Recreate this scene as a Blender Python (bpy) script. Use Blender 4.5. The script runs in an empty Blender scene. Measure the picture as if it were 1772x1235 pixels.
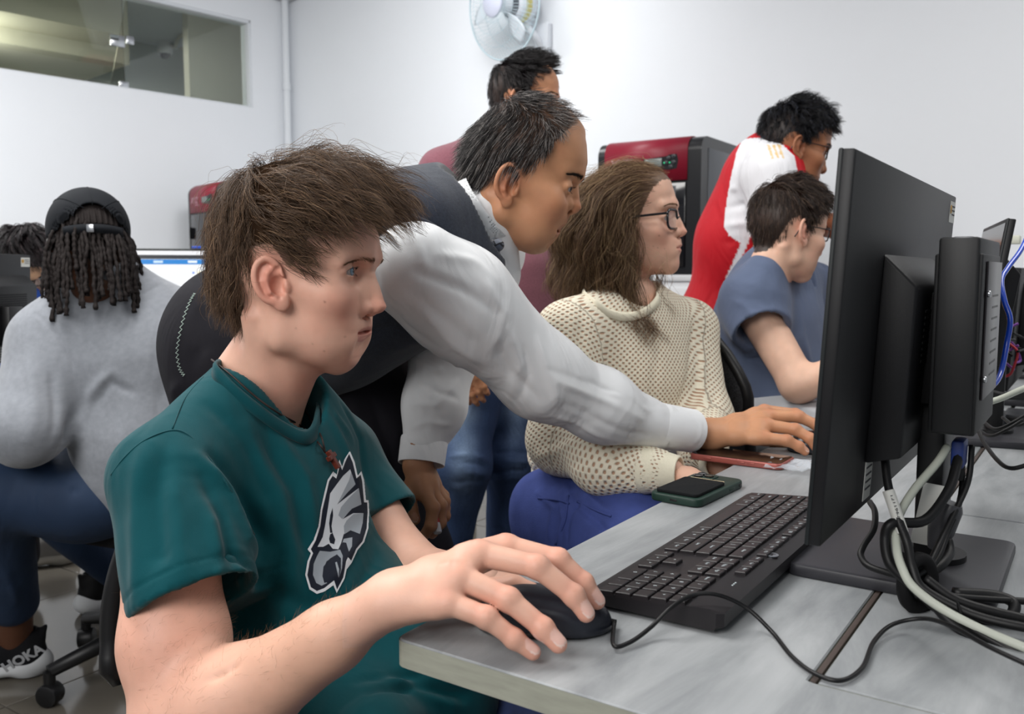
import bpy, bmesh, math, random
import numpy as np
from mathutils import Vector, Matrix, Euler, noise as mnoise
from mathutils.bvhtree import BVHTree
random.seed(7); np.random.seed(7)
SC = bpy.context.scene
COL = SC.collection

# ------------------------------------------------------------------ camera
FPX, CX, CY, CAMZ = 1530.0, 886.0, 617.5, 1.05
PITCH = math.atan((CY - 471) / FPX)
cam_d = bpy.data.cameras.new('camera'); cam = bpy.data.objects.new('camera', cam_d); COL.objects.link(cam)
cam_d.sensor_width = 36.0; cam_d.lens = 36.0 * FPX / 1772.0; cam_d.clip_start = 0.02
cam.location = (0, 0, CAMZ); cam.rotation_euler = (math.pi / 2 - PITCH, 0, 0)
cam_d.dof.use_dof = True; cam_d.dof.focus_distance = 1.05; cam_d.dof.aperture_fstop = 9.0
SC.camera = cam

# ------------------------------------------------------------------ world, lamps, exposure
W = bpy.data.worlds.new('world'); SC.world = W; W.use_nodes = True
W.node_tree.nodes['Background'].inputs[0].default_value = (0.88, 0.94, 1.0, 1)
W.node_tree.nodes['Background'].inputs[1].default_value = 0.22
SC.view_settings.view_transform = 'Standard'; SC.view_settings.look = 'None'
SC.view_settings.exposure = 0.18; SC.view_settings.gamma = 1.0
SC.view_settings.use_curve_mapping = False


def area(name, loc, target, size, power, col=(1, 1, 1), sy=None):
    d = bpy.data.lights.new(name, 'AREA'); d.energy = power; d.color = col; d.size = size
    if sy: d.shape = 'RECTANGLE'; d.size_y = sy
    o = bpy.data.objects.new(name, d); COL.objects.link(o); o.location = loc
    o.rotation_euler = (Vector(target) - Vector(loc)).to_track_quat('-Z', 'Y').to_euler()
    return o


area('unseen_ceiling_lamp', (-1.1, 1.6, 2.85), (-1.1, 1.6, 0), 1.2, 52, (1.0, 0.98, 0.95), 1.2)
area('unseen_ceiling_lamp', (1.6, 1.4, 2.85), (1.6, 1.4, 0), 1.2, 22, (1.0, 0.98, 0.95), 1.2)
area('unseen_ceiling_lamp', (-0.6, 3.9, 2.9), (-0.7, 5.2, 1.3), 1.0, 28, (1.0, 1.0, 1.0), 0.6)
area('unseen_ceiling_lamp', (-3.0, 3.2, 2.9), (-3.0, 3.6, 0), 1.2, 54, (1.0, 1.0, 1.0), 0.6)  # unseen lamp added near the left wall to brighten it
area('unseen_ceiling_lamp', (1.9, 2.2, 2.9), (2.4, 4.2, 1.0), 1.2, 1, (1.0, 1.0, 1.0), 0.6)
area('flash_bounce', (-1.5, -1.2, 2.5), (-0.1, 1.6, 0.9), 1.6, 72, (1.0, 0.98, 0.96))


# ------------------------------------------------------------------ pixel helpers: photograph pixel plus a real distance gives a point in the room
def ray(px, py):
    u = (px - CX) / FPX; v = -(py - CY) / FPX
    return np.array([u, math.cos(PITCH) + v * math.sin(PITCH), -math.sin(PITCH) + v * math.cos(PITCH)])


def P(px, py, d):
    r = ray(px, py); return np.array([0, 0, CAMZ]) + r * (d / r[1])


def Dk(px, py, z=0.74):
    r = ray(px, py); return np.array([0, 0, CAMZ]) + r * ((z - CAMZ) / r[2])


ROW = math.radians(34)
UU = np.array([math.sin(ROW), math.cos(ROW), 0.0]); VV = np.array([math.cos(ROW), -math.sin(ROW), 0.0])
C0 = Dk(683, 1103)


def R3(v, u, z):          # point in the desk row's own frame (v across, u along)
    return C0 * [1, 1, 0] + VV * v + UU * u + np.array([0, 0, z])


# ------------------------------------------------------------------ materials
def _nodes(name):
    m = bpy.data.materials.new(name); m.use_nodes = True
    nt = m.node_tree; b = nt.nodes['Principled BSDF']
    return m, nt, b


def mat(name, col, rough=0.5, spec=0.5, metal=0.0, var=0.0, vscale=8.0, bump=0.0, bscale=200.0, sheen=0.0,
        trans=0.0, emit=None, estr=0.0, sss=0.0, attr=False, alpha=1.0, coat=0.0, stretch=None, detail=3.0, wrk=0.0, wsc=14.0):
    m, nt, b = _nodes(name)
    L = nt.links; N = nt.nodes
    b.inputs['Roughness'].default_value = rough; b.inputs['Specular IOR Level'].default_value = spec
    b.inputs['Metallic'].default_value = metal
    c4 = (*col, 1)
    b.inputs['Base Color'].default_value = c4
    src = None
    tc = N.new('ShaderNodeTexCoord')
    co = tc.outputs['Object']
    if stretch:
        mp = N.new('ShaderNodeMapping'); mp.inputs['Scale'].default_value = stretch
        L.new(co, mp.inputs['Vector']); co = mp.outputs[0]
    if attr:
        at = N.new('ShaderNodeAttribute'); at.attribute_name = 'Col'; src = at.outputs['Color']
    if var > 0:
        nz = N.new('ShaderNodeTexNoise'); nz.inputs['Scale'].default_value = vscale; nz.inputs['Detail'].default_value = detail
        L.new(co, nz.inputs['Vector'])
        mr = N.new('ShaderNodeMapRange'); mr.inputs[1].default_value = 0.25; mr.inputs[2].default_value = 0.75
        mr.inputs[3].default_value = 1 - var; mr.inputs[4].default_value = 1 + var
        L.new(nz.outputs[0], mr.inputs[0])
        mx = N.new('ShaderNodeVectorMath'); mx.operation = 'SCALE'
        if src: L.new(src, mx.inputs[0])
        else: mx.inputs[0].default_value = col
        L.new(mr.outputs[0], mx.inputs['Scale']); src = mx.outputs[0]
    if src: L.new(src, b.inputs['Base Color'])
    if bump > 0:
        nb = N.new('ShaderNodeTexNoise'); nb.inputs['Scale'].default_value = bscale; nb.inputs['Detail'].default_value = 2
        L.new(co, nb.inputs['Vector'])
        bp = N.new('ShaderNodeBump'); bp.inputs['Strength'].default_value = bump; bp.inputs['Distance'].default_value = 0.001
        L.new(nb.outputs[0], bp.inputs['Height']); L.new(bp.outputs[0], b.inputs['Normal'])
        if wrk:          # soft creases of the cloth itself
            nw = N.new('ShaderNodeTexNoise'); nw.inputs['Scale'].default_value = wsc; nw.inputs['Detail'].default_value = 2.5; nw.inputs['Distortion'].default_value = 1.2
            mw = N.new('ShaderNodeMapping'); mw.inputs['Rotation'].default_value = (.3, .5, .4); mw.inputs['Scale'].default_value = (1.0, 1.0, .4); L.new(tc.outputs['Object'], mw.inputs['Vector']); L.new(mw.outputs[0], nw.inputs['Vector'])
            b2 = N.new('ShaderNodeBump'); b2.inputs['Strength'].default_value = wrk; b2.inputs['Distance'].default_value = 0.02
            L.new(nw.outputs[0], b2.inputs['Height']); L.new(b2.outputs[0], bp.inputs['Normal'])
    if sheen: b.inputs['Sheen Weight'].default_value = sheen; b.inputs['Sheen Roughness'].default_value = 0.5
    if trans: b.inputs['Transmission Weight'].default_value = trans
    if emit: b.inputs['Emission Color'].default_value = (*emit, 1); b.inputs['Emission Strength'].default_value = estr
    if sss:
        b.inputs['Subsurface Weight'].default_value = sss
        b.inputs['Subsurface Radius'].default_value = (1.0, 0.35, 0.2); b.inputs['Subsurface Scale'].default_value = 0.006
    if coat: b.inputs['Coat Weight'].default_value = coat; b.inputs['Coat Roughness'].default_value = 0.1
    if alpha < 1: b.inputs['Alpha'].default_value = alpha
    return m


def srgb(r, g, b):
    f = lambda c: ((c / 255 + 0.055) / 1.055) ** 2.4 if c > 10 else c / 255 / 12.92
    return (f(r), f(g), f(b))


# ------------------------------------------------------------------ object helpers
def link(name, me, m=None, parent=None):
    o = bpy.data.objects.new(name, me); COL.objects.link(o)
    if m is not None and me is not None:
        for q in (m if isinstance(m, (list, tuple)) else [m]): me.materials.append(q)
    if parent is not None:
        o.parent = parent
    return o


def tag(o, label=None, cat=None, group=None, kind=None):
    if label: o['label'] = label
    if cat: o['category'] = cat
    if group: o['group'] = group
    if kind: o['kind'] = kind
    return o


def empty(name, loc, rz=0.0, label=None, cat=None, group=None):
    o = bpy.data.objects.new(name, None); COL.objects.link(o); o.location = tuple(loc); o.rotation_euler = (0, 0, rz)
    o.empty_display_size = 0.05
    return tag(o, label, cat, group)


def pymesh(name, vs, fs, smooth=True):
    me = bpy.data.meshes.new(name); me.from_pydata([tuple(map(float, v)) for v in vs], [], [tuple(map(int, f)) for f in fs])
    if smooth: me.shade_smooth()
    me.update(); return me


def npmesh(name, V, F, col=None, smooth=True, fn=4):
    me = bpy.data.meshes.new(name)
    V = np.asarray(V, np.float32); F = np.asarray(F, np.int32)
    me.vertices.add(len(V)); me.vertices.foreach_set('co', V.ravel())
    me.loops.add(F.size); me.loops.foreach_set('vertex_index', F.ravel())
    me.polygons.add(len(F)); me.polygons.foreach_set('loop_start', np.arange(0, F.size, fn, dtype=np.int32))
    me.update(calc_edges=True)
    if smooth: me.polygons.foreach_set('use_smooth', np.ones(len(F), bool))
    if col is not None:
        a = me.color_attributes.new('Col', 'FLOAT_COLOR', 'POINT')
        c = np.ones((len(V), 4), np.float32); c[:, :3] = col; a.data.foreach_set('color', c.ravel())
    me.validate(); return me


def bm_box(bm, size, loc=(0, 0, 0), rot=None, bevel=0.0, segs=2):
    r = bmesh.ops.create_cube(bm, size=1.0)
    vs = r['verts']
    M = Matrix.Translation(Vector(loc)) @ (rot.to_matrix().to_4x4() if rot else Matrix.Identity(4)) @ Matrix.Diagonal((*size, 1))
    bmesh.ops.transform(bm, matrix=M, verts=vs)
    if bevel > 0:
        es = list({e for v in vs for e in v.link_edges})
        bmesh.ops.bevel(bm, geom=es, offset=min(bevel, min(size) * 0.49), segments=segs, profile=0.5, affect='EDGES', clamp_overlap=True)


def box(name, size, loc=(0, 0, 0), m=None, parent=None, bevel=0.002, rot=None, segs=2):
    bm = bmesh.new(); bm_box(bm, size, loc, Euler(rot) if rot else None, bevel, segs)
    me = bpy.data.meshes.new(name); bm.to_mesh(me); bm.free()
    for p in me.polygons: p.use_smooth = bevel > 0
    if bevel > 0:
        try: me.set_sharp_from_angle(angle=math.radians(38))
        except Exception: pass
    return link(name, me, m, parent)


def prism(name, poly, z0, z1, m=None, parent=None, bevel=0.0, segs=2):
    """polygon in xy extruded z0..z1"""
    bm = bmesh.new()
    vs = [bm.verts.new((x, y, z0)) for x, y in poly]
    f = bm.faces.new(vs)
    r = bmesh.ops.extrude_face_region(bm, geom=[f])
    nv = [g for g in r['geom'] if isinstance(g, bmesh.types.BMVert)]
    for v in nv: v.co.z = z1
    bmesh.ops.recalc_face_normals(bm, faces=bm.faces)
    if bevel > 0:
        es = [e for e in bm.edges if abs(e.verts[0].co.z - e.verts[1].co.z) < 1e-6]
        bmesh.ops.bevel(bm, geom=es, offset=bevel, segments=segs, profile=0.5, affect='EDGES', clamp_overlap=True)
    me = bpy.data.meshes.new(name); bm.to_mesh(me); bm.free()
    for p in me.polygons: p.use_smooth = True
    me.set_sharp_from_angle(angle=math.radians(38))
    return link(name, me, m, parent)


def rrect(w, h, r, n=5, cx=0, cy=0):
    out = []
    for sx, sy, a0 in ((1, 1, 0), (-1, 1, 90), (-1, -1, 180), (1, -1, 270)):
        for i in range(n + 1):
            a = math.radians(a0 + 90 * i / n)
            out.append((cx + sx * (w / 2 - r) + r * math.cos(a), cy + sy * (h / 2 - r) + r * math.sin(a)))
    return out


def catmull(pts, n=8, closed=False):
    pts = [np.asarray(p, float) for p in pts]
    if len(pts) < 3: return [pts[0] + (pts[-1] - pts[0]) * t for t in np.linspace(0, 1, n + 1)]
    if closed: Q = [pts[-1]] + pts + [pts[0], pts[1]]
    else: Q = [2 * pts[0] - pts[1]] + pts + [2 * pts[-1] - pts[-2]]
    out = []
    for i in range(1, len(Q) - 2):
        a, b, c, d = Q[i - 1:i + 3]
        for j in range(n):
            t = j / n
            out.append(0.5 * ((2 * b) + (c - a) * t + (2 * a - 5 * b + 4 * c - d) * t * t + (3 * b - a - 3 * c + d) * t ** 3))
    if not closed: out.append(pts[-1])
    return out


def tube_geo(pts, r, sides=8, closed=False, caps=True):
    pts = np.array(pts, float); n = len(pts)
    rr = np.full(n, r) if np.isscalar(r) else np.interp(np.linspace(0, 1, n), np.linspace(0, 1, len(r)), r)
    T = np.gradient(pts, axis=0)
    if closed: T = np.roll(pts, -1, 0) - np.roll(pts, 1, 0)
    T /= np.linalg.norm(T, axis=1)[:, None] + 1e-12
    ref = np.array([0, 0, 1.0]) if abs(T[0][2]) < 0.9 else np.array([1.0, 0, 0])
    N = np.cross(T[0], ref); N /= np.linalg.norm(N)
    V = []
    for i in range(n):
        N = N - T[i] * np.dot(N, T[i]); N /= np.linalg.norm(N) + 1e-12
        B = np.cross(T[i], N)
        for k in range(sides):
            a = 2 * math.pi * k / sides
            V.append(pts[i] + rr[i] * (N * math.cos(a) + B * math.sin(a)))
    F = []
    m = n if closed else n - 1
    for i in range(m):
        for k in range(sides):
            a = i * sides + k; b = i * sides + (k + 1) % sides
            j = (i + 1) % n
            F.append((a, b, j * sides + (k + 1) % sides, j * sides + k))
    if caps and not closed:
        F.append(tuple(range(sides - 1, -1, -1))); F.append(tuple((n - 1) * sides + k for k in range(sides)))
    return V, F


def tube(name, pts, r, m=None, parent=None, n=8, sides=8, closed=False, smooth=True):
    q = catmull(pts, n, closed) if smooth else pts
    V, F = tube_geo(q, r, sides, closed)
    return link(name, pymesh(name, V, F), m, parent)


def multi(name, parts, m=None, parent=None):
    """join several (V,F) into one mesh (welded pieces of ONE part)"""
    V = []; F = []
    for v, f in parts:
        o = len(V); V += [tuple(q) for q in v]; F += [tuple(i + o for i in g) for g in f]
    return link(name, pymesh(name, V, F), m, parent)


def cyl(name, r, h, loc=(0, 0, 0), m=None, parent=None, axis='z', sides=24, r2=None, bevel=0.0):
    bm = bmesh.new()
    bmesh.ops.create_cone(bm, cap_ends=True, segments=sides, radius1=r, radius2=r if r2 is None else r2, depth=h)
    if bevel:
        es = [e for e in bm.edges if len(e.link_faces) == 2 and any(len(f.verts) > 4 for f in e.link_faces)]
        bmesh.ops.bevel(bm, geom=es, offset=bevel, segments=2, profile=0.5, affect='EDGES')
    R = Matrix.Identity(4)
    if axis == 'x': R = Matrix.Rotation(math.pi / 2, 4, 'Y')
    if axis == 'y': R = Matrix.Rotation(-math.pi / 2, 4, 'X')
    bmesh.ops.transform(bm, matrix=Matrix.Translation(Vector(loc)) @ R, verts=bm.verts)
    me = bpy.data.meshes.new(name); bm.to_mesh(me); bm.free()
    for p in me.polygons: p.use_smooth = True
    me.set_sharp_from_angle(angle=math.radians(40))
    return link(name, me, m, parent)


def lathe(name, prof, loc, m=None, parent=None, sides=32, axis=None):
    """profile of (r, z); axis = optional 3x3 rotation"""
    V = []; F = []; n = len(prof)
    for r, z in prof:
        for k in range(sides):
            a = 2 * math.pi * k / sides
            V.append(np.array([r * math.cos(a), r * math.sin(a), z]))
    V = np.array(V)
    if axis is not None: V = V @ np.array(axis).T
    V = V + np.array(loc)
    for i in range(n - 1):
        for k in range(sides):
            F.append((i * sides + k, i * sides + (k + 1) % sides, (i + 1) * sides + (k + 1) % sides, (i + 1) * sides + k))
    me = pymesh(name, V, F)
    me.set_sharp_from_angle(angle=math.radians(40))
    return link(name, me, m, parent)


def text(name, s, size, M, m, parent=None, ext=0.0002, shear=0.0, bold=0.0):
    c = bpy.data.curves.new(name, 'FONT'); c.body = s; c.size = size; c.extrude = ext; c.align_x = 'CENTER'; c.align_y = 'CENTER'
    c.shear = shear; c.offset = bold; c.resolution_u = 3
    c.materials.append(m)
    o = bpy.data.objects.new(name, c); COL.objects.link(o)
    if parent is not None: o.parent = parent
    o.matrix_basis = M
    return o
# ================================================================== signed distance modelling (numpy) and surface nets
ID4 = np.eye(4)


def TR(x, y, z): m = np.eye(4); m[:3, 3] = (x, y, z); return m
def SCL(a, b, c): return np.diag([a, b, c, 1.0])
def RX(d): a = math.radians(d); c, s = math.cos(a), math.sin(a); m = np.eye(4); m[1, 1] = c; m[1, 2] = -s; m[2, 1] = s; m[2, 2] = c; return m
def RY(d): a = math.radians(d); c, s = math.cos(a), math.sin(a); m = np.eye(4); m[0, 0] = c; m[0, 2] = s; m[2, 0] = -s; m[2, 2] = c; return m
def RZ(d): a = math.radians(d); c, s = math.cos(a), math.sin(a); m = np.eye(4); m[0, 0] = c; m[0, 1] = -s; m[1, 0] = s; m[1, 1] = c; return m
def app(M, p): p = np.atleast_2d(np.asarray(p, float)); q = p @ M[:3, :3].T + M[:3, 3]; return q[0] if len(q) == 1 else q


def frame(origin, x, z=(0, 0, 1)):
    """matrix whose x axis looks along x and whose z is as near z as can be"""
    x = np.array(x, float); x /= np.linalg.norm(x); z = np.array(z, float)
    z = z - x * np.dot(x, z); z /= np.linalg.norm(z); y = np.cross(z, x)
    m = np.eye(4); m[:3, 0] = x; m[:3, 1] = y; m[:3, 2] = z; m[:3, 3] = origin; return m


class Op:
    def __init__(s, mode, f, lo, hi, k=0.0, M=ID4, sc=1.0):
        s.mode = mode; s.f = f; s.lo = np.array(lo, float); s.hi = np.array(hi, float); s.k = k; s.M = M; s.sc = sc


def ell(c, r, k=0.01, M=ID4, mode='add', rot=None):
    """ellipsoid"""
    c = np.array(c, float); r = np.array(r, float)
    T = M @ TR(*c)
    if rot is not None: T = T @ rot
    def f(x, y, z):
        a = x / r[0]; b = y / r[1]; d = z / r[2]
        k0 = np.sqrt(a * a + b * b + d * d)
        k1 = np.sqrt((a / r[0]) ** 2 + (b / r[1]) ** 2 + (d / r[2]) ** 2) + 1e-9
        return k0 * (k0 - 1) / k1
    return Op(mode, f, -r, r, k, T)


def cap(a, b, ra, rb=None, k=0.01, M=ID4, mode='add', flat=None, fs=1.0):
    """round cone from a to b; flat = direction squashed by the factor fs"""
    rb = ra if rb is None else rb
    a = np.array(a, float); b = np.array(b, float); ab = b - a; L2 = max(float(ab @ ab), 1e-12)
    n = None
    if flat is not None:
        n = np.array(flat, float); n = n - ab * (n @ ab) / L2; n /= np.linalg.norm(n)
    def f(x, y, z):
        px = x - a[0]; py = y - a[1]; pz = z - a[2]
        t = np.clip((px * ab[0] + py * ab[1] + pz * ab[2]) / L2, 0, 1)
        qx = px - ab[0] * t; qy = py - ab[1] * t; qz = pz - ab[2] * t
        if n is not None:
            e = (qx * n[0] + qy * n[1] + qz * n[2]) * (1 / fs - 1)
            qx = qx + n[0] * e; qy = qy + n[1] * e; qz = qz + n[2] * e
            return (np.sqrt(qx * qx + qy * qy + qz * qz) - (ra + (rb - ra) * t)) * (0.5 + 0.5 * fs)
        return np.sqrt(qx * qx + qy * qy + qz * qz) - (ra + (rb - ra) * t)
    R = max(ra, rb) * max(1, fs)
    return Op(mode, f, np.minimum(a, b) - R, np.maximum(a, b) + R, k, M)


def chain(pts, rs, k=0.006, M=ID4, flat=None, fs=1.0, mode='add', k0=None):
    out = []
    for i in range(len(pts) - 1):
        out.append(cap(pts[i], pts[i + 1], rs[i], rs[i + 1], (k0 if (i == 0 and k0 is not None) else k), M, mode, flat, fs))
    return out


def rbox(c, h, r, k=0.005, M=ID4, mode='add', rot=None):
    c = np.array(c, float); h = np.array(h, float)
    T = M @ TR(*c)
    if rot is not None: T = T @ rot
    def f(x, y, z):
        qx = np.abs(x) - (h[0] - r); qy = np.abs(y) - (h[1] - r); qz = np.abs(z) - (h[2] - r)
        return np.sqrt(np.maximum(qx, 0) ** 2 + np.maximum(qy, 0) ** 2 + np.maximum(qz, 0) ** 2) + np.minimum(np.maximum(qx, np.maximum(qy, qz)), 0) - r
    return Op(mode, f, -h, h, k, T)


def plane_cut(p, n, k=0.002, R=1.0):
    """removes everything on the +n side of the plane, within R of p"""
    p = np.array(p, float); n = np.array(n, float); n /= np.linalg.norm(n)
    def f(x, y, z):
        d = -((x - p[0]) * n[0] + (y - p[1]) * n[1] + (z - p[2]) * n[2])
        q = np.sqrt((x - p[0]) ** 2 + (y - p[1]) ** 2 + (z - p[2]) ** 2) - R
        return np.maximum(d, q)
    return Op('sub', f, p - R, p + R, k)


BAND = 0.06


def field(ops, M, lo, hi, h):
    lo = np.array(lo, float); hi = np.array(hi, float)
    n = np.maximum(np.ceil((hi - lo) / h).astype(int) + 1, 3)
    G = np.full(n, BAND, np.float32)
    ax = [np.asarray(lo[i] + h * np.arange(n[i]), np.float32) for i in range(3)]
    for o in ops:
        T = np.linalg.inv(o.M) @ M; Ti = np.linalg.inv(T)
        mg = o.k + 3 * h
        s = np.cbrt(abs(np.linalg.det(T[:3, :3])))
        c = np.array([[x, y, z] for x in (o.lo[0] - mg * s, o.hi[0] + mg * s) for y in (o.lo[1] - mg * s, o.hi[1] + mg * s) for z in (o.lo[2] - mg * s, o.hi[2] + mg * s)])
        c = app(Ti, c)
        i0 = np.clip(np.floor((c.min(0) - lo) / h).astype(int), 0, n); i1 = np.clip(np.ceil((c.max(0) - lo) / h).astype(int) + 1, 0, n)
        if np.any(i1 - i0 <= 0): continue
        sl = tuple(slice(i0[i], i1[i]) for i in range(3))
        X = ax[0][sl[0]][:, None, None]; Y = ax[1][sl[1]][None, :, None]; Z = ax[2][sl[2]][None, None, :]
        T = T.astype(np.float32)
        x = T[0, 0] * X + T[0, 1] * Y + T[0, 2] * Z + T[0, 3]
        y = T[1, 0] * X + T[1, 1] * Y + T[1, 2] * Z + T[1, 3]
        z = T[2, 0] * X + T[2, 1] * Y + T[2, 2] * Z + T[2, 3]
        d = o.f(x, y, z) / s
        a = G[sl]; k = max(o.k, 1e-5)
        if o.mode == 'add':
            t = np.clip(0.5 + 0.5 * (d - a) / k, 0, 1)
            G[sl] = d + (a - d) * t - k * t * (1 - t)
        else:
            d = -d
            t = np.clip(0.5 - 0.5 * (d - a) / k, 0, 1)
            G[sl] = d + (a - d) * t + k * t * (1 - t)
    return G, lo


def snets(G, lo, h):
    S = G < 0
    nx, ny, nz = [q - 1 for q in G.shape]
    cnt = np.zeros((nx, ny, nz), np.int8)
    cor = [(i, j, k) for i in (0, 1) for j in (0, 1) for k in (0, 1)]
    for i, j, k in cor: cnt += S[i:i + nx, j:j + ny, k:k + nz]
    act = (cnt > 0) & (cnt < 8)
    ci = np.argwhere(act)
    idx = np.full(act.shape, -1, np.int64); idx[act] = np.arange(len(ci))
    pos = np.zeros((len(ci), 3)); num = np.zeros(len(ci))
    for a in cor:
        for axis in range(3):
            if a[axis]: continue
            b = list(a); b[axis] = 1
            ga = G[ci[:, 0] + a[0], ci[:, 1] + a[1], ci[:, 2] + a[2]]; gb = G[ci[:, 0] + b[0], ci[:, 1] + b[1], ci[:, 2] + b[2]]
            m = (ga < 0) != (gb < 0)
            t = ga[m] / (ga[m] - gb[m])
            p = np.tile(np.array(a, float), (m.sum(), 1)); p[:, axis] = t
            pos[m] += p; num[m] += 1
    V = (ci + pos / np.maximum(num, 1)[:, None]) * h + lo
    Q = []
    for axis in range(3):
        u, v = (axis + 1) % 3, (axis + 2) % 3
        sl0 = [slice(None)] * 3; sl1 = [slice(None)] * 3
        sl0[axis] = slice(0, -1); sl1[axis] = slice(1, None)
        A = S[tuple(sl0)]; B = S[tuple(sl1)]
        e = np.argwhere(A != B)
        e = e[(e[:, u] > 0) & (e[:, v] > 0) & (e[:, u] < G.shape[u] - 1) & (e[:, v] < G.shape[v] - 1)]
        s = A[e[:, 0], e[:, 1], e[:, 2]]
        def cell(du, dv):
            q = e.copy(); q[:, u] += du; q[:, v] += dv
            return idx[q[:, 0], q[:, 1], q[:, 2]]
        q = np.stack([cell(-1, -1), cell(0, -1), cell(0, 0), cell(-1, 0)], 1)
        q[~s] = q[~s][:, ::-1]
        Q.append(q)
    return V, np.concatenate(Q)


def vnormals(V, F):
    n = np.cross(V[F[:, 2]] - V[F[:, 0]], V[F[:, 3]] - V[F[:, 1]])
    N = np.zeros_like(V)
    for i in range(4): np.add.at(N, F[:, i], n)
    return N / (np.linalg.norm(N, axis=1)[:, None] + 1e-12)


def smooth_mesh(V, F, it=1, lam=0.5):
    for _ in range(it):
        A = np.zeros_like(V); c = np.zeros(len(V))
        for i in range(4):
            a = F[:, i]; b = F[:, (i + 1) % 4]
            np.add.at(A, a, V[b]); np.add.at(A, b, V[a]); np.add.at(c, a, 1); np.add.at(c, b, 1)
        V = V + lam * (A / np.maximum(c, 1)[:, None] - V)
    return V


def region(ops, lo, hi, h, M=ID4, it=1):
    G, l = field(ops, M, lo, hi, h)
    V, F = snets(G, l, h)
    if len(V) == 0: return np.zeros((0, 3)), np.zeros((0, 4), int)
    if it: V = smooth_mesh(V, F, it)
    return app(M, V), F


def opsbounds(ops, pad=0.01):
    lo = np.full(3, 1e9); hi = -lo
    for o in ops:
        if o.mode != 'add': continue
        c = app(o.M, np.array([[x, y, z] for x in (o.lo[0], o.hi[0]) for y in (o.lo[1], o.hi[1]) for z in (o.lo[2], o.hi[2])]))
        lo = np.minimum(lo, c.min(0)); hi = np.maximum(hi, c.max(0))
    return lo - pad, hi + pad


def joinm(parts):
    V = []; F = []; n = 0
    for v, f in parts:
        V.append(v); F.append(f + n); n += len(v)
    return np.concatenate(V), np.concatenate(F)


def segdist(V, a, b):
    a = np.array(a, float); b = np.array(b, float); ab = b - a
    t = np.clip((V - a) @ ab / max(ab @ ab, 1e-12), 0, 1)
    return np.linalg.norm(V - a - t[:, None] * ab, axis=1), t


def folds(V, N, L):
    """cloth folds: (list of points, width, height) strokes raised or sunk along the normal, fading to the ends"""
    d = np.zeros(len(V))
    for pts, w, a in L:
        best = np.full(len(V), 9.0); tt = np.zeros(len(V)); n = len(pts) - 1
        for i in range(n):
            q, t = segdist(V, pts[i], pts[i + 1]); m = q < best
            best[m] = q[m]; tt[m] = (i + t[m]) / n
        d += a * np.exp(-(best / w) ** 2) * np.clip(np.sin(np.pi * np.clip(0.08 + 0.84 * tt, 0, 1)) * 1.6, 0, 1)
    return V + N * d[:, None]


def vnoise(V, scale, seed=0, oct=2):
    """cheap smooth noise from summed sines, about -1..1"""
    r = np.random.RandomState(seed); out = np.zeros(len(V))
    for o in range(oct):
        for i in range(5):
            w = r.normal(size=3); w /= np.linalg.norm(w)
            out += np.sin((V @ w) * scale * (2 ** o) * r.uniform(0.7, 1.4) + r.uniform(0, 6.28)) / (5 ** 0.5) * (0.5 ** o)
    return out * 0.7


# ------------------------------------------------------------------ strands of hair
def strand_mesh(name, S, r, m, parent=None, cols=None, taper=0.35):
    """S: (n strands, k points, 3); thin three-sided tubes"""
    n, k, _ = S.shape
    T = np.gradient(S, axis=1); T /= np.linalg.norm(T, axis=2, keepdims=True) + 1e-12
    ref = np.random.RandomState(3).normal(size=(n, 1, 3)); A = np.cross(T, ref); A /= np.linalg.norm(A, axis=2, keepdims=True) + 1e-12
    B = np.cross(T, A)
    rad = (np.asarray(r).reshape(-1, 1) if np.ndim(r) else np.full((n, 1), r)) * np.interp(np.linspace(0, 1, k), [0, 0.7, 1], [1, 0.9, taper])[None, :]
    V = np.stack([S + rad[..., None] * (A * math.cos(a) + B * math.sin(a)) for a in (0, 2.094, 4.189)], 2)
    V = V.reshape(-1, 3)
    base = (np.arange(n)[:, None, None] * k + np.arange(k - 1)[None, :, None]) * 3
    j = np.arange(3)[None, None, :]
    F = np.stack([base + j, base + (j + 1) % 3, base + 3 + (j + 1) % 3, base + 3 + j], -1).reshape(-1, 4)
    c = None
    if cols is not None: c = np.repeat(cols, k * 3, axis=0)
    me = npmesh(name, V, F, c)
    return link(name, me, m, parent)


def grow(roots, dirs, length, k, flow, surf, lift, wob=0.15, seed=0, grav=0.0):
    """roots (n,3), dirs (n,3) start directions, length (n,), flow(p,t)->direction field,
    surf(p)->(signed distance, normal) of the volume the hair lies on, lift(t, i) distance above it"""
    rs = np.random.RandomState(seed); n = len(roots)
    S = np.zeros((n, k, 3)); p = roots.copy(); d = dirs.copy(); S[:, 0] = p
    ph = rs.uniform(0, 6.28, (n, 3)); fr = rs.uniform(1.5, 4, (n, 3))
    for i in range(1, k):
        t = i / (k - 1)
        f = flow(p, t)
        w = np.sin(ph + fr * t * 3) * wob
        d = d * 0.55 + f * 0.45 + w * 0.5
        d[:, 2] -= grav * t
        d /= np.linalg.norm(d, axis=1)[:, None] + 1e-9
        p = p + d * (length / (k - 1))[:, None]
        q, nn = surf(p); tgt = lift(t)
        e = np.maximum(tgt - q, 0)
        p = p + nn * e[:, None]
        S[:, i] = p
    return S


def children(G, m, spread, conv=0.5, seed=1, rnd=0.001):
    """m thin strands round every guide"""
    rs = np.random.RandomState(seed); n, k, _ = G.shape
    off = rs.normal(size=(n, m, 1, 3)) * spread
    t = np.linspace(0, 1, k)[None, None, :, None]
    fac = 1 - conv * t
    ph = rs.uniform(0, 6.28, (n, m, 1, 3)); fr = rs.uniform(3, 9, (n, m, 1, 3))
    S = G[:, None] + off * fac + np.sin(ph + fr * t) * rnd * t
    return S.reshape(n * m, k, 3)
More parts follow.
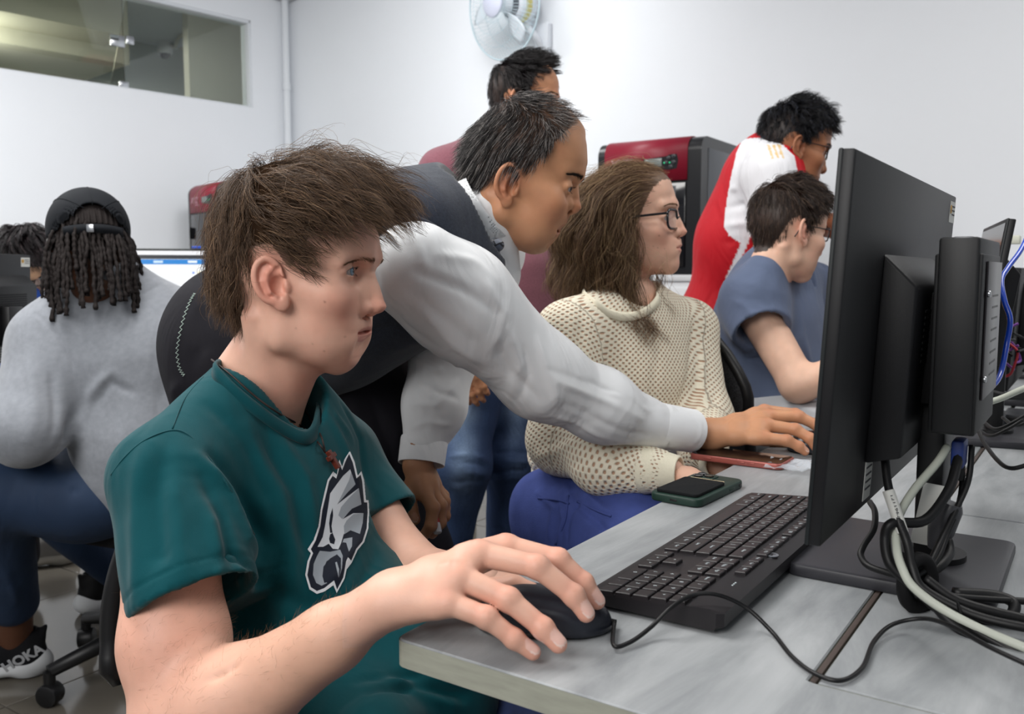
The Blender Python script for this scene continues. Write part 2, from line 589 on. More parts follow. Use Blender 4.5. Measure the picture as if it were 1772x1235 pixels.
# ================================================================== heads: x forward, y to the person's left, z up, origin between the eyes' level and the ears
HEAD0 = dict(
    fore=(.093, .045), glab=(.0965, .016), nasion=(.0915, -.002), bridge=(.0990, -.021), tip=(.1078, -.040), sub=(.0915, -.0515),
    ulip=(.0900, -.0625), mouth=(.0830, -.0675), llip=(.0815, -.0750), ment=(.0715, -.0860), chin=(.0705, -.0975), menton=(.055, -.107),
    jaw=(.010, -.070), jaww=.049, cheekw=.060, skull=(.006, .026, .083, .0705, .084), eyex=.0705, eyey=.031, nosew=.0165,
    ear=(.012, -.012), earr=(.0170, .0265), eart=14, earout=24, neck=((-.012, -.075), (-.035, -.16)), neckr=(.052, .058), lipw=.023, open=0.0, adam=0.003, look=0.0,
    eyeopen=.0036, brow=.0)


def head_ops(M, hp):
    p = dict(HEAD0); p.update(hp); O = []
    A = lambda *a, **k: O.append(ell(*a, M=M, **k)); Cc = lambda *a, **k: O.append(cap(*a, M=M, **k))
    sx, sz, ra, rb, rc = p['skull']
    A((sx, 0, sz), (ra, rb, rc), k=.01)
    A((sx - .022, 0, sz - .008), (ra - .018, rb + .001, rc - .012), k=.02)
    fx, fz = p['fore']
    A((fx - .062, 0, fz - .004), (.062, .060, .050), k=.02)
    # face mass
    A((.036, 0, -.028), (.050, .056, .064), k=.02)
    gx, gz = p['glab']
    # brow ridges
    Cc((gx - .0105, -.012, gz - .001), (gx - .026, -.043, gz - .004), .0095, .008, k=.012); Cc((gx - .0105, .012, gz - .001), (gx - .026, .043, gz - .004), .0095, .008, k=.012)
    Cc((gx - .011, -.012, gz), (gx - .011, .012, gz), .0105, k=.012)
    # temples to cheekbones
    for s in (-1, 1):
        A((.060, s * .040, -.030), (.024, .0215, .020), k=.018)
        Cc((.058, s * .047, -.024), (.010, s * p['cheekw'], -.012), .011, .008, k=.02)
        # jaw
        jx, jz = p['jaw']; cx_, cz_ = p['chin']
        Cc((jx, s * p['jaww'], jz), (cx_ - .017, s * .014, cz_ - .001), .012, .0115, k=.025)
        Cc((jx, s * p['jaww'], jz), (jx - .002, s * (p['jaww'] + .006), jz + .045), .012, .010, k=.025)
        A((.045, s * .030, -.060), (.032, .024, .030), k=.02)
    A((.042, 0, -.080), (.040, .040, .024), k=.02)
    # muzzle
    ux, uz = p['ulip']; lx, lz = p['llip']
    A((ux - .0300, 0, uz + .004), (.0250, .0280, .022), k=.024)
    A((lx - .0300, 0, lz - .003), (.0240, .0260, .018), k=.022)
    A((cx_ - .0155, 0, cz_), (.0155, .018, .0135), k=.010)
    mx, mz = p['menton']
    Cc((mx - .006, 0, mz + .010), (.035, 0, mz + .016), .011, .014, k=.02)
    # eye sockets
    ex, ey = p['eyex'], p['eyey']
    for s in (-1, 1):
        O.append(ell((ex + .0165, s * (ey - .003), -.001), (.0125, .0155, .0112), k=.014, M=M, mode='sub'))
    # nose
    nx, nz = p['nasion']; bx, bz = p['bridge']; tx, tz = p['tip']; bsx, bsz = p['sub']
    Cc((nx - .0085, 0, nz + .006), (bx - .0085, 0, bz), .0075, .0080, k=.010)
    Cc((bx - .0085, 0, bz), (tx - .0105, 0, tz + .002), .0080, .0092, k=.006)
    A((tx - .0098, 0, tz), (.0098, .0098, .0088), k=.005)
    Cc((tx - .009, 0, tz - .004), (bsx - .002, 0, bsz + .001), .0055, .0055, k=.006)
    for s in (-1, 1):
        A((tx - .0215, s * (p['nosew'] - .0055), tz - .0035), (.0100, .0070, .0085), k=.004)
        Cc((bx - .018, s * .010, bz), (tx - .022, s * .012, tz), .007, .006, k=.01)
        O.append(ell((tx - .0160, s * .0068, tz - .0105), (.0060, .0032, .0045), k=.002, M=M, mode='sub', rot=RZ(-s * 12)))
        O.append(cap((tx - .0335, s * (p['nosew'] + .0020), tz + .004), (tx - .0315, s * (p['nosew'] + .0020), tz - .010), .0035, .003, k=.005, M=M, mode='sub'))
    # lips
    w = p['lipw']; qx, qz = p['mouth']; og = p['open']
    for s in (-1, 1):
        Cc((ux - .0050, 0, uz - .0006), (ux - .0080, s * .010, uz - .0006), .0048, .0044, k=.003)
        Cc((ux - .0080, s * .010, uz - .0006), (ux - .0165, s * w, qz + .0008), .0044, .0022, k=.006)
        Cc((lx - .0058, 0, lz + .0005), (lx - .0080, s * .010, lz + .0008), .0056, .0050, k=.003)
        Cc((lx - .0080, s * .010, lz + .0008), (ux - .0170, s * w * .97, qz - .0012), .0050, .0022, k=.006)
    # the mouth line: a thin curved slot between the lips
    def slot(x, y, z):
        t = np.abs(y) / w
        zc = qz + .0002 + .0002 * t - .0004 * t * t
        xs = (qx + .0022) - .0125 * t * t
        return np.maximum(np.maximum(np.abs(z - zc) - (.00045 + og * (1 - t * t)), t * w - w * .97), xs - x)
    O.append(Op('sub', slot, (qx - .02, -w, qz - .006), (ux + .01, w, qz + .006), .0011, M))
    # philtrum and mentolabial fold
    mlx, mlz = p['ment']
    O.append(cap((mlx + .0098, -.012, mlz), (mlx + .0098, .012, mlz), .0085, k=.014, M=M, mode='sub'))
    O.append(cap((bsx + .003, 0, bsz - .001), (ux + .0028, 0, uz + .006), .0022, k=.004, M=M, mode='sub'))
    # eyelids: a shell over the eyeball, opened by an almond
    for s in (-1, 1):
        O.append(ell((ex, s * ey, 0), (.0141, .0145, .0139), k=.005, M=M))
        O.append(cap((ex + .0030, s * (ey - .015), -.0025), (ex + .006, s * (ey + .013), .0005), .0035, .0020, k=.005, M=M))
        O.append(ell((ex + .0120, s * (ey - .001), -.0006), (.0085, .0125, p['eyeopen']), k=.0012, M=M, mode='sub', rot=RX(-s * 5) @ RZ(s * 20)))
    # ears
    ax, az = p['ear']; er, eh = p['earr']
    for s in (-1, 1):
        E = M @ TR(ax, s * .070, az) @ RZ(-s * p['earout']) @ RY(-p['eart'])
        Y = lambda v: s * v
        O.append(ell((-.003, Y(.004), .003), (er * .86, .0052, eh * .84), k=.004, M=E))
        # helix
        pts = []; rr = []
        for t in np.linspace(-0.15, 1, 24):
            a = math.radians(15 + 235 * t)
            x_ = er * math.cos(a) * (1.0 if math.cos(a) < 0 else .8) - .003; z_ = eh * .92 * math.sin(a) + .003
            pts.append((x_, Y(.0085 - .002 * t), z_)); rr.append(.0031 if t > 0 else .0022)
        O.extend(chain(pts, rr, k=.0022, M=E))
        O.append(ell((.001, Y(.006), -eh * .86), (.0085, .0036, .0095), k=.005, M=E))     # lobe
        an = [(.002, Y(.007), -eh * .52), (-.0075, Y(.0085), -eh * .30), (-.0090, Y(.0085), .004), (-.004, Y(.008), eh * .42), (.003, Y(.007), eh * .62)]
        O.extend(chain(an, [.0026, .0026, .0026, .0024, .0015], k=.003, M=E))
        O.append(ell((.0035, Y(.0095), -.004), (.0080, .0080, .0110), k=.003, M=E, mode='sub'))   # concha
        O.extend([cap((-.0105, Y(.0120), -.008), (-.0100, Y(.0120), eh * .52), .0024, .0026, k=.003, M=E, mode='sub'), cap((.002, Y(.0115), eh * .28), (.0065, Y(.0110), eh * .50), .0032, .0028, k=.003, M=E, mode='sub')])
        O.append(ell((.0110, Y(.0055), -.007), (.0040, .0042, .0065), k=.003, M=E))  # tragus
        O.append(ell((.001, Y(.0105), -.0165), (.002, .003, .002), k=.002, M=E, mode='sub'))
    # neck
    (ax_, az_), (bx_, bz_) = p['neck']; ra_, rb_ = p['neckr']
    Cc((ax_, 0, az_), (bx_, 0, bz_), ra_, rb_, k=.018, flat=(0, 1, 0), fs=.96)
    Cc((.010, 0, -.082), (bx_ + p.get('nfx', .030), 0, bz_ + .01), .027, .030, k=.02)
    for s in (-1, 1):
        Cc((-.022, s * .052, -.050), (bx_ + .040, s * .018, bz_ - .01), .011, .010, k=.018)
    if p['adam']:
        A((.033, 0, -.128), (.010, .008, .012), k=.012)
    return O, p


def head_colour(L, p, skin, lip, flush, stubble=None):
    """L = points in head space. Skin tones that belong to the face: lips, warmer cheeks, nose and ears."""
    skin = np.array(skin); C = np.tile(skin, (len(L), 1))
    def blob(c, r, col, a):
        q = ((L - np.array(c)) / np.array(r)); q[:, 1] = (np.abs(L[:, 1]) - c[1]) / r[1]
        w = np.clip(a * np.exp(-(q ** 2).sum(1)), 0, 1)[:, None]
        C[:] = C * (1 - w) + np.array(col) * w
    fl = np.array(flush)
    n_ = np.clip(vnoise(L, 70, 3, 3) * .5 + vnoise(L, 260, 5, 2) * .35, 0, 1)[:, None]; C = C * (1 - .22 * n_) + fl * .22 * n_
    blob((.07, .045, -.035), (.03, .022, .022), fl, .45)
    blob((p['tip'][0] - .006, 0, p['tip'][1]), (.014, .014, .014), fl, .55)
    blob((p['ear'][0], .08, p['ear'][1]), (.025, .012, .034), fl, .75)
    blob((p['chin'][0], 0, p['chin'][1]), (.018, .02, .012), fl, .3)
    blob((.02, .03, -.14), (.04, .05, .035), fl, .25)
    if stubble is not None:
        st = np.array(stubble)
        blob((.06, .02, -.095), (.05, .045, .025), st, .55); blob((p['ulip'][0], 0, p['ulip'][1] + .008), (.02, .025, .007), st, .5)
    # lips
    ux, uz = p['ulip']; lx, lz = p['llip']; qz = p['mouth'][1]; w = p['lipw']
    y = np.abs(L[:, 1]); f = np.clip(1 - (y / (w + .002)) ** 2, 0, 1)
    up = uz + .0026 - .0008 * np.exp(-(y / .004) ** 2); lo = lz - .0040
    top = qz + (up - qz) * f ** .7; bot = qz + (lo - qz) * f ** .6
    d = np.minimum(top - L[:, 2], L[:, 2] - bot) + 0.0004
    m = np.clip(d / .0012, 0, 1) * (L[:, 0] > ux - .026) * (y < w + .0015)
    C = C * (1 - m[:, None] * p.get('lipa', .55)) + np.array(lip) * m[:, None] * p.get('lipa', .55)
    return C


M_EYE = None


def eye_mesh(name, M, p, s, iris, parent, yaw=0.0, pitch=0.0):
    """eyeball with iris and pupil rings, one mesh, colours by vertex"""
    V = []; F = []; C = []; r = .0119; sides = 40
    angs = [0, 4, 8, 10.5, 11.2, 14, 19, 24, 27.2, 28.3, 31, 40, 55, 75, 100, 140, 180]
    for a in angs:
        q = math.radians(a)
        for k in range(sides):
            t = 2 * math.pi * k / sides
            bulge = .0006 * max(0, 1 - (a / 30) ** 2)
            V.append(((r + bulge) * math.cos(q), r * math.sin(q) * math.cos(t), r * math.sin(q) * math.sin(t)))
            if a <= 10.8: c = (.006, .006, .007)
            elif a <= 24.5: c = tuple(np.array(iris) * (1 + .25 * math.sin(k * 2.4)))
            elif a <= 27.3: c = tuple(np.array(iris) * .35)
            else: c = (.50, .43, .41)
            C.append(c)
    for i in range(len(angs) - 1):
        for k in range(sides): F.append((i * sides + k, i * sides + (k + 1) % sides, (i + 1) * sides + (k + 1) % sides, (i + 1) * sides + k))
    E = M @ TR(p['eyex'], s * p['eyey'], 0) @ RZ(yaw) @ RY(pitch)
    return link(name, npmesh(name, app(E, np.array(V)), np.array(F), np.array(C)), M_EYE, parent)


def brow_strands(name, M, p, s, col_m, parent, n=260, thick=.0042, ln=.0075, surf_bvh=None, r=.00022, dz=0.0, x0=.010, x1=.047, arch=.004):
    rs = np.random.RandomState(5 + s)
    t = rs.uniform(0, 1, n); w = rs.normal(size=n) * .5
    y = s * (x0 + (x1 - x0) * t)
    z = p['glab'][1] - .003 + dz + arch * np.sin(math.pi * np.clip(t * .62 + .1, 0, 1)) * 1.6 - .004 * t ** 3 + w * thick * .5 * (1 - .65 * t)
    roots = []; 
    for i in range(n):
        o = np.array([.16, y[i], z[i]]); 
        a = app(M, o); d = M[:3, :3] @ np.array([-1.0, 0, 0]); d = d / np.linalg.norm(d)
        h = surf_bvh.ray_cast(Vector(a), Vector(d))
        if h[0] is None: continue
        nn = np.array(h[1]); roots.append((np.array(h[0]) - nn * .0003, nn, t[i]))
    S = []
    for q, nn, tt in roots:
        side = M[:3, :3] @ np.array([-.25, s * 1.0, .55 * (1 - tt) * 1.2 - .15])
        side = side - nn * np.dot(side, nn); side /= np.linalg.norm(side)
        l = ln * rs.uniform(.6, 1.1)
        S.append([q, q + side * l * .35 + nn * .0007, q + side * l * .7 + nn * .0009, q + side * l + nn * .0005])
    return strand_mesh(name, np.array(S), r, col_m, parent)


LMK = ('fore', 'glab', 'nasion', 'bridge', 'tip', 'sub', 'ulip', 'mouth', 'llip', 'ment', 'chin', 'menton')


def landmarks(M, px, hp):
    """profile points of the photograph carried to the head's own midline plane; returns head sizes and the target profile"""
    Mi = np.linalg.inv(M); o = app(Mi, np.array([0, 0, CAMZ])); q = {}; prof = []
    for k, (x, y) in px.items():
        d = Mi[:3, :3] @ ray(x, y); t = -o[1] / d[1]; L = o + d * t
        prof.append((L[2], L[0]))
        if k in LMK: q[k] = (float(L[0]), float(L[2]))
    out = dict(hp); out.update(q)
    for k in q: print(k, tuple(round(v, 4) for v in q[k]))
    return out, sorted(prof)


def warp_profile(L, prof, z0=None, z1=None):
    """moves the face's middle so that its profile is the given one; fades out to the sides"""
    z = np.array([p[0] for p in prof]); x = np.array([p[1] for p in prof])
    zz = np.arange(z[0], z[-1], .0008)
    m = (np.abs(L[:, 1]) < .0035) & (L[:, 0] > .02)
    cz = L[m, 2]; cx = L[m, 0]
    cur = np.array([cx[np.abs(cz - q) < .0016].max() if (np.abs(cz - q) < .0016).any() else np.nan for q in zz])
    ok = ~np.isnan(cur); cur = np.interp(zz, zz[ok], cur[ok])
    # smooth spline through the wanted points
    tq = np.interp(zz, z, x); k = np.array([1, 2, 3, 2, 1.]) / 9; tq2 = np.convolve(np.pad(tq, 2, mode='edge'), k, 'valid')
    d = tq2 - cur; kk = np.array([1, 2, 3, 2, 1.]) / 9; d = np.convolve(np.pad(d, 2, mode='edge'), kk, 'valid')
    zc = z[1] - .001                       # the chin's front: below it the shift stays the same
    dc = float(np.interp(zc, zz, d)); d = np.where(zz < zc, dc, d)
    d = np.clip(d, -.009, .009)
    ks = np.exp(-(np.arange(-24, 25) / 10.0) ** 2); ks /= ks.sum(); ds = np.convolve(np.pad(d, 24, mode='edge'), ks, 'valid')
    D = np.interp(L[:, 2], zz, d); Ds = np.interp(L[:, 2], zz, ds)
    fade = np.clip((z[-1] - L[:, 2] + .002) / .012, 0, 1) * np.clip((L[:, 2] - z[0] + .03) / .02, 0, 1)
    nose = np.exp(-((L[:, 2] - z[0] - .075) / .020) ** 2)
    sy = .040 - .024 * nose
    print('WARP', [round(float(v) * 1000, 1) for v in d[::5]])
    gx = np.clip((L[:, 0] - .035) / .03, 0, 1)
    L = L.copy(); L[:, 0] += (Ds * np.exp(-(L[:, 1] / sy) ** 2) + (D - Ds) * np.exp(-(L[:, 1] / .015) ** 2)) * gx * fade
    return L
# ================================================================== room shell
M_WALL = mat('wall_paint', srgb(236, 239, 243), .65, .3, var=.012, vscale=1.2, bump=.08, bscale=160)
M_WALL2 = mat('olive_wall_paint', srgb(206, 202, 186), .7, .2, var=.015, vscale=2)
M_CEIL = mat('ceiling_panel', srgb(206, 207, 210), .8, .2, var=.02, vscale=40, bump=.2, bscale=300)
M_TRIM = mat('white_trim', srgb(226, 230, 234), .45, .4)
M_GLASS = mat('glass', (.93, .98, .95), .0, .5, trans=1.0)
M_STEEL = mat('steel', srgb(190, 192, 196), .25, .5, metal=.9)
M_BLACK = mat('black_plastic', srgb(14, 14, 16), .45, .45, bump=.05, bscale=1500)
M_BLACKM = mat('matt_black', srgb(10, 10, 12), .7, .25)
M_GREYP = mat('grey_plastic', srgb(48, 50, 54), .4, .4)
M_WHITEP = mat('white_plastic', srgb(232, 234, 236), .4, .4)

WDIR = math.radians(42.7)
ld = np.array([math.sin(WDIR), math.cos(WDIR), 0]); bd = np.array([math.cos(WDIR), -math.sin(WDIR), 0])     # away along left wall; right along back wall
CN = P(501, 120, 6.6) * [1, 1, 0]          # room corner on the floor
CH = 2.98


def wallslab(name, a, b, z0, z1, th, out, m=M_WALL):
    """upright slab from a to b (floor points), thickness th towards out"""
    a = np.array(a[:2]); b = np.array(b[:2]); o = np.array(out[:2]) * th
    poly = [tuple(a), tuple(b), tuple(b + o), tuple(a + o)]
    w = prism(name, poly, z0, z1, m); return w


# transom window in the left wall: from the jamb near the corner back past the frame edge
def onleft(px, py):
    r = ray(px, py); n = bd  # plane through CN with normal bd
    t = (np.array([CN[0], CN[1], 0]) @ n - np.array([0, 0, CAMZ]) @ n * 0) / (r @ n)
    q = np.array([0, 0, CAMZ]) + r * t; return (q - CN) @ ld, q[2]


ja, jz0 = onleft(438, 187); _, jz1 = onleft(439, 37)
jz1 = CH - .33 if jz1 > CH else jz1
LW = lambda s, off=0: CN + ld * s + bd * off
WIN0 = ja; WIN1 = ja - 4.2
wallslab('wall_left', LW(-7.5), LW(0.12), 0, jz0, .12, -bd)
wallslab('wall_left', LW(WIN0), LW(0.12), jz0, jz1, .12, -bd)
wallslab('wall_left', LW(-7.5), LW(WIN1), jz0, jz1, .12, -bd)
wallslab('wall_left', LW(-7.5), LW(0.12), jz1, CH + .1, .12, -bd)
wallslab('wall_back', CN, CN + bd * 6.5, 0, CH + .1, .12, ld)
for o in COL.objects:
    if o.name.startswith('wall_'): o['kind'] = 'structure'

# floor: glossy tiles with joints
M_TILE = mat('floor_tile', srgb(100, 95, 87), .12, .5, var=.10, vscale=3.0)
M_GROUT = mat('grout', srgb(66, 62, 58), .8)
Q0 = R3(-3.6, -.8, 0)
fl = prism('floor', [(-7, -2.5), (7, -2.5), (7, 9), (-7, 9)], -.06, -.004, M_GROUT); tag(fl, kind='structure')
tile_me = None
TS = .63
for i in range(-9, 6):
    for j in range(-2, 10):
        c = R3(-1.68 + TS * (i + .5), 1.10 + TS * (j - .5), 0)
        if c[1] < .5 or c[1] > 6.6 or abs(c[0]) > .62 * c[1] + .9 or (c - CN) @ ld > .3 or (c - CN) @ bd < -.3: continue
        if tile_me is None:
            t = box('tile', (TS - .004, TS - .004, .012), (0, 0, 0), M_TILE, fl, bevel=.001, segs=1); tile_me = t.data
        else:
            t = link('tile', tile_me, None, fl)
        t.location = (c[0], c[1], -.006); t.rotation_euler = (0, 0, -ROW)
# ceiling with panels
ce = prism('ceiling', [tuple((CN + ld * .1 - bd * 4)[:2]), tuple((CN + ld * .1 + bd * 6.5)[:2]), tuple((CN - ld * 7.5 + bd * 6.5)[:2]), tuple((CN - ld * 7.5 - bd * .1)[:2])], CH + .012, CH + .08, M_TRIM)
tag(ce, kind='structure')
pm = None
for i in range(0, 6):
    for j in range(0, 4):
        if pm is None:
            t = box('panel', (1.205, .595, .012), (0, 0, 0), M_CEIL, ce, bevel=.002, segs=1); pm = t.data
        else: t = link('panel', pm, None, ce)
        c = CN + bd * (.61 + i * 1.215) - ld * (.31 + j * .605)
        t.location = (c[0], c[1], CH + .006); t.rotation_euler = (0, 0, -WDIR)
for s, (a, b) in (('left', (LW(-7.5), LW(0))), ('back', (CN, CN + bd * 6.5))):
    inn = bd if s == 'left' else -ld
    poly = [tuple(a[:2]), tuple(b[:2]), tuple((b + inn * .012)[:2]), tuple((a + inn * .012)[:2])]
    tag(prism('baseboard_' + s, poly, 0, .09, M_TRIM, bevel=0), kind='structure')
# room beyond the transom: olive soffit, pier, far wall
def behind(px, py, k):
    """point seen at this pixel on the plane k metres behind the left wall's face"""
    rr = ray(px, py); t = ((CN - bd * k) @ bd - np.array([0, 0, 0]) @ bd) / (rr @ bd)
    return np.array([0, 0, CAMZ]) + rr * t


M_SOFF = mat('olive_ceiling_paint', srgb(186, 184, 166), .8, .2)
zc = behind(300, 84, 1.9)[2]
tag(wallslab('wall_corridor', LW(-9, -1.9), LW(3.0, -1.9), 0, zc + .3, .1, -bd, mat('grey_green_wall', srgb(186, 194, 188), .7)), kind='structure')
tag(prism('trim_4', [tuple(LW(-9, -.13)[:2]), tuple(LW(3, -.13)[:2]), tuple(LW(3, -2.0)[:2]), tuple(LW(-9, -2.0)[:2])], zc, zc + .08, M_SOFF), kind='structure')
pa = behind(328, 150, .75); pb = behind(520, 150, .75)
tag(prism('trim_5', [tuple(pa[:2]), tuple(pb[:2]), tuple((pb - bd * .08)[:2]), tuple((pa - bd * .08)[:2])], 0, zc, mat('cream_pier', srgb(214, 212, 196), .7)), kind='structure')
qa = behind(-200, 60, 1.0); qb = behind(222, 60, 1.0)
tag(prism('trim_6', [tuple(qa[:2]), tuple(qb[:2]), tuple((qb - bd * .9)[:2]), tuple((qa - bd * .9)[:2])], behind(110, 92, 1.0)[2], zc, M_SOFF), kind='structure')
qa = behind(-200, 60, .6); qb = behind(222, 60, .6)
tag(prism('trim_7', [tuple(qa[:2]), tuple(qb[:2]), tuple((qb - bd * .4)[:2]), tuple((qa - bd * .4)[:2])], behind(110, 40, .6)[2], zc, mat('olive_beam', srgb(168, 166, 146), .8)), kind='structure')
area('corridor_lamp', behind(-90, 60, .9) * [1, 1, 0] + [0, 0, zc - .5], behind(300, 100, 1.0), .4, 9, (1, .98, .9))
# window frame, panes and pivot hardware
wr_ = empty('window_1', LW(WIN0, 0), math.pi / 2 - WDIR); wr_['kind'] = 'structure'
wl = WIN0 - WIN1; hz = jz1 - jz0
def wbox(n, sx, sy, sz, x, y, z, m, **k): return box(n, (sx, sy, sz), (x, y, z), m, wr_, **k)
wbox('window_frame', .016, .11, hz, -.008, .06, jz0 + hz / 2, M_TRIM); wbox('window_frame', wl, .11, .02, -wl / 2, .06, jz1 - .01, M_TRIM)
wbox('sill', wl, .12, .012, -wl / 2, .06, jz0 + .004, M_TRIM)
split = WIN0 - onleft(221, 155)[0]
wbox('pane', split - .02, .008, hz - .03, -split / 2, .06, jz0 + hz / 2, M_GLASS, bevel=0)
# the open pivot pane, tilted
pv = box('pane', (1.15, .008, hz * .96), (-split - .60, .05, jz0 + hz * .52), M_GLASS, wr_, bevel=0, rot=(math.radians(0), 0, 0))
pv.location = (0, 0, 0)
pv.matrix_basis = Matrix.Translation((-split + .02, .06, jz0 + hz * .50)) @ Matrix.Rotation(math.radians(30), 4, 'X') @ Matrix.Translation((split - .02, -.06, -jz0 - hz * .5))
for x, y, z, sx, sz in ((-split, .055, jz0 + .035, .06, .035), (-split - .03, .055, jz0 + hz * .5, .09, .07), (-split + .05, .055, jz0 + hz * .53, .05, .05)):
    wbox('hinge', sx, .022, sz, x, y, z, M_STEEL, bevel=.003)
# dome camera and its conduit inside the corridor
kk = min(np.arange(.3, 1.84, .02), key=lambda k: abs(behind(285, 72, k)[2] - zc))
dcam = behind(285, 86, kk); dz = zc - .088
dc = empty('dome_camera', (dcam[0], dcam[1], dz), 0, 'small white dome security camera hanging behind the transom window', 'camera')
lathe('housing', [(0, .088), (.045, .088), (.045, .05), (.06, .045), (.064, 0), (.058, -.012), (0, -.012)], (0, 0, 0), M_WHITEP, dc)
lathe('dome', [(.042, -.010), (.040, -.03), (.028, -.048), (.0, -.055)], (0, 0, 0), mat('smoked_dome', srgb(40, 42, 52), .1), dc)
cd = tube('conduit', [dcam * [1, 1, 0] + [.05, .02, zc - .03], behind(302, 74, kk) * [1, 1, 0] + [0, 0, zc - .025], behind(312, 60, kk * .8) * [1, 1, 0] + [0, 0, zc - .022], behind(345, 46, kk * .7) * [1, 1, 0] + [0, 0, zc - .022], behind(395, 28, kk * .6) * [1, 1, 0] + [0, 0, zc - .022]], .016, mat('cream_conduit', srgb(214, 212, 198), .6))
tag(cd, 'bent cream conduit running to the dome camera behind the transom', 'pipe')
# corner pipe
pp = empty('corner_pipe', CN - ld * .06 + bd * .05, 0, 'white vertical conduit pipe running down the room corner', 'pipe')
cyl('pipe', .024, CH, (0, 0, CH / 2), M_TRIM, pp)
cyl('coupling', .029, .05, (0, 0, CH - .6), M_TRIM, pp)
# ================================================================== desks
def wood(name, c1, c2, ang=0.0):
    m, nt, b = _nodes(name); N = nt.nodes; L = nt.links
    tc = N.new('ShaderNodeTexCoord'); mp = N.new('ShaderNodeMapping'); mp.inputs['Scale'].default_value = (16, 3.0, 4); mp.inputs['Rotation'].default_value = (0, 0, ang)
    L.new(tc.outputs['Object'], mp.inputs['Vector'])
    n1 = N.new('ShaderNodeTexNoise'); n1.inputs['Scale'].default_value = 1.0; n1.inputs['Detail'].default_value = 8; n1.inputs['Roughness'].default_value = .65; n1.inputs['Distortion'].default_value = .6
    L.new(mp.outputs[0], n1.inputs['Vector'])
    n2 = N.new('ShaderNodeTexNoise'); n2.inputs['Scale'].default_value = 4; n2.inputs['Detail'].default_value = 3; L.new(tc.outputs['Object'], n2.inputs['Vector'])
    ad = N.new('ShaderNodeMath'); ad.operation = 'MULTIPLY_ADD'; ad.inputs[1].default_value = .45; L.new(n2.outputs[0], ad.inputs[0]); L.new(n1.outputs[0], ad.inputs[2])
    cr = N.new('ShaderNodeValToRGB'); L.new(ad.outputs[0], cr.inputs[0])
    cr.color_ramp.elements[0].position = .52; cr.color_ramp.elements[0].color = (*c1, 1)
    cr.color_ramp.elements[1].position = .90; cr.color_ramp.elements[1].color = (*c2, 1)
    L.new(cr.outputs[0], b.inputs['Base Color']); b.inputs['Roughness'].default_value = .42; b.inputs['Specular IOR Level'].default_value = .4
    bp = N.new('ShaderNodeBump'); bp.inputs['Strength'].default_value = .08; bp.inputs['Distance'].default_value = .001; L.new(n1.outputs[0], bp.inputs['Height']); L.new(bp.outputs[0], b.inputs['Normal'])
    return m


M_WOOD = wood('grey_wood_laminate', srgb(122, 126, 129), srgb(170, 173, 175), 0)
M_EDGE = mat('edge_band', srgb(158, 159, 146), .5, .4, var=.12, vscale=30, stretch=(1, 1, 6))
DZ = .74; TH = .025


def desk(name, v0, v1, u0, u1, label, legs, poly=None, group=None, rad=.012, slot=None):
    e = empty(name, R3(0, 0, 0), -ROW, label, 'desk', group)
    pl = poly or [(v0, u0), (v1, u0), (v1, u1), (v0, u1)]
    if rad:
        out = []
        n = len(pl)
        for i in range(n):
            a, b, c = np.array(pl[i - 1]), np.array(pl[i]), np.array(pl[(i + 1) % n])
            if i == 0:
                d1 = (a - b) / np.linalg.norm(a - b); d2 = (c - b) / np.linalg.norm(c - b)
                for t in np.linspace(0, 1, 6): out.append(tuple((b + d1 * rad) * (1 - t) ** 2 + 2 * b * t * (1 - t) + (b + d2 * rad) * t ** 2))
            else: out.append(tuple(b))
        pl = out
    t = prism('tabletop', pl, DZ - TH, DZ, M_WOOD, e, bevel=.0012, segs=1)
    n = len(pl); V = []; F = []
    c = np.mean(np.array(pl), 0)
    for i, p in enumerate(pl):
        V += [(p[0], p[1], DZ - .0012), (p[0], p[1], DZ - TH + .0012)]
    # edge band sits a hair proud of the core
    ar = sum(pl[i][0] * pl[(i + 1) % n][1] - pl[(i + 1) % n][0] * pl[i][1] for i in range(n)) / 2
    off = []
    for i in range(n):
        a = np.array(pl[i]) - np.array(pl[i - 1]); b = np.array(pl[(i + 1) % n]) - np.array(pl[i])
        na = np.array([a[1], -a[0]]); nb = np.array([b[1], -b[0]]); q = na / (np.linalg.norm(na) + 1e-9) + nb / (np.linalg.norm(nb) + 1e-9); q = q / (np.linalg.norm(q) + 1e-9) * (1 if ar > 0 else -1) * .0006; off.append(q)
    V = []
    for p, q in zip(pl, off): V += [(p[0] + q[0], p[1] + q[1], DZ - .0014), (p[0] + q[0], p[1] + q[1], DZ - TH + .0012)]
    F = [(2 * i, 2 * i + 1, (2 * i + 3) % (2 * n), (2 * i + 2) % (2 * n)) for i in range(n)]
    link('edge_band', pymesh('edge_band', V, F, False), M_EDGE, e)
    for lv, lu in legs:
        box('leg', (.04, .04, DZ - TH - .015), (lv, lu, (DZ - TH) / 2 + .004), M_GREYP, e, bevel=.003)
        cyl('foot', .022, .012, (lv, lu, .006), M_BLACK, e)
    return e


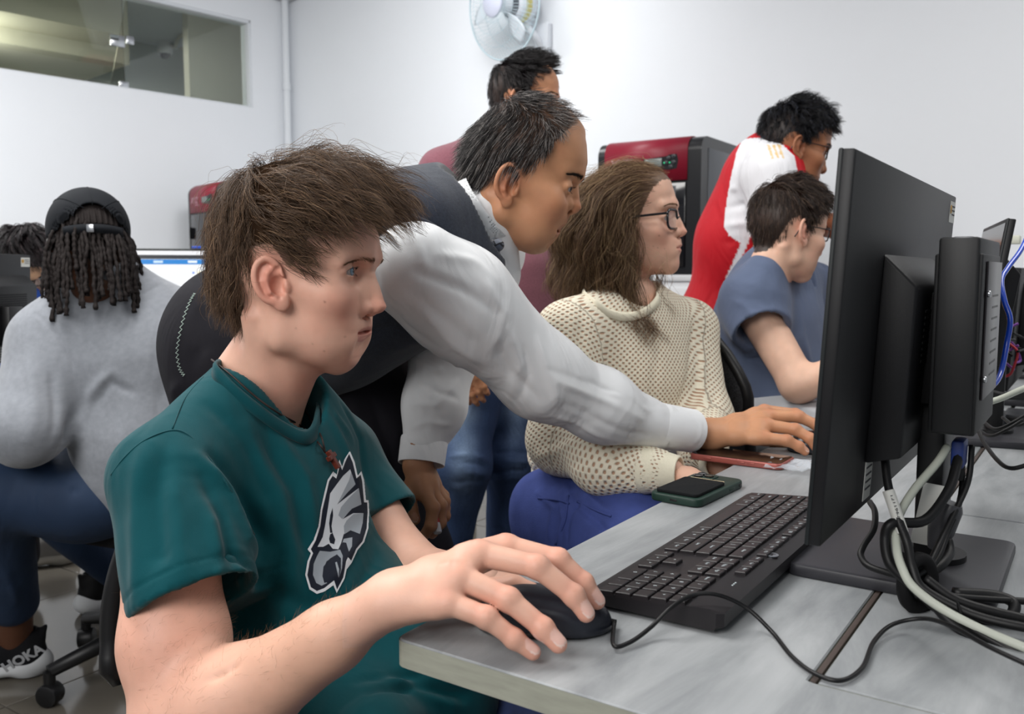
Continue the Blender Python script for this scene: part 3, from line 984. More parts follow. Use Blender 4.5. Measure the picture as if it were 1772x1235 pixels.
SL = .314; SL2 = .322
d1 = desk('computer_desk', 0, 0, 0, 0, 'long pale grey wood-look desk whose front corner is nearest the camera', [(.62, .06), (.045, 1.55), (.29, 1.55), (.78, .06)],
          poly=[(0, 0), (.82, 0), (.82, .115), (SL2, .115), (SL, .117), (SL, 1.62), (0, 1.62)])
box('slot_trim', (.0045, 1.50, .004), (.3175, .870, DZ - .003), mat('brown_trim', srgb(74, 64, 60), .5, .4), d1, bevel=.0005)
desk('computer_desk', 0, SL, 1.622, 3.0, 'pale grey desk before the man in the blue T-shirt, farther along the row', [(.045, 1.7), (.045, 2.95), (.29, 2.95)], rad=0)
desk('computer_desk', SL2, .86, .118, .6965, 'square grey desktop under the base of the large black monitor', [(.36, .16), (.82, .16), (.82, .64)], rad=0)
desk('computer_desk', SL2, .86, .7005, 1.62, 'grey desktop behind the large monitor where loose cables lie', [(.36, .75), (.82, .75), (.82, 1.57)], rad=0)
desk('computer_desk', SL2, .86, 1.622, 3.0, 'farthest grey desktop in the right corner of the view', [(.36, 1.7), (.82, 1.7), (.82, 2.95)], rad=0)


# ------------------------------------------------------------------ office chair
def office_chair(e, back=(-.22, 0), seat_z=.46, backh=.46, rot=0.0, back_z0=None, base_rot=20):
    bz = seat_z + .03 if back_z0 is None else back_z0
    m = M_BLACK
    R = Matrix.Rotation(rot, 4, 'Z')
    def pt(x, y, z): v = R @ Vector((x, y, z)); return np.array(v)
    bm = bmesh.new(); bm_box(bm, (.46, .46, .07), (0, 0, seat_z - .035), Euler((0, 0, rot)), .03, 3)
    me = bpy.data.meshes.new('seat'); bm.to_mesh(me); bm.free(); me.shade_smooth(); link('seat', me, M_FABB, e)
    # curved mesh back
    V = []; F = []; nx, nz = 12, 10
    for s in (0, 1):
        for i in range(nx + 1):
            for j in range(nz + 1):
                a = -1 + 2 * i / nx; z = bz + backh * j / nz * (1 - .25 * a ** 4)
                w = .215 * (1 - .10 * (j / nz) ** 2)
                x = back[0] - .02 + .05 * a * a - .06 * (j / nz - .35) ** 2 * (-1) - (.02 if s else 0)
                V.append(pt(x, a * w, z))
    def id_(s, i, j): return s * (nx + 1) * (nz + 1) + i * (nz + 1) + j
    for i in range(nx):
        for j in range(nz):
            F.append((id_(0, i, j), id_(0, i + 1, j), id_(0, i + 1, j + 1), id_(0, i, j + 1))); F.append((id_(1, i, j + 1), id_(1, i + 1, j + 1), id_(1, i + 1, j), id_(1, i, j)))
    link('mesh_back', pymesh('mesh_back', V, F), M_MESHB, e)
    rim = [V[id_(0, 0, j)] for j in range(nz + 1)] + [V[id_(0, i, nz)] for i in range(1, nx + 1)] + [V[id_(0, nx, j)] for j in range(nz - 1, -1, -1)] + [V[id_(0, i, 0)] for i in range(nx - 1, 0, -1)]
    tube('back_frame', rim[::2], .013, m, e, n=3, closed=True)
    tube('back_support', [pt(-.05, 0, seat_z - .08), pt(back[0] - .04, 0, seat_z - .07), pt(back[0] - .06, 0, seat_z + .08), pt(back[0] - .03, 0, seat_z + .22)], .016, m, e)
    cyl('gas_lift', .025, seat_z - .18, (0, 0, (seat_z - .18) / 2 + .10), m, e)
    for k in range(5):
        a = math.radians(72 * k + base_rot) + rot
        d = np.array([math.cos(a), math.sin(a), 0])
        V_, F_ = tube_geo([np.array([0, 0, .125]) + d * .02, np.array([0, 0, .115]) + d * .15, np.array([0, 0, .085]) + d * .29], [.026, .022, .017], 8)
        link('base_arm', pymesh('base_arm', V_, F_), m, e)
        c = d * .29
        w = cyl('caster', .028, .042, (c[0], c[1], .029), m, e, axis='x', bevel=.006)
        w.matrix_basis = Matrix.Translation((c[0], c[1], .029)) @ Matrix.Rotation(a + .6, 4, 'Z') @ Matrix.Translation((-c[0], -c[1], -.029))
        cyl('caster_stem', .014, .03, (c[0], c[1], .07), m, e)


def mesh_fabric():
    m, nt, b = _nodes('mesh_fabric'); N = nt.nodes; L = nt.links
    tc = N.new('ShaderNodeTexCoord'); vo = N.new('ShaderNodeTexVoronoi'); vo.inputs['Scale'].default_value = 260
    L.new(tc.outputs['Object'], vo.inputs['Vector'])
    cr = N.new('ShaderNodeValToRGB'); cr.color_ramp.elements[0].color = (.004, .004, .005, 1); cr.color_ramp.elements[1].color = (.05, .05, .055, 1); cr.color_ramp.elements[1].position = .6
    L.new(vo.outputs[0], cr.inputs[0]); L.new(cr.outputs[0], b.inputs['Base Color']); b.inputs['Roughness'].default_value = .8
    bp = N.new('ShaderNodeBump'); bp.inputs['Strength'].default_value = .5; bp.inputs['Distance'].default_value = .002; L.new(vo.outputs[0], bp.inputs['Height']); L.new(bp.outputs[0], b.inputs['Normal'])
    return m


M_MESHB = mesh_fabric()
M_FABB = mat('black_fabric', srgb(24, 24, 27), .9, .2, bump=.4, bscale=900)
# ================================================================== shared person builders
M_SKIN = mat('skin', (.8, .6, .5), .48, .35, attr=True, var=.05, vscale=55, bump=.12, bscale=900, sss=.10)
M_EYE = mat('eye', (1, 1, 1), .06, .6, attr=True)


def hair_mat(name, rough=.42, spec=.35):
    return mat(name, (.1, .07, .05), rough, spec, attr=True)


M_HAIR = hair_mat('hair', .5, .30)
M_UNDER = mat('matt_hair_base', (.1, .07, .05), 1.0, 0.0, attr=True)  # matt, darker hair colour that hides the scalp between strands


def skullsurf(M, c, r):
    Mi = np.linalg.inv(M); R = M[:3, :3]; s = np.cbrt(np.linalg.det(R)); c = np.array(c); r = np.array(r)
    def f(p):
        q = app(Mi, p) - c
        a = q / r; k0 = np.linalg.norm(a, axis=1) + 1e-9; b = a / r; k1 = np.linalg.norm(b, axis=1) + 1e-9
        n = (b / k1[:, None]) @ R.T / s
        return k0 * (k0 - 1) / k1 * s, n
    return f


def roots_on(M, c, r, n, keep, seed=0):
    rs = np.random.RandomState(seed); out = []; tot = 0
    while tot < n:
        d = rs.normal(size=(n * 3, 3)); d /= np.linalg.norm(d, axis=1)[:, None]
        L = np.array(c) + d * r
        L = L[keep(L)]; out.append(L); tot += len(L)
    L = np.concatenate(out)[:n]
    return L


def lift_roots(bv, M, c, L):
    """carry roots from the skull ellipsoid to the real scalp surface"""
    W = app(M, L); cw = app(M, np.array(c)); out = []
    for q in W:
        d = q - cw; n = np.linalg.norm(d); d = d / n
        h = bv.ray_cast(Vector(cw + d * (n + .04)), Vector(-d))
        out.append(np.array(h[0]) if h[0] is not None and np.linalg.norm(np.array(h[0]) - q) < .02 else q)
    return np.array(out)


def hairline(tab):
    a = np.array([t[0] for t in tab], float); z = np.array([t[1] for t in tab], float)
    def f(L, cx=0.0):
        ph = np.degrees(np.arctan2(np.abs(L[:, 1]), L[:, 0] - cx))
        return L[:, 2] > np.interp(ph, a, z)
    return f


def hair_cols(n, base, var, seed=0, tint=None):
    rs = np.random.RandomState(seed)
    g = rs.normal(size=(n, 1)) * var
    C = np.array(base)[None, :] * np.exp(g)
    if tint is not None:
        t = rs.uniform(0, 1, (n, 1)) < tint[1]
        C = np.where(t, np.array(tint[0])[None, :] * np.exp(g * .5), C)
    return C


def paint_scalp(C, L, keep, col, amt=.9):
    j = vnoise(L, 900, 3, 2)[:, None] * np.array([[0, 0, .0035]]); m = keep(L + j) & keep(L - [0, 0, .002])
    C = C.copy(); C[m] = C[m] * (1 - amt) + np.array(col) * amt
    return C


class Person:
    """collects skin surfaces into one mesh object; clothes and hair become its children"""
    def __init__(s, name='person'): s.parts = []; s.cols = []; s.kids = []; s.name = name
    def skin(s, V, F, C): s.parts.append((V, F)); s.cols.append(C)
    def finish(s, label, group=None, M=None):
        V, F = joinm(s.parts); C = np.concatenate(s.cols)
        s.o = link(s.name, npmesh(s.name, V, F, C), M or M_SKIN)
        tag(s.o, label, 'person', group)
        return s.o


def skin_ops(P_, ops, lo, hi, h, col, M=ID4, colf=None, it=1):
    V, F = region(ops, lo, hi, h, M, it)
    C = np.tile(np.array(col, float), (len(V), 1))
    if colf is not None: C = colf(V, C)
    P_.skin(V, F, C); return V, F


def blobcol(V, C, c, r, col, a):
    w = np.clip(a * np.exp(-((V - np.array(c)) ** 2).sum(1) / r ** 2), 0, 1)[:, None]
    return C * (1 - w) + np.array(col) * w


def hand_ops(wrist, fingers, thumb, wr=.026, kn=.0125, palm_dir=None, k=.008, flat=.62, kw=.016):
    """wrist point, fingers = 4 lists [mcp, pip, dip, tip] with radii tuples; palm built from wrist to every knuckle"""
    O = []
    for j, (pts, rr) in enumerate(fingers):
        O += [cap(wrist + (pts[0] - wrist) * .12, pts[0], wr * .62, rr[0] * 1.12, k=kw, flat=palm_dir, fs=flat + .15)]
    m = [f[0][0] for f in fingers]
    for a, b in zip(m[:-1], m[1:]):
        O.append(cap(a * .85 + wrist * .15, b * .85 + wrist * .15, kn * .95, k=.012, flat=palm_dir, fs=.85))
        O.append(cap(a * .5 + wrist * .5, b * .5 + wrist * .5, kn * 1.05, k=.014))
    for pts, rr in fingers:
        O += chain(pts, rr, k=.0025)
        for q, r in zip(pts[:3], rr[:3]): O.append(ell(q, (r * 1.07,) * 3, k=.004))
    if thumb is not None:
        pts, rr = thumb
        O += chain(pts, rr, k=.004, k0=.014)
    return O


def nails(V, C, N, tips, col, w=.0055, ln=.0075):
    """tips: (tip point, direction of the finger, dorsal normal, radius)"""
    for t, d, n, r in tips:
        d = d / np.linalg.norm(d); n = n - d * np.dot(n, d); n /= np.linalg.norm(n); b = np.cross(d, n)
        c = t + n * r * .9 - d * ln * .25
        q = V - c
        x = q @ d; y = q @ b; z = q @ n
        m = ((np.abs(x) / ln) ** 3 + (np.abs(y) / w) ** 3 < 1) & (np.abs(z) < r * .9)
        edge = ((np.abs(x) / ln) ** 3 + (np.abs(y) / w) ** 3 > .55) & m & (x > 0)
        C[m] = C[m] * .25 + np.array(col) * .75
        C[edge] = C[edge] * .5 + np.array((.85, .76, .70)) * .5
        V[m] += n * .00015
    return V, C


def cloth(name, ops, h, m, parent, fold=None, noise_=(), lo=None, hi=None, colf=None, it=2, M=ID4, maxbox=None):
    if lo is None:
        lo, hi = opsbounds(ops, .015)
    V, F = region(ops, lo, hi, h, M, it)
    N = vnormals(V, F)
    d = np.zeros(len(V))
    for sc, amp, seed in noise_: d += vnoise(V, sc, seed) * amp
    V = V + N * d[:, None]
    if fold: V = folds(V, N, fold)
    C = colf(V, N) if colf else None
    o = link(name, npmesh(name, V, F, C), m, parent)
    return o, V, F


def onsurf(bv, pts, off=0.0):
    out = []
    for x, y in pts:
        h = bv.ray_cast(Vector((0, 0, CAMZ)), Vector(ray(x, y)).normalized())
        if h[0] is not None: out.append(np.array(h[0]) + np.array(h[1]) * off)
    return out


def inpoly(X, Y, poly):
    n = len(poly); ins = np.zeros(X.shape, bool)
    for i in range(n):
        x1, y1 = poly[i]; x2, y2 = poly[(i + 1) % n]
        if y1 == y2: continue
        c = ((y1 > Y) != (y2 > Y)) & (X < (x2 - x1) * (Y - y1) / (y2 - y1) + x1)
        ins ^= c
    return ins


def decal(name, layers, bv, parent, off, step, m, ss=3):
    """a thin print lying on a cloth surface; colours by vertex"""
    po = np.array(layers[0][0]); x0, y0 = po.min(0) - step; x1, y1 = po.max(0) + step
    xs = np.arange(x0, x1, step); ys = np.arange(y0, y1, step); X, Y = np.meshgrid(xs, ys, indexing='ij')
    ins = inpoly(X, Y, layers[0][0])
    C = np.zeros(X.shape + (3,))
    for i in range(ss):
        for j in range(ss):
            dx = (i + .5 - ss / 2) / ss * step; dy = (j + .5 - ss / 2) / ss * step
            c = np.tile(np.array(layers[0][1]), X.shape + (1,))
            for poly, col in layers[1:]:
                k = inpoly(X + dx, Y + dy, poly); c[k] = col
            C += c / (ss * ss)
    idx = -np.ones(X.shape, int); V = []; CC = []; 
    grow_ = ins.copy(); grow_[1:] |= ins[:-1]; grow_[:-1] |= ins[1:]; grow_[:, 1:] |= ins[:, :-1]; grow_[:, :-1] |= ins[:, 1:]
    for i, j in np.argwhere(grow_):
        h = bv.ray_cast(Vector((0, 0, CAMZ)), Vector(ray(X[i, j], Y[i, j])).normalized())
        if h[0] is None: continue
        idx[i, j] = len(V); V.append(np.array(h[0]) + np.array(h[1]) * off); CC.append(C[i, j])
    F = []
    for i, j in np.argwhere(ins[:-1, :-1] | ins[1:, 1:]):
        q = (idx[i, j], idx[i + 1, j], idx[i + 1, j + 1], idx[i, j + 1])
        if min(q) >= 0: F.append(q)
    return link(name, npmesh(name, np.array(V), np.array(F), np.array(CC)), m, parent)


def lashes(M, p, parent, col=None, ln=.0042, r=.00012, n=26):
    m = col or M_BROWD
    S = []
    rs = np.random.RandomState(3)
    for s in (-1, 1):
        for lid, nn, l in ((1, n, ln), (-1, n // 2, ln * .5)):
            for i in range(nn):
                t = -1 + 2 * i / (nn - 1)
                yy = .0112 * t; zz = lid * p['eyeopen'] * math.sqrt(max(0, 1 - t * t)) * .95 - .0006
                xx = math.sqrt(max(0, .0142 ** 2 - yy ** 2 - zz ** 2)) - .0004
                q = np.array([p['eyex'] + xx, s * (p['eyey'] + yy), zz])
                d = np.array([.8, s * (.35 * t + .15), .35 * lid]); d /= np.linalg.norm(d)
                L_ = l * rs.uniform(.6, 1.1)
                S.append([q, q + d * L_ * .4, q + d * L_ * .75 + np.array([0, 0, lid * .0004]), q + d * L_ + np.array([0, 0, lid * .0012])])
    S = app(M, np.array(S).reshape(-1, 3)).reshape(-1, 4, 3)
    return strand_mesh('eyelashes', S, r, m, parent)


def proj(V):
    q = np.asarray(V) - [0, 0, CAMZ]; c, s = math.cos(PITCH), math.sin(PITCH)
    f = q[:, 1] * c - q[:, 2] * s; u = q[:, 1] * s + q[:, 2] * c
    return CX + q[:, 0] / f * FPX, CY - u / f * FPX


def headmat(eyepx, d, yaw, pitch, s, hp, roll=0.0, side=-1, sz=1.0):
    p = dict(HEAD0); p.update(hp)
    R = RZ(yaw) @ RY(pitch) @ RX(roll) @ SCL(s, s, s * sz)
    loc = np.array([p['eyex'] + .0126, side * p['eyey'], 0])
    T = P(eyepx[0], eyepx[1], d) - R[:3, :3] @ loc
    return TR(*T) @ R


def add_head(pe, M, hp, tone, h=.002, line=None, scalp=None, lo=(-.115, -.1, -.19), hi=(.13, .1, .13), stub=None, cx=0.0):
    O, p = head_ops(M, hp)
    V, F = region(O, lo, hi, h, M, it=1)
    L = app(np.linalg.inv(M), V)
    C = head_colour(L, p, *tone, stubble=stub)
    if scalp is not None: C = paint_scalp(C, L, lambda q: hairline(line)(q, cx), scalp, .97)
    pe.skin(V, F, C)
    return p, BVHTree.FromPolygons([Vector(v) for v in V], [tuple(f) for f in F])


def simple_hair(name, M, p, line, n, m, o, ln, lift, base, var=.25, k=9, r=.0005, spread=.004, comb=None, seed=1, tint=None, wob=.2, cx=.0, cr=(-.045, 0, .085), under=.004, conv=.35, topl=.0, grav=.3, line_u=None, uz=.0):
    """short hair for one head: guides over the scalp with finer strands about each"""
    c = np.array([p['skull'][0], 0, p['skull'][1]]); rr = np.array(p['skull'][2:]); s = np.cbrt(abs(np.linalg.det(M[:3, :3])))
    hl = hairline(line); keep = lambda q: hl(q, cx)
    Lr = roots_on(M, c, rr, n, keep, seed); Mi = np.linalg.inv(M); Rm = M[:3, :3] / s
    cr = np.array(cr); comb = np.array(comb if comb is not None else (.5, 0, 0))
    def flow(pw, t):
        q = app(Mi, pw); away = q - cr; away /= np.linalg.norm(away, axis=1)[:, None] + 1e-9
        a = q - c; side = np.clip(np.abs(a[:, 1:2]) / .06, 0, 1); top = np.clip(a[:, 2:3] / .06, 0, 1)
        d = away * .8 + comb * (.3 + top) + np.array([0, 0, -.8]) * side * (1 - top * .7)
        d = d + np.array([0, 0, -.9]) * (a[:, 0:1] < -.03)
        d[:, 2] -= t * grav
        d = d + vnoise(pw, 45, seed, 1)[:, None] * np.array([[.2, .35, .2]])
        return d / np.linalg.norm(d, axis=1)[:, None] @ Rm.T
    surf = skullsurf(M, c, rr)
    nL = (Lr - c) / rr ** 2; nL /= np.linalg.norm(nL, axis=1)[:, None]; rw = app(M, Lr); nW = nL @ Rm.T
    d0 = nW * .7 + flow(rw, 0); d0 /= np.linalg.norm(d0, axis=1)[:, None]
    rs = np.random.RandomState(seed + 3); topf = np.clip((Lr[:, 2] - c[2]) / .06, 0, 1)
    L_ = (ln + topl * topf) * rs.uniform(.7, 1.1, len(Lr)) * s; lm = (lift + lift * topf * 1.2) * rs.uniform(.6, 1.2, len(Lr)) * s
    G = grow(rw, d0, L_, k, flow, surf, lambda t: lm * np.sin(min(1, t * 1.6 + .1) * 1.5708), wob=wob, seed=seed)
    S = children(G, m, spread, conv, seed + 1, .0015)
    strand_mesh(name, S, r, M_HAIR, o, hair_cols(len(S), base, var, seed, tint))
    if under:
        V, F = region([ell(c, rr + under, M=M)], (-.13, -.11, -.09), (.14, .11, .14), .004, M)
        lu = [(a, z + .010) for a, z in (line_u or line)]
        F = F[hairline(lu)(app(Mi, V), cx)[F].all(axis=1)]
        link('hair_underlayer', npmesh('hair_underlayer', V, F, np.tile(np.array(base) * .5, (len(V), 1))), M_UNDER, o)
    return G


def glasses(M, p, label, fm, lm, w=.024, h=.019, r=.0016, z=-.002, x=.012, temple=True, shape='rect'):
    """two lens rims, bridge, temples, pads; built in head space"""
    e = bpy.data.objects.new('glasses', None); COL.objects.link(e); tag(e, label, 'glasses')
    ex, ey = p['eyex'] + .0122 + x, p['eyey']
    def W_(q): return [app(M, np.array(a)) for a in q]
    s0 = np.cbrt(abs(np.linalg.det(M[:3, :3])))
    org = app(M, np.array([ex, 0, z])); e.location = org
    L = lambda q: [a - org for a in W_(q)]
    for s in (-1, 1):
        pts = []
        for yy, zz in rrect(w * 2, h * 2, h * .62, 4): pts.append((ex - .010 * (abs(s * ey + yy) / .05) ** 2, s * (ey + .001) + yy, z + zz))
        tube('rim', L(pts), r * s0, fm, e, closed=True, smooth=False, sides=8)
        lp = L(pts); c = np.mean(lp, 0); V = [c] + lp; n = len(lp)
        link('lens', pymesh('lens', V, [(0, i + 1, (i + 1) % n + 1) for i in range(n)]), lm, e)
        if temple:
            hx = ex - .010 * ((ey + w) / .05) ** 2
            tube('temple', L([(hx, s * (ey + w), z + h * .55), (hx - .006, s * (ey + w + .006), z + h * .55), (p['ear'][0] + .012, s * .077, z + h * .35 - .001), (p['ear'][0] - .008, s * .079, z + .001), (p['ear'][0] - .022, s * .077, z - .025)]), r * .95 * s0, fm, e, sides=8)
    tube('bridge', L([(ex + .0005, -.009, z + .003), (ex + .003, 0, z + .0055), (ex + .0005, .009, z + .003)]), r * s0, fm, e)
    return e


def plain_arm(pe, pts, rs_, tone, h=.005, extra=None):
    A = chain(pts, rs_, k=.02)
    if extra: A += extra
    lo, hi = opsbounds(A, .01); V, F = region(A, lo, hi, h, it=2); pe.skin(V, F, np.tile(np.array(tone), (len(V), 1)))


def small_hand(pe, wrist, fwd, up, tone, s=1.0, curl=.35, h=.003, thumb=1):
    """relaxed hand: palm, four unequal bent fingers and a thumb"""
    f = fwd / np.linalg.norm(fwd); n = up - f * np.dot(up, f); n /= np.linalg.norm(n); b = np.cross(n, f)
    fs = []
    for i, (l, o_) in enumerate(((.85, -1.45), (1.0, -.5), (.95, .5), (.75, 1.4))):
        m = wrist + f * .088 * s * (1 - .03 * i) + b * o_ * .019 * s; pts = [m]; a = 0
        for j, L in enumerate((.042, .026, .020)):
            a += curl * (1 if j else .5); pts.append(pts[-1] + (f * math.cos(a) - n * math.sin(a)) * L * l * s)
        fs.append((pts, (.0095 * s, .0085 * s, .0075 * s, .0068 * s)))
    t0 = wrist + f * .02 * s - b * thumb * .018 * s
    th = ([t0, t0 + f * .035 * s - b * thumb * .030 * s, t0 + f * .062 * s - b * thumb * .042 * s, t0 + f * .085 * s - b * thumb * .045 * s], (.014 * s, .011 * s, .0095 * s, .008 * s))
    H = hand_ops(wrist, fs, th, wr=.028 * s, palm_dir=n)
    lo, hi = opsbounds(H, .006); V, F = region(H, lo, hi, h, it=1); pe.skin(V, F, np.tile(np.array(tone), (len(V), 1)))


def core(pe, tone, chains, h=.009):
    """the rest of the body under the clothes, so that head, arms and hands hang together"""
    A = []
    for pts, rs_ in chains: A += chain(pts, rs_, k=.02)
    lo, hi = opsbounds(A, .01); V, F = region(A, lo, hi, h, it=1); pe.skin(V, F, np.tile(np.array(tone), (len(V), 1)))
# ================================================================== the young man in front: teal shirt, hand on the mouse
SK_BOY = (np.array(srgb(226, 178, 156)), np.array(srgb(196, 118, 108)), np.array(srgb(214, 132, 112)))
M_TEAL = mat('teal_jersey', srgb(0, 71, 78), .85, .15, var=.08, vscale=25, bump=.25, bscale=1400, sheen=.15, wrk=.35, wsc=11)
M_TEAL2 = mat('teal_rib', srgb(0, 69, 76), .85, .15, bump=.4, bscale=1800, sheen=.15)
M_BROW = mat('brow_hair', srgb(138, 108, 84), .7, .1)
M_BROWD = mat('dark_brow_hair', srgb(32, 24, 20), .55, .2)
HS = 1.09
BM = TR(*(P(503, 469, 1.06))) @ RZ(-9) @ SCL(HS, HS, HS * .975)


BPX = dict(hair=(652, 405), fore=(653, 423), glab=(655, 447), nasion=(647.5, 471), bridge=(656.5, 495), b2=(663, 514), tip=(668.5, 531), ut=(662, 541), sub=(643, 546), ph=(640, 556), ulip=(641, 567), mouth=(629, 574), llip=(631, 586), ment=(621.5, 598), chin=(620, 616), menton=(597, 637))


def build_boy():
    pe = Person()
    hp_b = dict(neck=((-.012, -.080), (-.060, -.170)), neckr=(.046, .062), skull=(.010, .026, .078, .0705, .083), chin=(.0620, -.0970), ment=(.0645, -.0855), llip=(.0785, -.0755), menton=(.047, -.1055), mouth=(.0815, -.0680), adam=0, lipa=.62, eyeopen=.0036, ulip=(.0895, -.0630), nfx=.012)
    for k in LMK: hp_b.pop(k, None)
    hp_b['earr'] = (.0152, .0250)
    hp_b, prof = landmarks(BM, BPX, hp_b)
    O, p = head_ops(BM, hp_b)
    V, F = region(O, (-.10, -.095, -.19), (.118, .095, .122), .00135, BM, it=1)
    L = warp_profile(app(np.linalg.inv(BM), V), prof); V = app(BM, L)
    C = head_colour(L, p, *SK_BOY)
    rs = np.random.RandomState(4)
    for c, a in (((.063, -.06, -.032), 1), ((.055, -.05, -.085), .6), ((.075, -.05, -.07), .5), ((.03, -.06, -.06), .4), ((.045, -.055, -.077), .4)):
        w = np.exp(-((L - np.array(c))[:, [0, 2]] ** 2).sum(1) / .0011 ** 2) * (L[:, 1] < 0) * a
        C = C * (1 - .75 * w[:, None]) + np.array(srgb(120, 70, 50)) * .75 * w[:, None]
    hl = hairline([(0, .066), (25, .064), (42, .060), (54, .046), (62, .032), (70, .012), (77, .000), (83, .012), (92, .028), (108, .020), (122, -.015), (140, -.055), (180, -.070)])
    keep = lambda q: hl(q, 0.012)
    hc = np.array(srgb(62, 46, 34))
    C = paint_scalp(C, L, keep, hc, .75)
    pe.skin(V, F, C)
    bv = BVHTree.FromPolygons([Vector(v) for v in V], [tuple(f) for f in F])
    # ---- right arm and hand on the mouse
    sh = P(278, 838, .905); el = P(318, 1275, .80); wr = P(668, 1040, .725)
    f_p = ([P(777, 1043, .692), P(842, 1068, .680), P(890, 1105, .676), P(922, 1128, .675)], (.0098, .0084, .0074, .0066))
    f_r = ([P(796, 998, .706), P(880, 1037, .690), P(940, 1087, .680), P(966, 1114, .676)], (.0105, .0092, .0082, .0074))
    f_m = ([P(830, 958, .728), P(930, 980, .712), P(993, 1030, .706), P(1014, 1061, .704)], (.0108, .0094, .0084, .0075))
    f_i = ([P(876, 946, .752), P(966, 968, .742), P(1010, 1008, .738), P(1033, 1040, .737)], (.0106, .0092, .0082, .0073))
    th = ([P(730, 1030, .760), P(830, 1024, .775), P(890, 1016, .765), P(940, 1032, .752)], (.016, .0125, .0105, .0085))
    nrm = np.cross(f_i[0][0] - f_p[0][0], f_m[0][0] - wr); nrm *= np.sign(nrm[2]); nrm /= np.linalg.norm(nrm)
    H = hand_ops(wr, [f_p, f_r, f_m, f_i], th, wr=.030, palm_dir=nrm)
    fa = el * .5 + wr * .5
    A = [cap(sh + [.006, 0, 0], sh * .35 + el * .65, .044, .0495, k=.02), cap(sh * .35 + el * .65, el, .0495, .043, k=.02),
         cap(el, el * .72 + wr * .28, .043, .045, k=.03), cap(el * .72 + wr * .28, el * .25 + wr * .75, .044, .029, k=.03), cap(el * .25 + wr * .75, wr, .029, .0265, k=.02, flat=nrm, fs=.85)]
    ops = A + H
    lo, hi = opsbounds(H, .004); 
    lo = np.minimum(lo, wr - .035)
    V, F = region(ops, lo, hi, .0013)
    C = np.tile(SK_BOY[0] * .97, (len(V), 1))
    for f in (f_p, f_r, f_m, f_i):
        for j in (0, 1, 2): C = blobcol(V, C, f[0][j] + nrm * .006, .010, SK_BOY[2], .50)
        C = blobcol(V, C, f[0][3], .011, SK_BOY[2], .55)
    N = vnormals(V, F)
    # tendons, knuckle creases
    V = folds(V, N, [([wr * .35 + f[0][0] * .65 + nrm * .012, f[0][0] + nrm * .010], .003, .0010) for f in (f_p, f_r, f_m, f_i)] +
              [([wr * .2 + f[0][0] * .8 + nrm * .012, f[0][0] + nrm * .012], .006, .0012) for f in (f_r, f_m, f_i)])
    for f in (f_p, f_r, f_m, f_i):
        for j in (1, 2):
            q = f[0][j]; d = f[0][j + 1] - f[0][j - 1]; d /= np.linalg.norm(d); n2 = nrm - d * (nrm @ d); n2 /= np.linalg.norm(n2); b = np.cross(d, n2)
            for o_ in (-.002, .0005, .003):
                c = q + n2 * f[1][j] + d * o_
                V = folds(V, N, [([c - b * .006, c + b * .006], .0007, -.0004)])
    tips = [(f[0][3] - (f[0][3] - f[0][2]) * .10, f[0][3] - f[0][2], nrm + np.array([.1, -.25, .25]), f[1][3]) for f in (f_p, f_r, f_m, f_i)]
    V, C = nails(V, C, N, tips, srgb(236, 196, 184))
    pe.skin(V, F, C)
    # forearm and upper arm, coarser
    lo2, hi2 = opsbounds(A, .01)
    V, F = region(ops, lo2, hi2, .003, it=2)
    inb = np.all((V > lo + .004) & (V < hi - .004), axis=1)
    keepf = ~inb[F].all(axis=1)
    F = F[keepf]
    C = np.tile(SK_BOY[0], (len(V), 1)); C = blobcol(V, C, sh * .45 + el * .55 + np.array([0, -.05, 0]), .06, SK_BOY[2], .25)
    C = blobcol(V, C, el * .3 + wr * .7, .09, np.array(srgb(206, 160, 132)), .5)
    V = folds(V, vnormals(V, F), [([P(345, 1195, .75), P(390, 1160, .74), P(440, 1145, .75)], .004, -.003)])
    pe.skin(V, F, C)
    # fine hair on the forearm
    rs = np.random.RandomState(90); idx = rs.choice(len(V), 2600); Nf = vnormals(V, F); d_ = (wr - el) / np.linalg.norm(wr - el)
    tt = np.clip((V[idx] - el) @ d_ / np.linalg.norm(wr - el), -1, 2); ok = (tt > .05) & (tt < .97) & (rs.uniform(0, 1, len(idx)) < np.clip((V[idx][:, 2] - (el + (wr - el) * tt[:, None])[:, 2]) / .03 + .45, .05, 1))
    q = V[idx][ok]; nn = Nf[idx][ok]; tdir = d_[None, :] * .8 + rs.normal(size=q.shape) * .35 + nn * .35; tdir /= np.linalg.norm(tdir, axis=1)[:, None]; l_ = rs.uniform(.006, .013, (len(q), 1))
    ARMH = np.stack([q, q + tdir * l_ * .4 + nn * .0006, q + tdir * l_], 1)
    # ---- left arm (far side), upper arm from the sleeve into the shadow behind the wrist
    shl = P(588, 800, 1.19); ell_ = P(700, 985, 1.10); wl = P(830, 1010, .98)
    A2 = [cap(shl, ell_, .045, .038, k=.02), cap(ell_, wl, .037, .026, k=.03)]
    lo3, hi3 = opsbounds(A2, .01); V, F = region(A2, lo3, hi3, .004, it=2)
    small_hand(pe, wl, VV * .9 + UU * .5 + np.array([0, 0, -.25]), np.array([0, 0, 1.0]), SK_BOY[0], curl=.6, thumb=-1)
    pe.skin(V, F, np.tile(SK_BOY[0], (len(V), 1)))
    # legs under the desk
    hipl = P(520, 1330, 1.05); hipr = P(430, 1400, .90)
    kn1 = R3(.10, .12, .52); kn2 = R3(.12, .42, .52)
    A3 = [cap(hipr, kn1, .075, .055, k=.03), cap(kn1, kn1 * [1, 1, 0] + VV * .02 + [0, 0, .09], .050, .036, k=.02),
          cap(hipl, kn2, .075, .055, k=.03), cap(kn2, kn2 * [1, 1, 0] + VV * .02 + [0, 0, .09], .050, .036, k=.02)]
    lo3, hi3 = opsbounds(A3, .01); V, F = region(A3, lo3, hi3, .007, it=2)
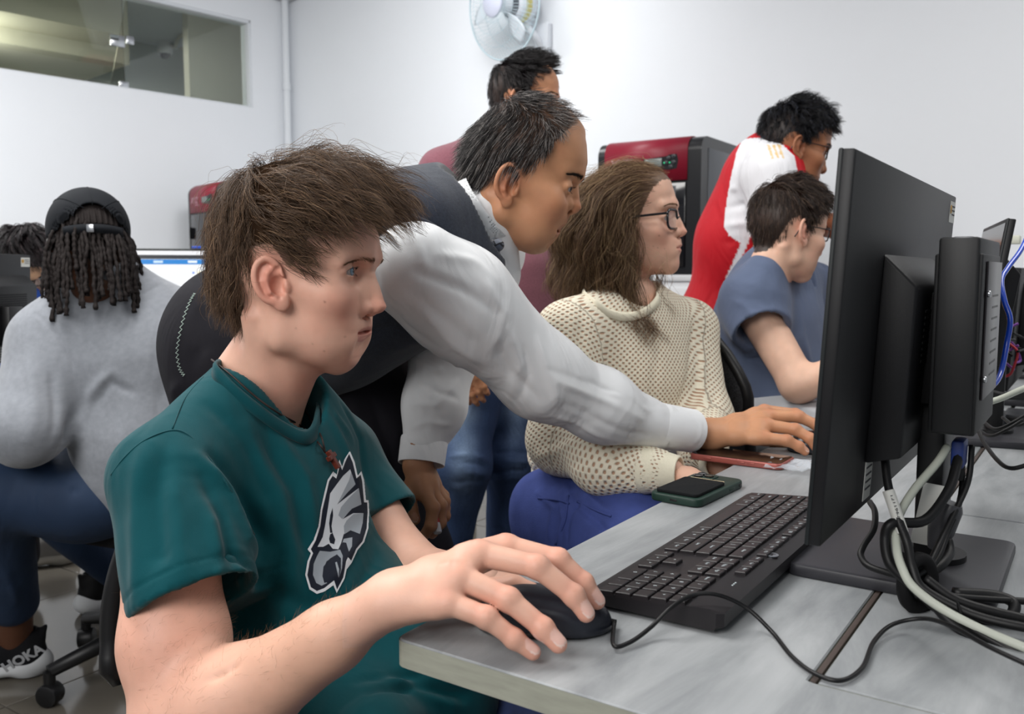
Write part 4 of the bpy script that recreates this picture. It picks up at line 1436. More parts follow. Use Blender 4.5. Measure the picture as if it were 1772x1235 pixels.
    pe.skin(V, F, np.tile(SK_BOY[0], (len(V), 1)))
    o = pe.finish('young man with tousled brown hair in a teal T-shirt, his hand on the mouse')
    for s in (-1, 1):
        eye_mesh('eye', BM, p, s, srgb(120, 145, 165), o, yaw=-3)
        brow_strands('eyebrow', BM, p, s, M_BROW, o, n=480, surf_bvh=bv, thick=.0060, ln=.0075, r=.00010, dz=-.0015, arch=.0012)
    strand_mesh('arm_hair', ARMH, .00006, M_BROW, o)
    # ---- hair
    c = np.array(p['skull'][:1] + (0,) + p['skull'][1:2]); r = np.array(p['skull'][2:])
    Lr = roots_on(BM, c, r, 900, keep, 11)
    s_ = HS; Rm = BM[:3, :3] / HS
    cr = np.array([-.050, .025, .085])
    def flow(pw, t):
        q = app(np.linalg.inv(BM), pw) - c
        away = (q + c) - cr; 
        away /= np.linalg.norm(away, axis=1)[:, None] + 1e-9
        side = np.clip(np.abs(q[:, 1]) / .06, 0, 1)[:, None]; front = np.clip((q[:, 0]) / .05, -1, 1)[:, None]
        top = np.clip(q[:, 2:3] / .06, 0, 1)
        d = away * (.45 + .55 * np.clip(1 - np.linalg.norm(q + c - cr, axis=1)[:, None] / .05, 0, 1)) + np.array([.75, 0, 0]) * np.clip(top + front, 0, 1) + np.array([0.0, 0, -1.0]) * (side * .8) * (1 - top * .8)
        d = d + np.array([0, 0, -.9]) * (front < -.3) + np.array([.75, 0, .12]) * side * (front > -.4)
        d[:, 2] -= t * (.15 + 1.5 * np.clip(front[:, 0], 0, 1)) - .25 * np.clip(front[:, 0], 0, 1)
        nz = vnoise(pw, 38, 2, 1)[:, None] * np.array([[.25, .45, .1]]) + vnoise(pw, 55, 9, 1)[:, None] * np.array([[.1, .1, .35]])
        d = d + nz
        return d / np.linalg.norm(d, axis=1)[:, None] @ Rm.T
    surf = skullsurf(BM, c, r)
    nL = (Lr - c) / r ** 2; nL /= np.linalg.norm(nL, axis=1)[:, None]
    rw = lift_roots(bv, BM, c, Lr); nW = nL @ Rm.T
    d0 = nW * .9 + flow(rw, 0) * .8; d0 /= np.linalg.norm(d0, axis=1)[:, None]
    rs = np.random.RandomState(8)
    topf = np.clip((Lr[:, 2] - .03) / .06, 0, 1); frontf = np.clip(Lr[:, 0] / .06, 0, 1); back = np.clip(-Lr[:, 0] / .05, 0, 1) * (Lr[:, 2] < .02)
    ln = (.036 + .044 * topf + .022 * frontf * topf + .008 * back) * rs.uniform(.75, 1.12, len(Lr)) * HS
    lmax = (.0045 + .017 * topf + .003 * frontf) * rs.uniform(.6, 1.2, len(Lr))
    G = grow(rw, d0, ln, 12, flow, surf, lambda t: lmax * np.sin(min(1, t * 1.6 + .12) * 1.5708), wob=.36, seed=3)
    S = children(G, 13, .0042, conv=.42, seed=4, rnd=.0022)
    hcol = hair_cols(len(S), srgb(86, 66, 50), .30, 5, (srgb(138, 110, 84), .13))
    strand_mesh('hair', S, .00024, M_HAIR, o, hcol)
    # wisps
    G2 = grow(rw[:120], d0[:120] + np.array([0, 0, .3]), ln[:120] * 1.1, 14, flow, surf, lambda t: lmax[:120] * 1.0 + .012 * t, wob=.7, seed=12)
    strand_mesh('loose_hair', children(G2, 3, .004, .1, 6, .006), .00016, M_HAIR, o, hair_cols(360, srgb(120, 94, 70), .2, 5))
    # underlayer
    U = [ell(c + [-.002, 0, .004], r + .005, M=BM), ell(c + [-.004, 0, .006], r * [.8, .9, .95] + .007, k=.02, M=BM)]
    keep_u = lambda q: hairline([(0, .072), (40, .066), (60, .045), (76, .018), (95, .030), (115, .018), (130, -.01), (150, -.045), (180, -.055)])(q, .012)
    V, F = region(U, (-.1, -.1, -.08), (.12, .1, .125), .003, BM)
    Lq = app(np.linalg.inv(BM), V); F = F[keep_u(Lq)[F].all(axis=1)]
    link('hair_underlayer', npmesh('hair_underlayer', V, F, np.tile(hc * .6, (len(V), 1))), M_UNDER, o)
    lashes(BM, p, o)
    return o, sh, el, shl


BOY, BSH, BEL, BSHL = build_boy()


def build_boy_clothes():
    o = BOY; sh, el, shl = BSH, BEL, BSHL
    mid = (sh + shl) / 2
    nb = P(462, 668, 1.06)
    pel = R3(-.27, .20, .50)
    ax = (el - sh) / np.linalg.norm(el - sh)
    hem = P(338, 1040, .845); hd = (hem - sh) / np.linalg.norm(hem - sh)
    hemf = P(662, 905, 1.15); hfd = (hemf - shl) / np.linalg.norm(hemf - shl)
    T = [cap(nb + [0, 0, .012], sh + [0, 0, .010], .051, .046, k=.03), cap(nb + [0, 0, .006], shl + [0, 0, .012], .050, .046, k=.03),
         ell(mid + [0, 0, -.045], (.145, .100, .135), k=.05, rot=RZ(56)),
         ell(mid + [0, 0, -.20] + VV * .015, (.150, .118, .17), k=.08, rot=RZ(56)),
         ell(pel + [0, 0, .05] + VV * .03, (.160, .135, .14), k=.08, rot=RZ(56)),
         cap(sh + [.008, 0, 0], hem, .058, .064, k=.03), cap(shl, hemf, .056, .056, k=.03),
         # the shirt's skirt lying over the lap
         cap(pel + [0, 0, .04] + UU * .05, R3(-.10, .20, .575), .085, .055, k=.05), cap(pel + [0, 0, .04] - UU * .06, R3(-.10, .08, .575), .085, .05, k=.05)]
    T.append(cap(hem - hd * .02, hem + hd * .20, .056, .058, k=.003, mode='sub')); T.append(plane_cut(hem, hd, .002, .105))
    T.append(cap(hemf - hfd * .02, hemf + hfd * .2, .049, .051, k=.003, mode='sub')); T.append(plane_cut(hemf, hfd, .002, .085))
    T.append(cap(nb + [0, 0, -.03] + VV * .012, nb + [0, 0, .12] + VV * .02, .058, .085, k=.006, mode='sub'))
    lo, hi = opsbounds([t for t in T], .01)
    V, F = region(T, lo, hi, .0032, it=2)
    bv = BVHTree.FromPolygons([Vector(v) for v in V], [tuple(f) for f in F])
    Fo = []
    st = [([(250, 770), (236, 860), (238, 960), (236, 1040)], .010, .004), ([(290, 760), (275, 860), (280, 960), (275, 1035)], .009, -.004), ([(300, 830), (305, 920), (318, 1010)], .010, .004),
          ([(345, 790), (390, 850), (425, 930), (450, 985)], .008, .008), ([(370, 790), (420, 860), (460, 940)], .008, -.007), ([(350, 830), (385, 900), (405, 980)], .008, -.005), ([(360, 880), (380, 950), (385, 1020)], .007, .004),
          ([(395, 955), (430, 975), (442, 1000)], .006, -.006), ([(380, 985), (415, 1000), (440, 1020)], .005, .004),
          ([(330, 665), (400, 740), (440, 820), (470, 900)], .010, .004), ([(360, 700), (430, 790), (470, 880)], .008, -.004), ([(430, 740), (480, 850), (505, 960), (500, 1060)], .010, .006), ([(450, 760), (510, 850), (530, 960)], .009, -.005),
          ([(480, 750), (530, 830), (545, 930)], .008, .004), ([(560, 720), (600, 780), (620, 850)], .009, .005), ([(590, 700), (625, 760), (640, 840)], .008, -.004), ([(540, 700), (580, 720), (610, 760)], .006, .003),
          ([(450, 1000), (520, 1050), (640, 1060)], .012, -.006), ([(470, 1040), (560, 1080), (640, 1085)], .010, .006), ([(640, 900), (600, 960), (560, 1020)], .010, .005), ([(650, 960), (620, 1030), (560, 1080)], .010, -.005), ([(655, 1000), (640, 1050), (600, 1090)], .009, .006),
          ([(700, 1150), (760, 1175), (815, 1185)], .007, .007), ([(640, 1200), (720, 1190), (800, 1205)], .006, -.007), ([(660, 1170), (740, 1200), (800, 1225)], .007, .006), ([(620, 1180), (690, 1170), (760, 1160)], .006, -.005)]
    for pts, w, a in st:
        q = onsurf(bv, pts)
        if len(q) > 1: Fo.append((q, w, a))
    N = vnormals(V, F)
    V = V + N * (vnoise(V, 28, 3) * .0018)[:, None]
    V = folds(V, N, Fo)
    # hems: a shallow stitched line
    q = np.abs((V - hem) @ hd + .018); m = np.exp(-(q / .0016) ** 2) * (np.linalg.norm(V - hem, axis=1) < .11); V = V - N * (m * .0012)[:, None]
    sh_o = link('t_shirt', npmesh('t_shirt', V, F), M_TEAL, o)
    V2 = V
    bv = BVHTree.FromPolygons([Vector(v) for v in V2], [tuple(f) for f in F])
    for path in ([(192, 822), (215, 792), (250, 762), (295, 745), (325, 752), (360, 790), (400, 850), (440, 925)], [(352, 652), (320, 690), (298, 742)]):
        q = onsurf(bv, path, .0002)
        if len(q) > 2: tube('seam', q, .0008, M_TEAL2, sh_o, sides=5)
    # collar
    ring = [P(372, 632, 1.07), P(392, 662, 1.005), P(440, 706, .965), P(492, 742, .955), P(528, 756, .985), P(548, 726, 1.05), P(542, 684, 1.12), P(470, 650, 1.15), P(405, 630, 1.13)]
    for i_, (x_, y_) in enumerate(((374, 636), (393, 662), (440, 703), (492, 740), (528, 753))):
        h_ = onsurf(bv, [(x_, y_)], .002)
        if h_: ring[i_] = h_[0]
    rp = catmull(ring, 8, True); c = np.mean(rp, 0); vs = []; fs = []; n = len(rp)
    for i, q in enumerate(rp):
        out = q - c; out[2] = 0; out /= np.linalg.norm(out)
        for dz, do in ((.004, -.003), (.006, .000), (.003, .003), (-.010, .006), (-.011, .003), (-.003, -.003)): vs.append(q + out * do + np.array([0, 0, dz]))
    for i in range(n):
        for j in range(6): fs.append((i * 6 + j, i * 6 + (j + 1) % 6, ((i + 1) % n) * 6 + (j + 1) % 6, ((i + 1) % n) * 6 + j))
    link('collar', pymesh('collar', vs, fs), M_TEAL2, o)
    # necklace: cord over the skin and the collar, wooden cross
    nk = [(366, 622, 1.015), (400, 652, .985), (440, 688, .96), (480, 716, .945), (520, 738, .945), (548, 768, .93), (560, 785, .93)]
    nk2 = [(560, 785, .93), (552, 755, .95), (540, 725, .985), (531, 704, 1.02)]
    allv = [Vector(v) for v in V2]
    bvb = BVHTree.FromPolygons([v.co.copy() for v in o.data.vertices], [tuple(q.vertices) for q in o.data.polygons])
    def lay(L, off):
        out = []
        for x, y, d in L:
            h = bv.ray_cast(Vector((0, 0, CAMZ)), Vector(ray(x, y)).normalized()); p = P(x, y, d)
            h2 = bvb.ray_cast(Vector((0, 0, CAMZ)), Vector(ray(x, y)).normalized())
            if h2[0] is not None and (h[0] is None or h2[3] < h[3]): h = h2
            if h[0] is not None: p = np.array(h[0]) + np.array(h[1]) * off
            out.append(p)
        return out
    mc = mat('cord', srgb(40, 26, 22), .6)
    nkl = empty('necklace', P(562, 790, .92), 0, 'dark cord necklace with a small wooden cross worn over the teal shirt', 'necklace')
    def loc(L): return [np.array(q) - np.array(nkl.location) for q in L]
    a = lay(nk, .003); b = lay(nk2, .003); b[0] = a[-1]
    tube('cord', loc(a), .0011, mc, nkl); tube('cord', loc(b), .0011, mc, nkl)
    h = bv.ray_cast(Vector((0, 0, CAMZ)), Vector(ray(570, 798)).normalized())
    pc = np.array(h[0]) + np.array(h[1]) * .006; e1 = np.array(h[1])
    dn = P(583, 812, 1) - P(560, 785, 1); dn = dn - e1 * np.dot(dn, e1); dn /= np.linalg.norm(dn)
    Mx = frame(pc - np.array(nkl.location), dn, e1)
    mw = mat('cross_wood', srgb(92, 38, 26), .35, var=.3, vscale=300)
    bm = bmesh.new(); bm_box(bm, (.024, .006, .006), bevel=.001); bm_box(bm, (.006, .0155, .0058), (-.004, 0, 0), bevel=.001)
    me = bpy.data.meshes.new('cross'); bm.to_mesh(me); bm.free(); cx_ = link('cross', me, mw, nkl); cx_.matrix_basis = Matrix(Mx.tolist())
    tag(nkl)
    # ---- shirt print: a white and silver bird's head with black outline, laid on the cloth
    LX = lambda L: [(500 + x / 4.261, 760 + y / 4.261) for x, y in L]
    outer = [(445,88),(478,165),(502,270),(528,236),(548,300),(562,450),(581,450),(586,540),(580,660),(548,760),(500,818),(457,912),(420,960),(405,1030),(350,1132),(325,1075),(262,1120),(205,1138),(150,1105),(118,1000),(135,900),(160,840),(135,812),(182,740),(214,640),(230,520),(262,380),(282,300),(322,238),(350,262),(368,150),(388,205),(405,150)]
    navy = [(440,108),(468,175),(494,288),(524,262),(535,310),(549,465),(572,466),(576,540),(570,655),(538,752),(492,808),(455,895),(432,870),(418,900),(396,1020),(352,1108),(330,1040),(258,1098),(205,1118),(160,1090),(133,1000),(150,900),(176,840),(160,810),(195,745),(226,640),(242,520),(274,390),(292,310),(318,270),(345,290),(372,190),(388,228),(412,165)]
    white = [(448,222),(487,332),(430,390),(350,482),(430,420),(510,360),(530,480),(460,510),(390,590),(470,545),(545,545),(540,620),(520,700),(450,672),(400,700),(380,770),(362,812),(320,808),(290,770),(250,792),(208,792),(245,720),(262,640),(285,500),(300,400),(350,330),(395,270)]
    silver1 = [(455,240),(487,332),(430,390),(352,480),(400,380),(440,300)]
    silver2 = [(510,362),(530,480),(460,512),(388,588),(360,560),(380,500),(440,430)]
    silver3 = [(545,545),(540,620),(520,700),(450,672),(405,700),(400,640),(420,600),(470,552)]
    beak = [(225,822),(300,830),(375,815),(395,860),(388,950),(362,1030),(345,960),(352,900),(320,870),(275,900),(250,960),(255,1020),(280,1060),(240,1080),(200,1060),(175,1000),(180,920),(205,860)]
    beakd = [(300,880),(352,850),(382,880),(380,960),(355,1060),(335,1000),(318,945),(300,950),(278,985),(275,1020),(300,1040),(318,1045),(260,1060),(246,1010),(252,940)]
    tongue = [(340,910),(352,905),(368,960),(362,1020)]
    ear_ = [(390,770),(400,735),(465,725),(462,790),(440,830),(420,765),(395,760)]
    eyed = [(300,700),(318,690),(338,740),(330,775),(300,765),(292,735)]
    slit = [(318,505),(322,560),(310,640),(318,690),(300,690),(292,620),(300,560)]
    layers = [(LX(outer), srgb(226, 230, 234)), (LX(navy), srgb(16, 24, 40)), (LX(white), srgb(214, 220, 226)), (LX(silver1), srgb(158, 166, 174)), (LX(silver2), srgb(160, 168, 176)),
              (LX(silver3), srgb(158, 166, 174)), (LX(beak), srgb(150, 158, 166)), (LX(beakd), srgb(16, 24, 40)), (LX(tongue), srgb(158, 166, 174)), (LX(ear_), srgb(158, 166, 174)), (LX(eyed), srgb(16, 24, 40)), (LX(slit), srgb(16, 24, 40))]
    decal('shirt_print', layers, bv, sh_o, .0009, .55, mat('print_ink', (1, 1, 1), .6, .3, attr=True, bump=.15, bscale=1500))
    # ---- shorts
    ms = mat('floral_shorts', srgb(44, 60, 104), .8, var=.5, vscale=45)
    S = [ell(pel + [0, 0, -.02] + VV * .04, (.17, .15, .09), k=.05, rot=RZ(56)), cap(pel + UU * .09 + VV * .06, R3(.04, .28, .50), .095, .085, k=.04), cap(pel - UU * .09 + VV * .06, R3(.04, .08, .50), .095, .085, k=.04)]
    cloth('shorts', S, .006, ms, o, noise_=((30, .003, 4),))
    # chair
    ch = empty('office_chair', R3(-.26, .21, 0), -ROW, 'black mesh office chair the young man in the teal shirt sits on', 'chair')
    office_chair(ch, back=(-.19, 0), seat_z=.40, backh=.22, back_z0=.60)
# ================================================================== the instructor leaning in from behind, in vest and white shirt
M_WSHIRT = mat('white_shirt', srgb(238, 240, 242), .75, .25, var=.02, vscale=20, bump=.35, bscale=1500, sheen=.1, wrk=.35, wsc=13)
M_VEST = mat('charcoal_knit', srgb(48, 53, 64), .95, .1, var=.22, vscale=260, bump=.6, bscale=900, sheen=.3, wrk=.2, wsc=9)
M_BPANT = mat('black_trousers', srgb(24, 23, 29), .85, .2, var=.1, vscale=20, bump=.25, bscale=1200, wrk=.3, wsc=9)
SK_MAN = (np.array(srgb(198, 144, 108)), np.array(srgb(160, 92, 78)), np.array(srgb(190, 118, 88)))
HM = dict(fore=(.0915, .040), glab=(.0905, .0185), nasion=(.0862, .004), bridge=(.0945, -.010), tip=(.1030, -.0262), sub=(.0915, -.0375), ulip=(.0915, -.0500), mouth=(.0850, -.0625),
          llip=(.0870, -.0695), ment=(.0800, -.0790), chin=(.0805, -.0870), menton=(.068, -.0985), jaw=(.004, -.066), jaww=.053, cheekw=.063, skull=(.008, .026, .080, .0725, .085),
          ear=(.002, -.026), earr=(.0170, .0265), eart=6, neck=((-.018, -.070), (-.085, -.130)), neckr=(.053, .062), nosew=.019, lipw=.025, open=.0008, lipa=.45, adam=0, eyeopen=.0036)
MM = headmat((990, 328), 1.385, -8, 21, 1.09, HM)


MPX = dict(hl=(1012, 222), fa=(1016, 250), fore=(1017, 281), glab=(1010, 306), nasion=(1001, 319), bridge=(1003, 340), tip=(1006.5, 360), ut=(999, 369), sub=(986, 374), ulip=(978, 390), mouth=(964, 399), llip=(966, 407), ment=(957, 414), chin=(952, 421), menton=(934, 430))
HM, MPROF = landmarks(MM, MPX, HM)


def build_man():
    pe = Person()
    line = [(0, .098), (20, .092), (38, .082), (50, .068), (60, .046), (72, .010), (84, -.004), (95, .004), (112, -.012), (126, -.045), (150, -.068), (180, -.074)]
    hc = np.array(srgb(46, 42, 42))
    O, p = head_ops(MM, HM)
    V, F = region(O, (-.15, -.1, -.17), (.118, .1, .125), .0016, MM, it=1)
    L = warp_profile(app(np.linalg.inv(MM), V), MPROF); V = app(MM, L)
    C = head_colour(L, p, *SK_MAN, stubble=srgb(150, 108, 84))
    hl = hairline(line); k_ = hl(L, 0)
    top = np.clip((L[:, 2] - .062) / .03, 0, 1) * np.clip((L[:, 0] + .045) / .05, 0, 1) * np.clip(1 - np.abs(L[:, 1]) / .07, 0, 1)
    a = (k_ * (.8 - .75 * top))[:, None]; C = C * (1 - a) + hc * a
    pe.skin(V, F, C); bv = BVHTree.FromPolygons([Vector(v) for v in V], [tuple(f) for f in F])
    # right hand on the mouse
    wr = P(1222, 752, 1.50)
    Z = lambda x, y, d: P(880 + x / 3.164, 600 + y / 3.164, d)
    f_p = ([Z(1410, 500, 1.470), Z(1525, 512, 1.455), Z(1590, 545, 1.452), Z(1622, 572, 1.452)], (.0105, .0092, .0082, .0074))
    f_r = ([Z(1420, 430, 1.495), Z(1570, 452, 1.480), Z(1650, 500, 1.468), Z(1680, 548, 1.466)], (.0112, .0098, .0088, .0078))
    f_m = ([Z(1425, 380, 1.525), Z(1590, 382, 1.515), Z(1690, 430, 1.505), Z(1730, 485, 1.500)], (.0115, .0100, .0090, .0080))
    f_i = ([Z(1400, 350, 1.560), Z(1570, 368, 1.560), Z(1670, 420, 1.550), Z(1720, 470, 1.545)], (.0112, .0098, .0088, .0078))
    th = ([Z(1290, 470, 1.54), Z(1400, 500, 1.56), Z(1500, 520, 1.56), Z(1570, 535, 1.55)], (.018, .0135, .0115, .0095))
    nrm = np.cross(f_i[0][0] - f_p[0][0], f_m[0][0] - wr); nrm *= np.sign(nrm[2]); nrm /= np.linalg.norm(nrm)
    H = hand_ops(wr, [f_p, f_r, f_m, f_i], th, wr=.033, palm_dir=nrm)
    fa = P(1120, 728, 1.44)
    ops = H + [cap(fa, wr, .034, .029, k=.02, flat=nrm, fs=.85)]
    lo, hi = opsbounds(ops, .006); V, F = region(ops, lo, hi, .0017, it=1)
    C = np.tile(SK_MAN[0] * .96, (len(V), 1)); N = vnormals(V, F)
    for f in (f_p, f_r, f_m, f_i):
        for j in (0, 1, 2): C = blobcol(V, C, f[0][j] + nrm * .006, .011, SK_MAN[2] * .85, .5)
        C = blobcol(V, C, f[0][3], .011, SK_MAN[2] * 1.1, .5)
    V = folds(V, N, [([wr * .45 + f[0][0] * .55 + nrm * .012, f[0][0] + nrm * .012], .0035, .0012) for f in (f_p, f_r, f_m, f_i)] +
              [([wr * .7 + f_p[0][0] * .3 + nrm * .02, wr * .4 + f_m[0][0] * .6 + nrm * .02, f_r[0][0] + nrm * .012], .0025, .0010)])
    for f in (f_p, f_r, f_m):
        q = f[0][1]; d = f[0][2] - f[0][0]; d /= np.linalg.norm(d); b = np.cross(d, nrm)
        for o_ in (-.002, .001, .004): V = folds(V, N, [([q + nrm * .009 + d * o_ - b * .006, q + nrm * .009 + d * o_ + b * .006], .0008, -.0005)])
    tips = [(f[0][3] - (f[0][3] - f[0][2]) * .10, f[0][3] - f[0][2], nrm + np.array([.1, -.2, .2]), f[1][3]) for f in (f_p, f_r, f_m, f_i)]
    V, C = nails(V, C, N, tips, srgb(214, 164, 140)); pe.skin(V, F, C)
    # left hand hanging, holding a marker
    Y = lambda x, y, d: P(640 + x / 2.744, 550 + y / 2.744, d)
    wl = Y(225, 700, 1.395)
    g_i = ([Y(262, 835, 1.365), Y(300, 900, 1.350), Y(290, 985, 1.345), Y(252, 1040, 1.350)], (.0118, .0104, .0092, .0082))
    g_m = ([Y(290, 820, 1.385), Y(335, 890, 1.375), Y(335, 970, 1.370), Y(296, 1025, 1.375)], (.0118, .0104, .0092, .0082))
    g_r = ([Y(305, 800, 1.410), Y(352, 870, 1.400), Y(355, 940, 1.395), Y(325, 985, 1.395)], (.0110, .0098, .0088, .0078))
    g_p = ([Y(305, 785, 1.430), Y(350, 845, 1.425), Y(358, 905, 1.420), Y(340, 950, 1.420)], (.0100, .0088, .0078, .0068))
    th2 = ([Y(196, 800, 1.385), Y(175, 845, 1.370), Y(192, 900, 1.360), Y(210, 955, 1.355)], (.0135, .0125, .0115, .0100))
    n2 = np.array([.35, -.9, .1]); n2 /= np.linalg.norm(n2)
    H2 = hand_ops(wl, [g_i, g_m, g_r, g_p], th2, wr=.026, palm_dir=n2, kw=.006) + [cap(Y(240, 600, 1.405), wl, .025, .024, k=.008)]
    lo, hi = opsbounds(H2, .006); V, F = region(H2, lo, hi, .002, it=1)
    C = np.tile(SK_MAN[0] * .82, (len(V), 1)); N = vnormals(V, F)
    tips = [(f[0][3], f[0][3] - f[0][2], n2, f[1][3]) for f in (th2, g_i, g_m)]
    V, C = nails(V, C, N, tips, srgb(200, 150, 124)); pe.skin(V, F, C)
    core(pe, SK_MAN[0], [([P(815, 395, 1.42), P(722, 470, 1.26), P(935, 650, 1.335), P(1130, 735, 1.445)], [.04, .045, .04, .032]), ([P(815, 395, 1.42), P(845, 440, 1.56), P(765, 640, 1.47), Y(245, 600, 1.405)], [.04, .045, .038, .022]), ([P(810, 400, 1.43), P(430, 605, 1.46)], [.07, .09])])
    o = pe.finish('middle-aged man in charcoal vest and white shirt leaning over to reach a mouse')
    for s in (-1, 1):
        eye_mesh('eye', MM, p, s, srgb(60, 40, 28), o, yaw=-2)
        brow_strands('eyebrow', MM, p, s, M_BROWD, o, n=520, surf_bvh=bv, thick=.0070, ln=.009, r=.00014, dz=-.003, arch=.0015)
    lashes(MM, p, o)
    # short hair, thinning on top
    simple_hair('hair', MM, p, line, 1100, 8, None or M_HAIR, o, .020, .0045, srgb(58, 54, 52), var=.4, k=6, r=.00034, spread=.0034, comb=(.75, 0, -.05), seed=21, tint=(srgb(172, 166, 160), .24), wob=.12, conv=.1, under=0, topl=.006, grav=.5, cr=(-.06, .0, .08)) if False else None
    c = np.array([p['skull'][0], 0, p['skull'][1]]); rr = np.array(p['skull'][2:])
    rs0 = np.random.RandomState(9)
    def keep(q):
        t = np.clip((q[:, 2] - .050) / .03, 0, 1) * np.clip((q[:, 0] + .045) / .05, 0, 1) * np.clip(1.15 - np.abs(q[:, 1]) / .07, 0, 1)
        u = np.random.RandomState(len(q)).uniform(0, 1, len(q)); f = (q[:, 0] > .048) & (np.abs(q[:, 1]) < .055)
        return hl(q, 0) & (u > t * .86) & ~(f & (u < .93))
    Lr = roots_on(MM, c, rr, 2300, keep, 31); Mi = np.linalg.inv(MM); s0 = 1.09; Rm = MM[:3, :3] / s0
    def flow(pw, t):
        q = app(Mi, pw); away = q - np.array([-.05, 0, .095]); away /= np.linalg.norm(away, axis=1)[:, None] + 1e-9
        a = q - c; side = np.clip(np.abs(a[:, 1:2]) / .06, 0, 1); top_ = np.clip(a[:, 2:3] / .06, 0, 1)
        d = away * .6 + np.array([-.10, 0, 0]) + np.array([.45, -.3, 0]) * top_ + np.array([-.4, 0, -.5]) * (a[:, 0:1] < .02) * (1 - top_) + np.array([0, 0, -.9]) * side * (1 - top_)
        d[:, 1] += -.5 * top_[:, 0]
        d = d + vnoise(pw, 60, 5, 1)[:, None] * np.array([[.25, .3, .15]])
        return d / np.linalg.norm(d, axis=1)[:, None] @ Rm.T
    nL = (Lr - c) / rr ** 2; nL /= np.linalg.norm(nL, axis=1)[:, None]; rw = lift_roots(bv, MM, c, Lr); nW = nL @ Rm.T
    d0 = nW * .18 + flow(rw, 0); d0 /= np.linalg.norm(d0, axis=1)[:, None]; rs = np.random.RandomState(2)
    back = np.clip((-Lr[:, 0] + .01) / .06, 0, 1)
    ll = (.024 + .014 * back) * rs.uniform(.7, 1.15, len(Lr)); lm = (.0010 + .0050 * back) * rs.uniform(.6, 1.2, len(Lr))
    G = grow(rw, d0, ll, 7, flow, skullsurf(MM, c, rr), lambda t: lm * np.sin(min(1, t * 1.6 + .1) * 1.57), wob=.12, seed=5)
    S = children(G, 7, .0034, .15, 7, .0008)
    roots = app(Mi, S[:, 0]); gz = np.clip((roots[:, 0] - .0) / .05, 0, 1)
    cc = hair_cols(len(S), srgb(44, 41, 41), .35, 5); w = (np.random.RandomState(6).uniform(0, 1, len(S)) < .16 + .38 * gz)[:, None]
    cc = np.where(w, np.array(srgb(158, 152, 148)), cc)
    strand_mesh('hair', S, .00022, M_HAIR, o, cc)
    V, F = region([ell(c + [-.004, 0, -.002], rr + [.0015, .002, 0], M=MM)], (-.13, -.11, -.09), (.14, .11, .14), .003, MM)
    lu = hairline([(0, .2), (50, .2), (66, .05), (80, .016), (95, .016), (112, .0), (126, -.03), (150, -.05), (180, -.055)])
    Lq = app(Mi, V); ok = lu(Lq, 0) & (Lq[:, 2] < .085)
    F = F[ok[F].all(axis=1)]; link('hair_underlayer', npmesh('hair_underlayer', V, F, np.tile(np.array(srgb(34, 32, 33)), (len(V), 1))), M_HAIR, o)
    return o


MAN = build_man()


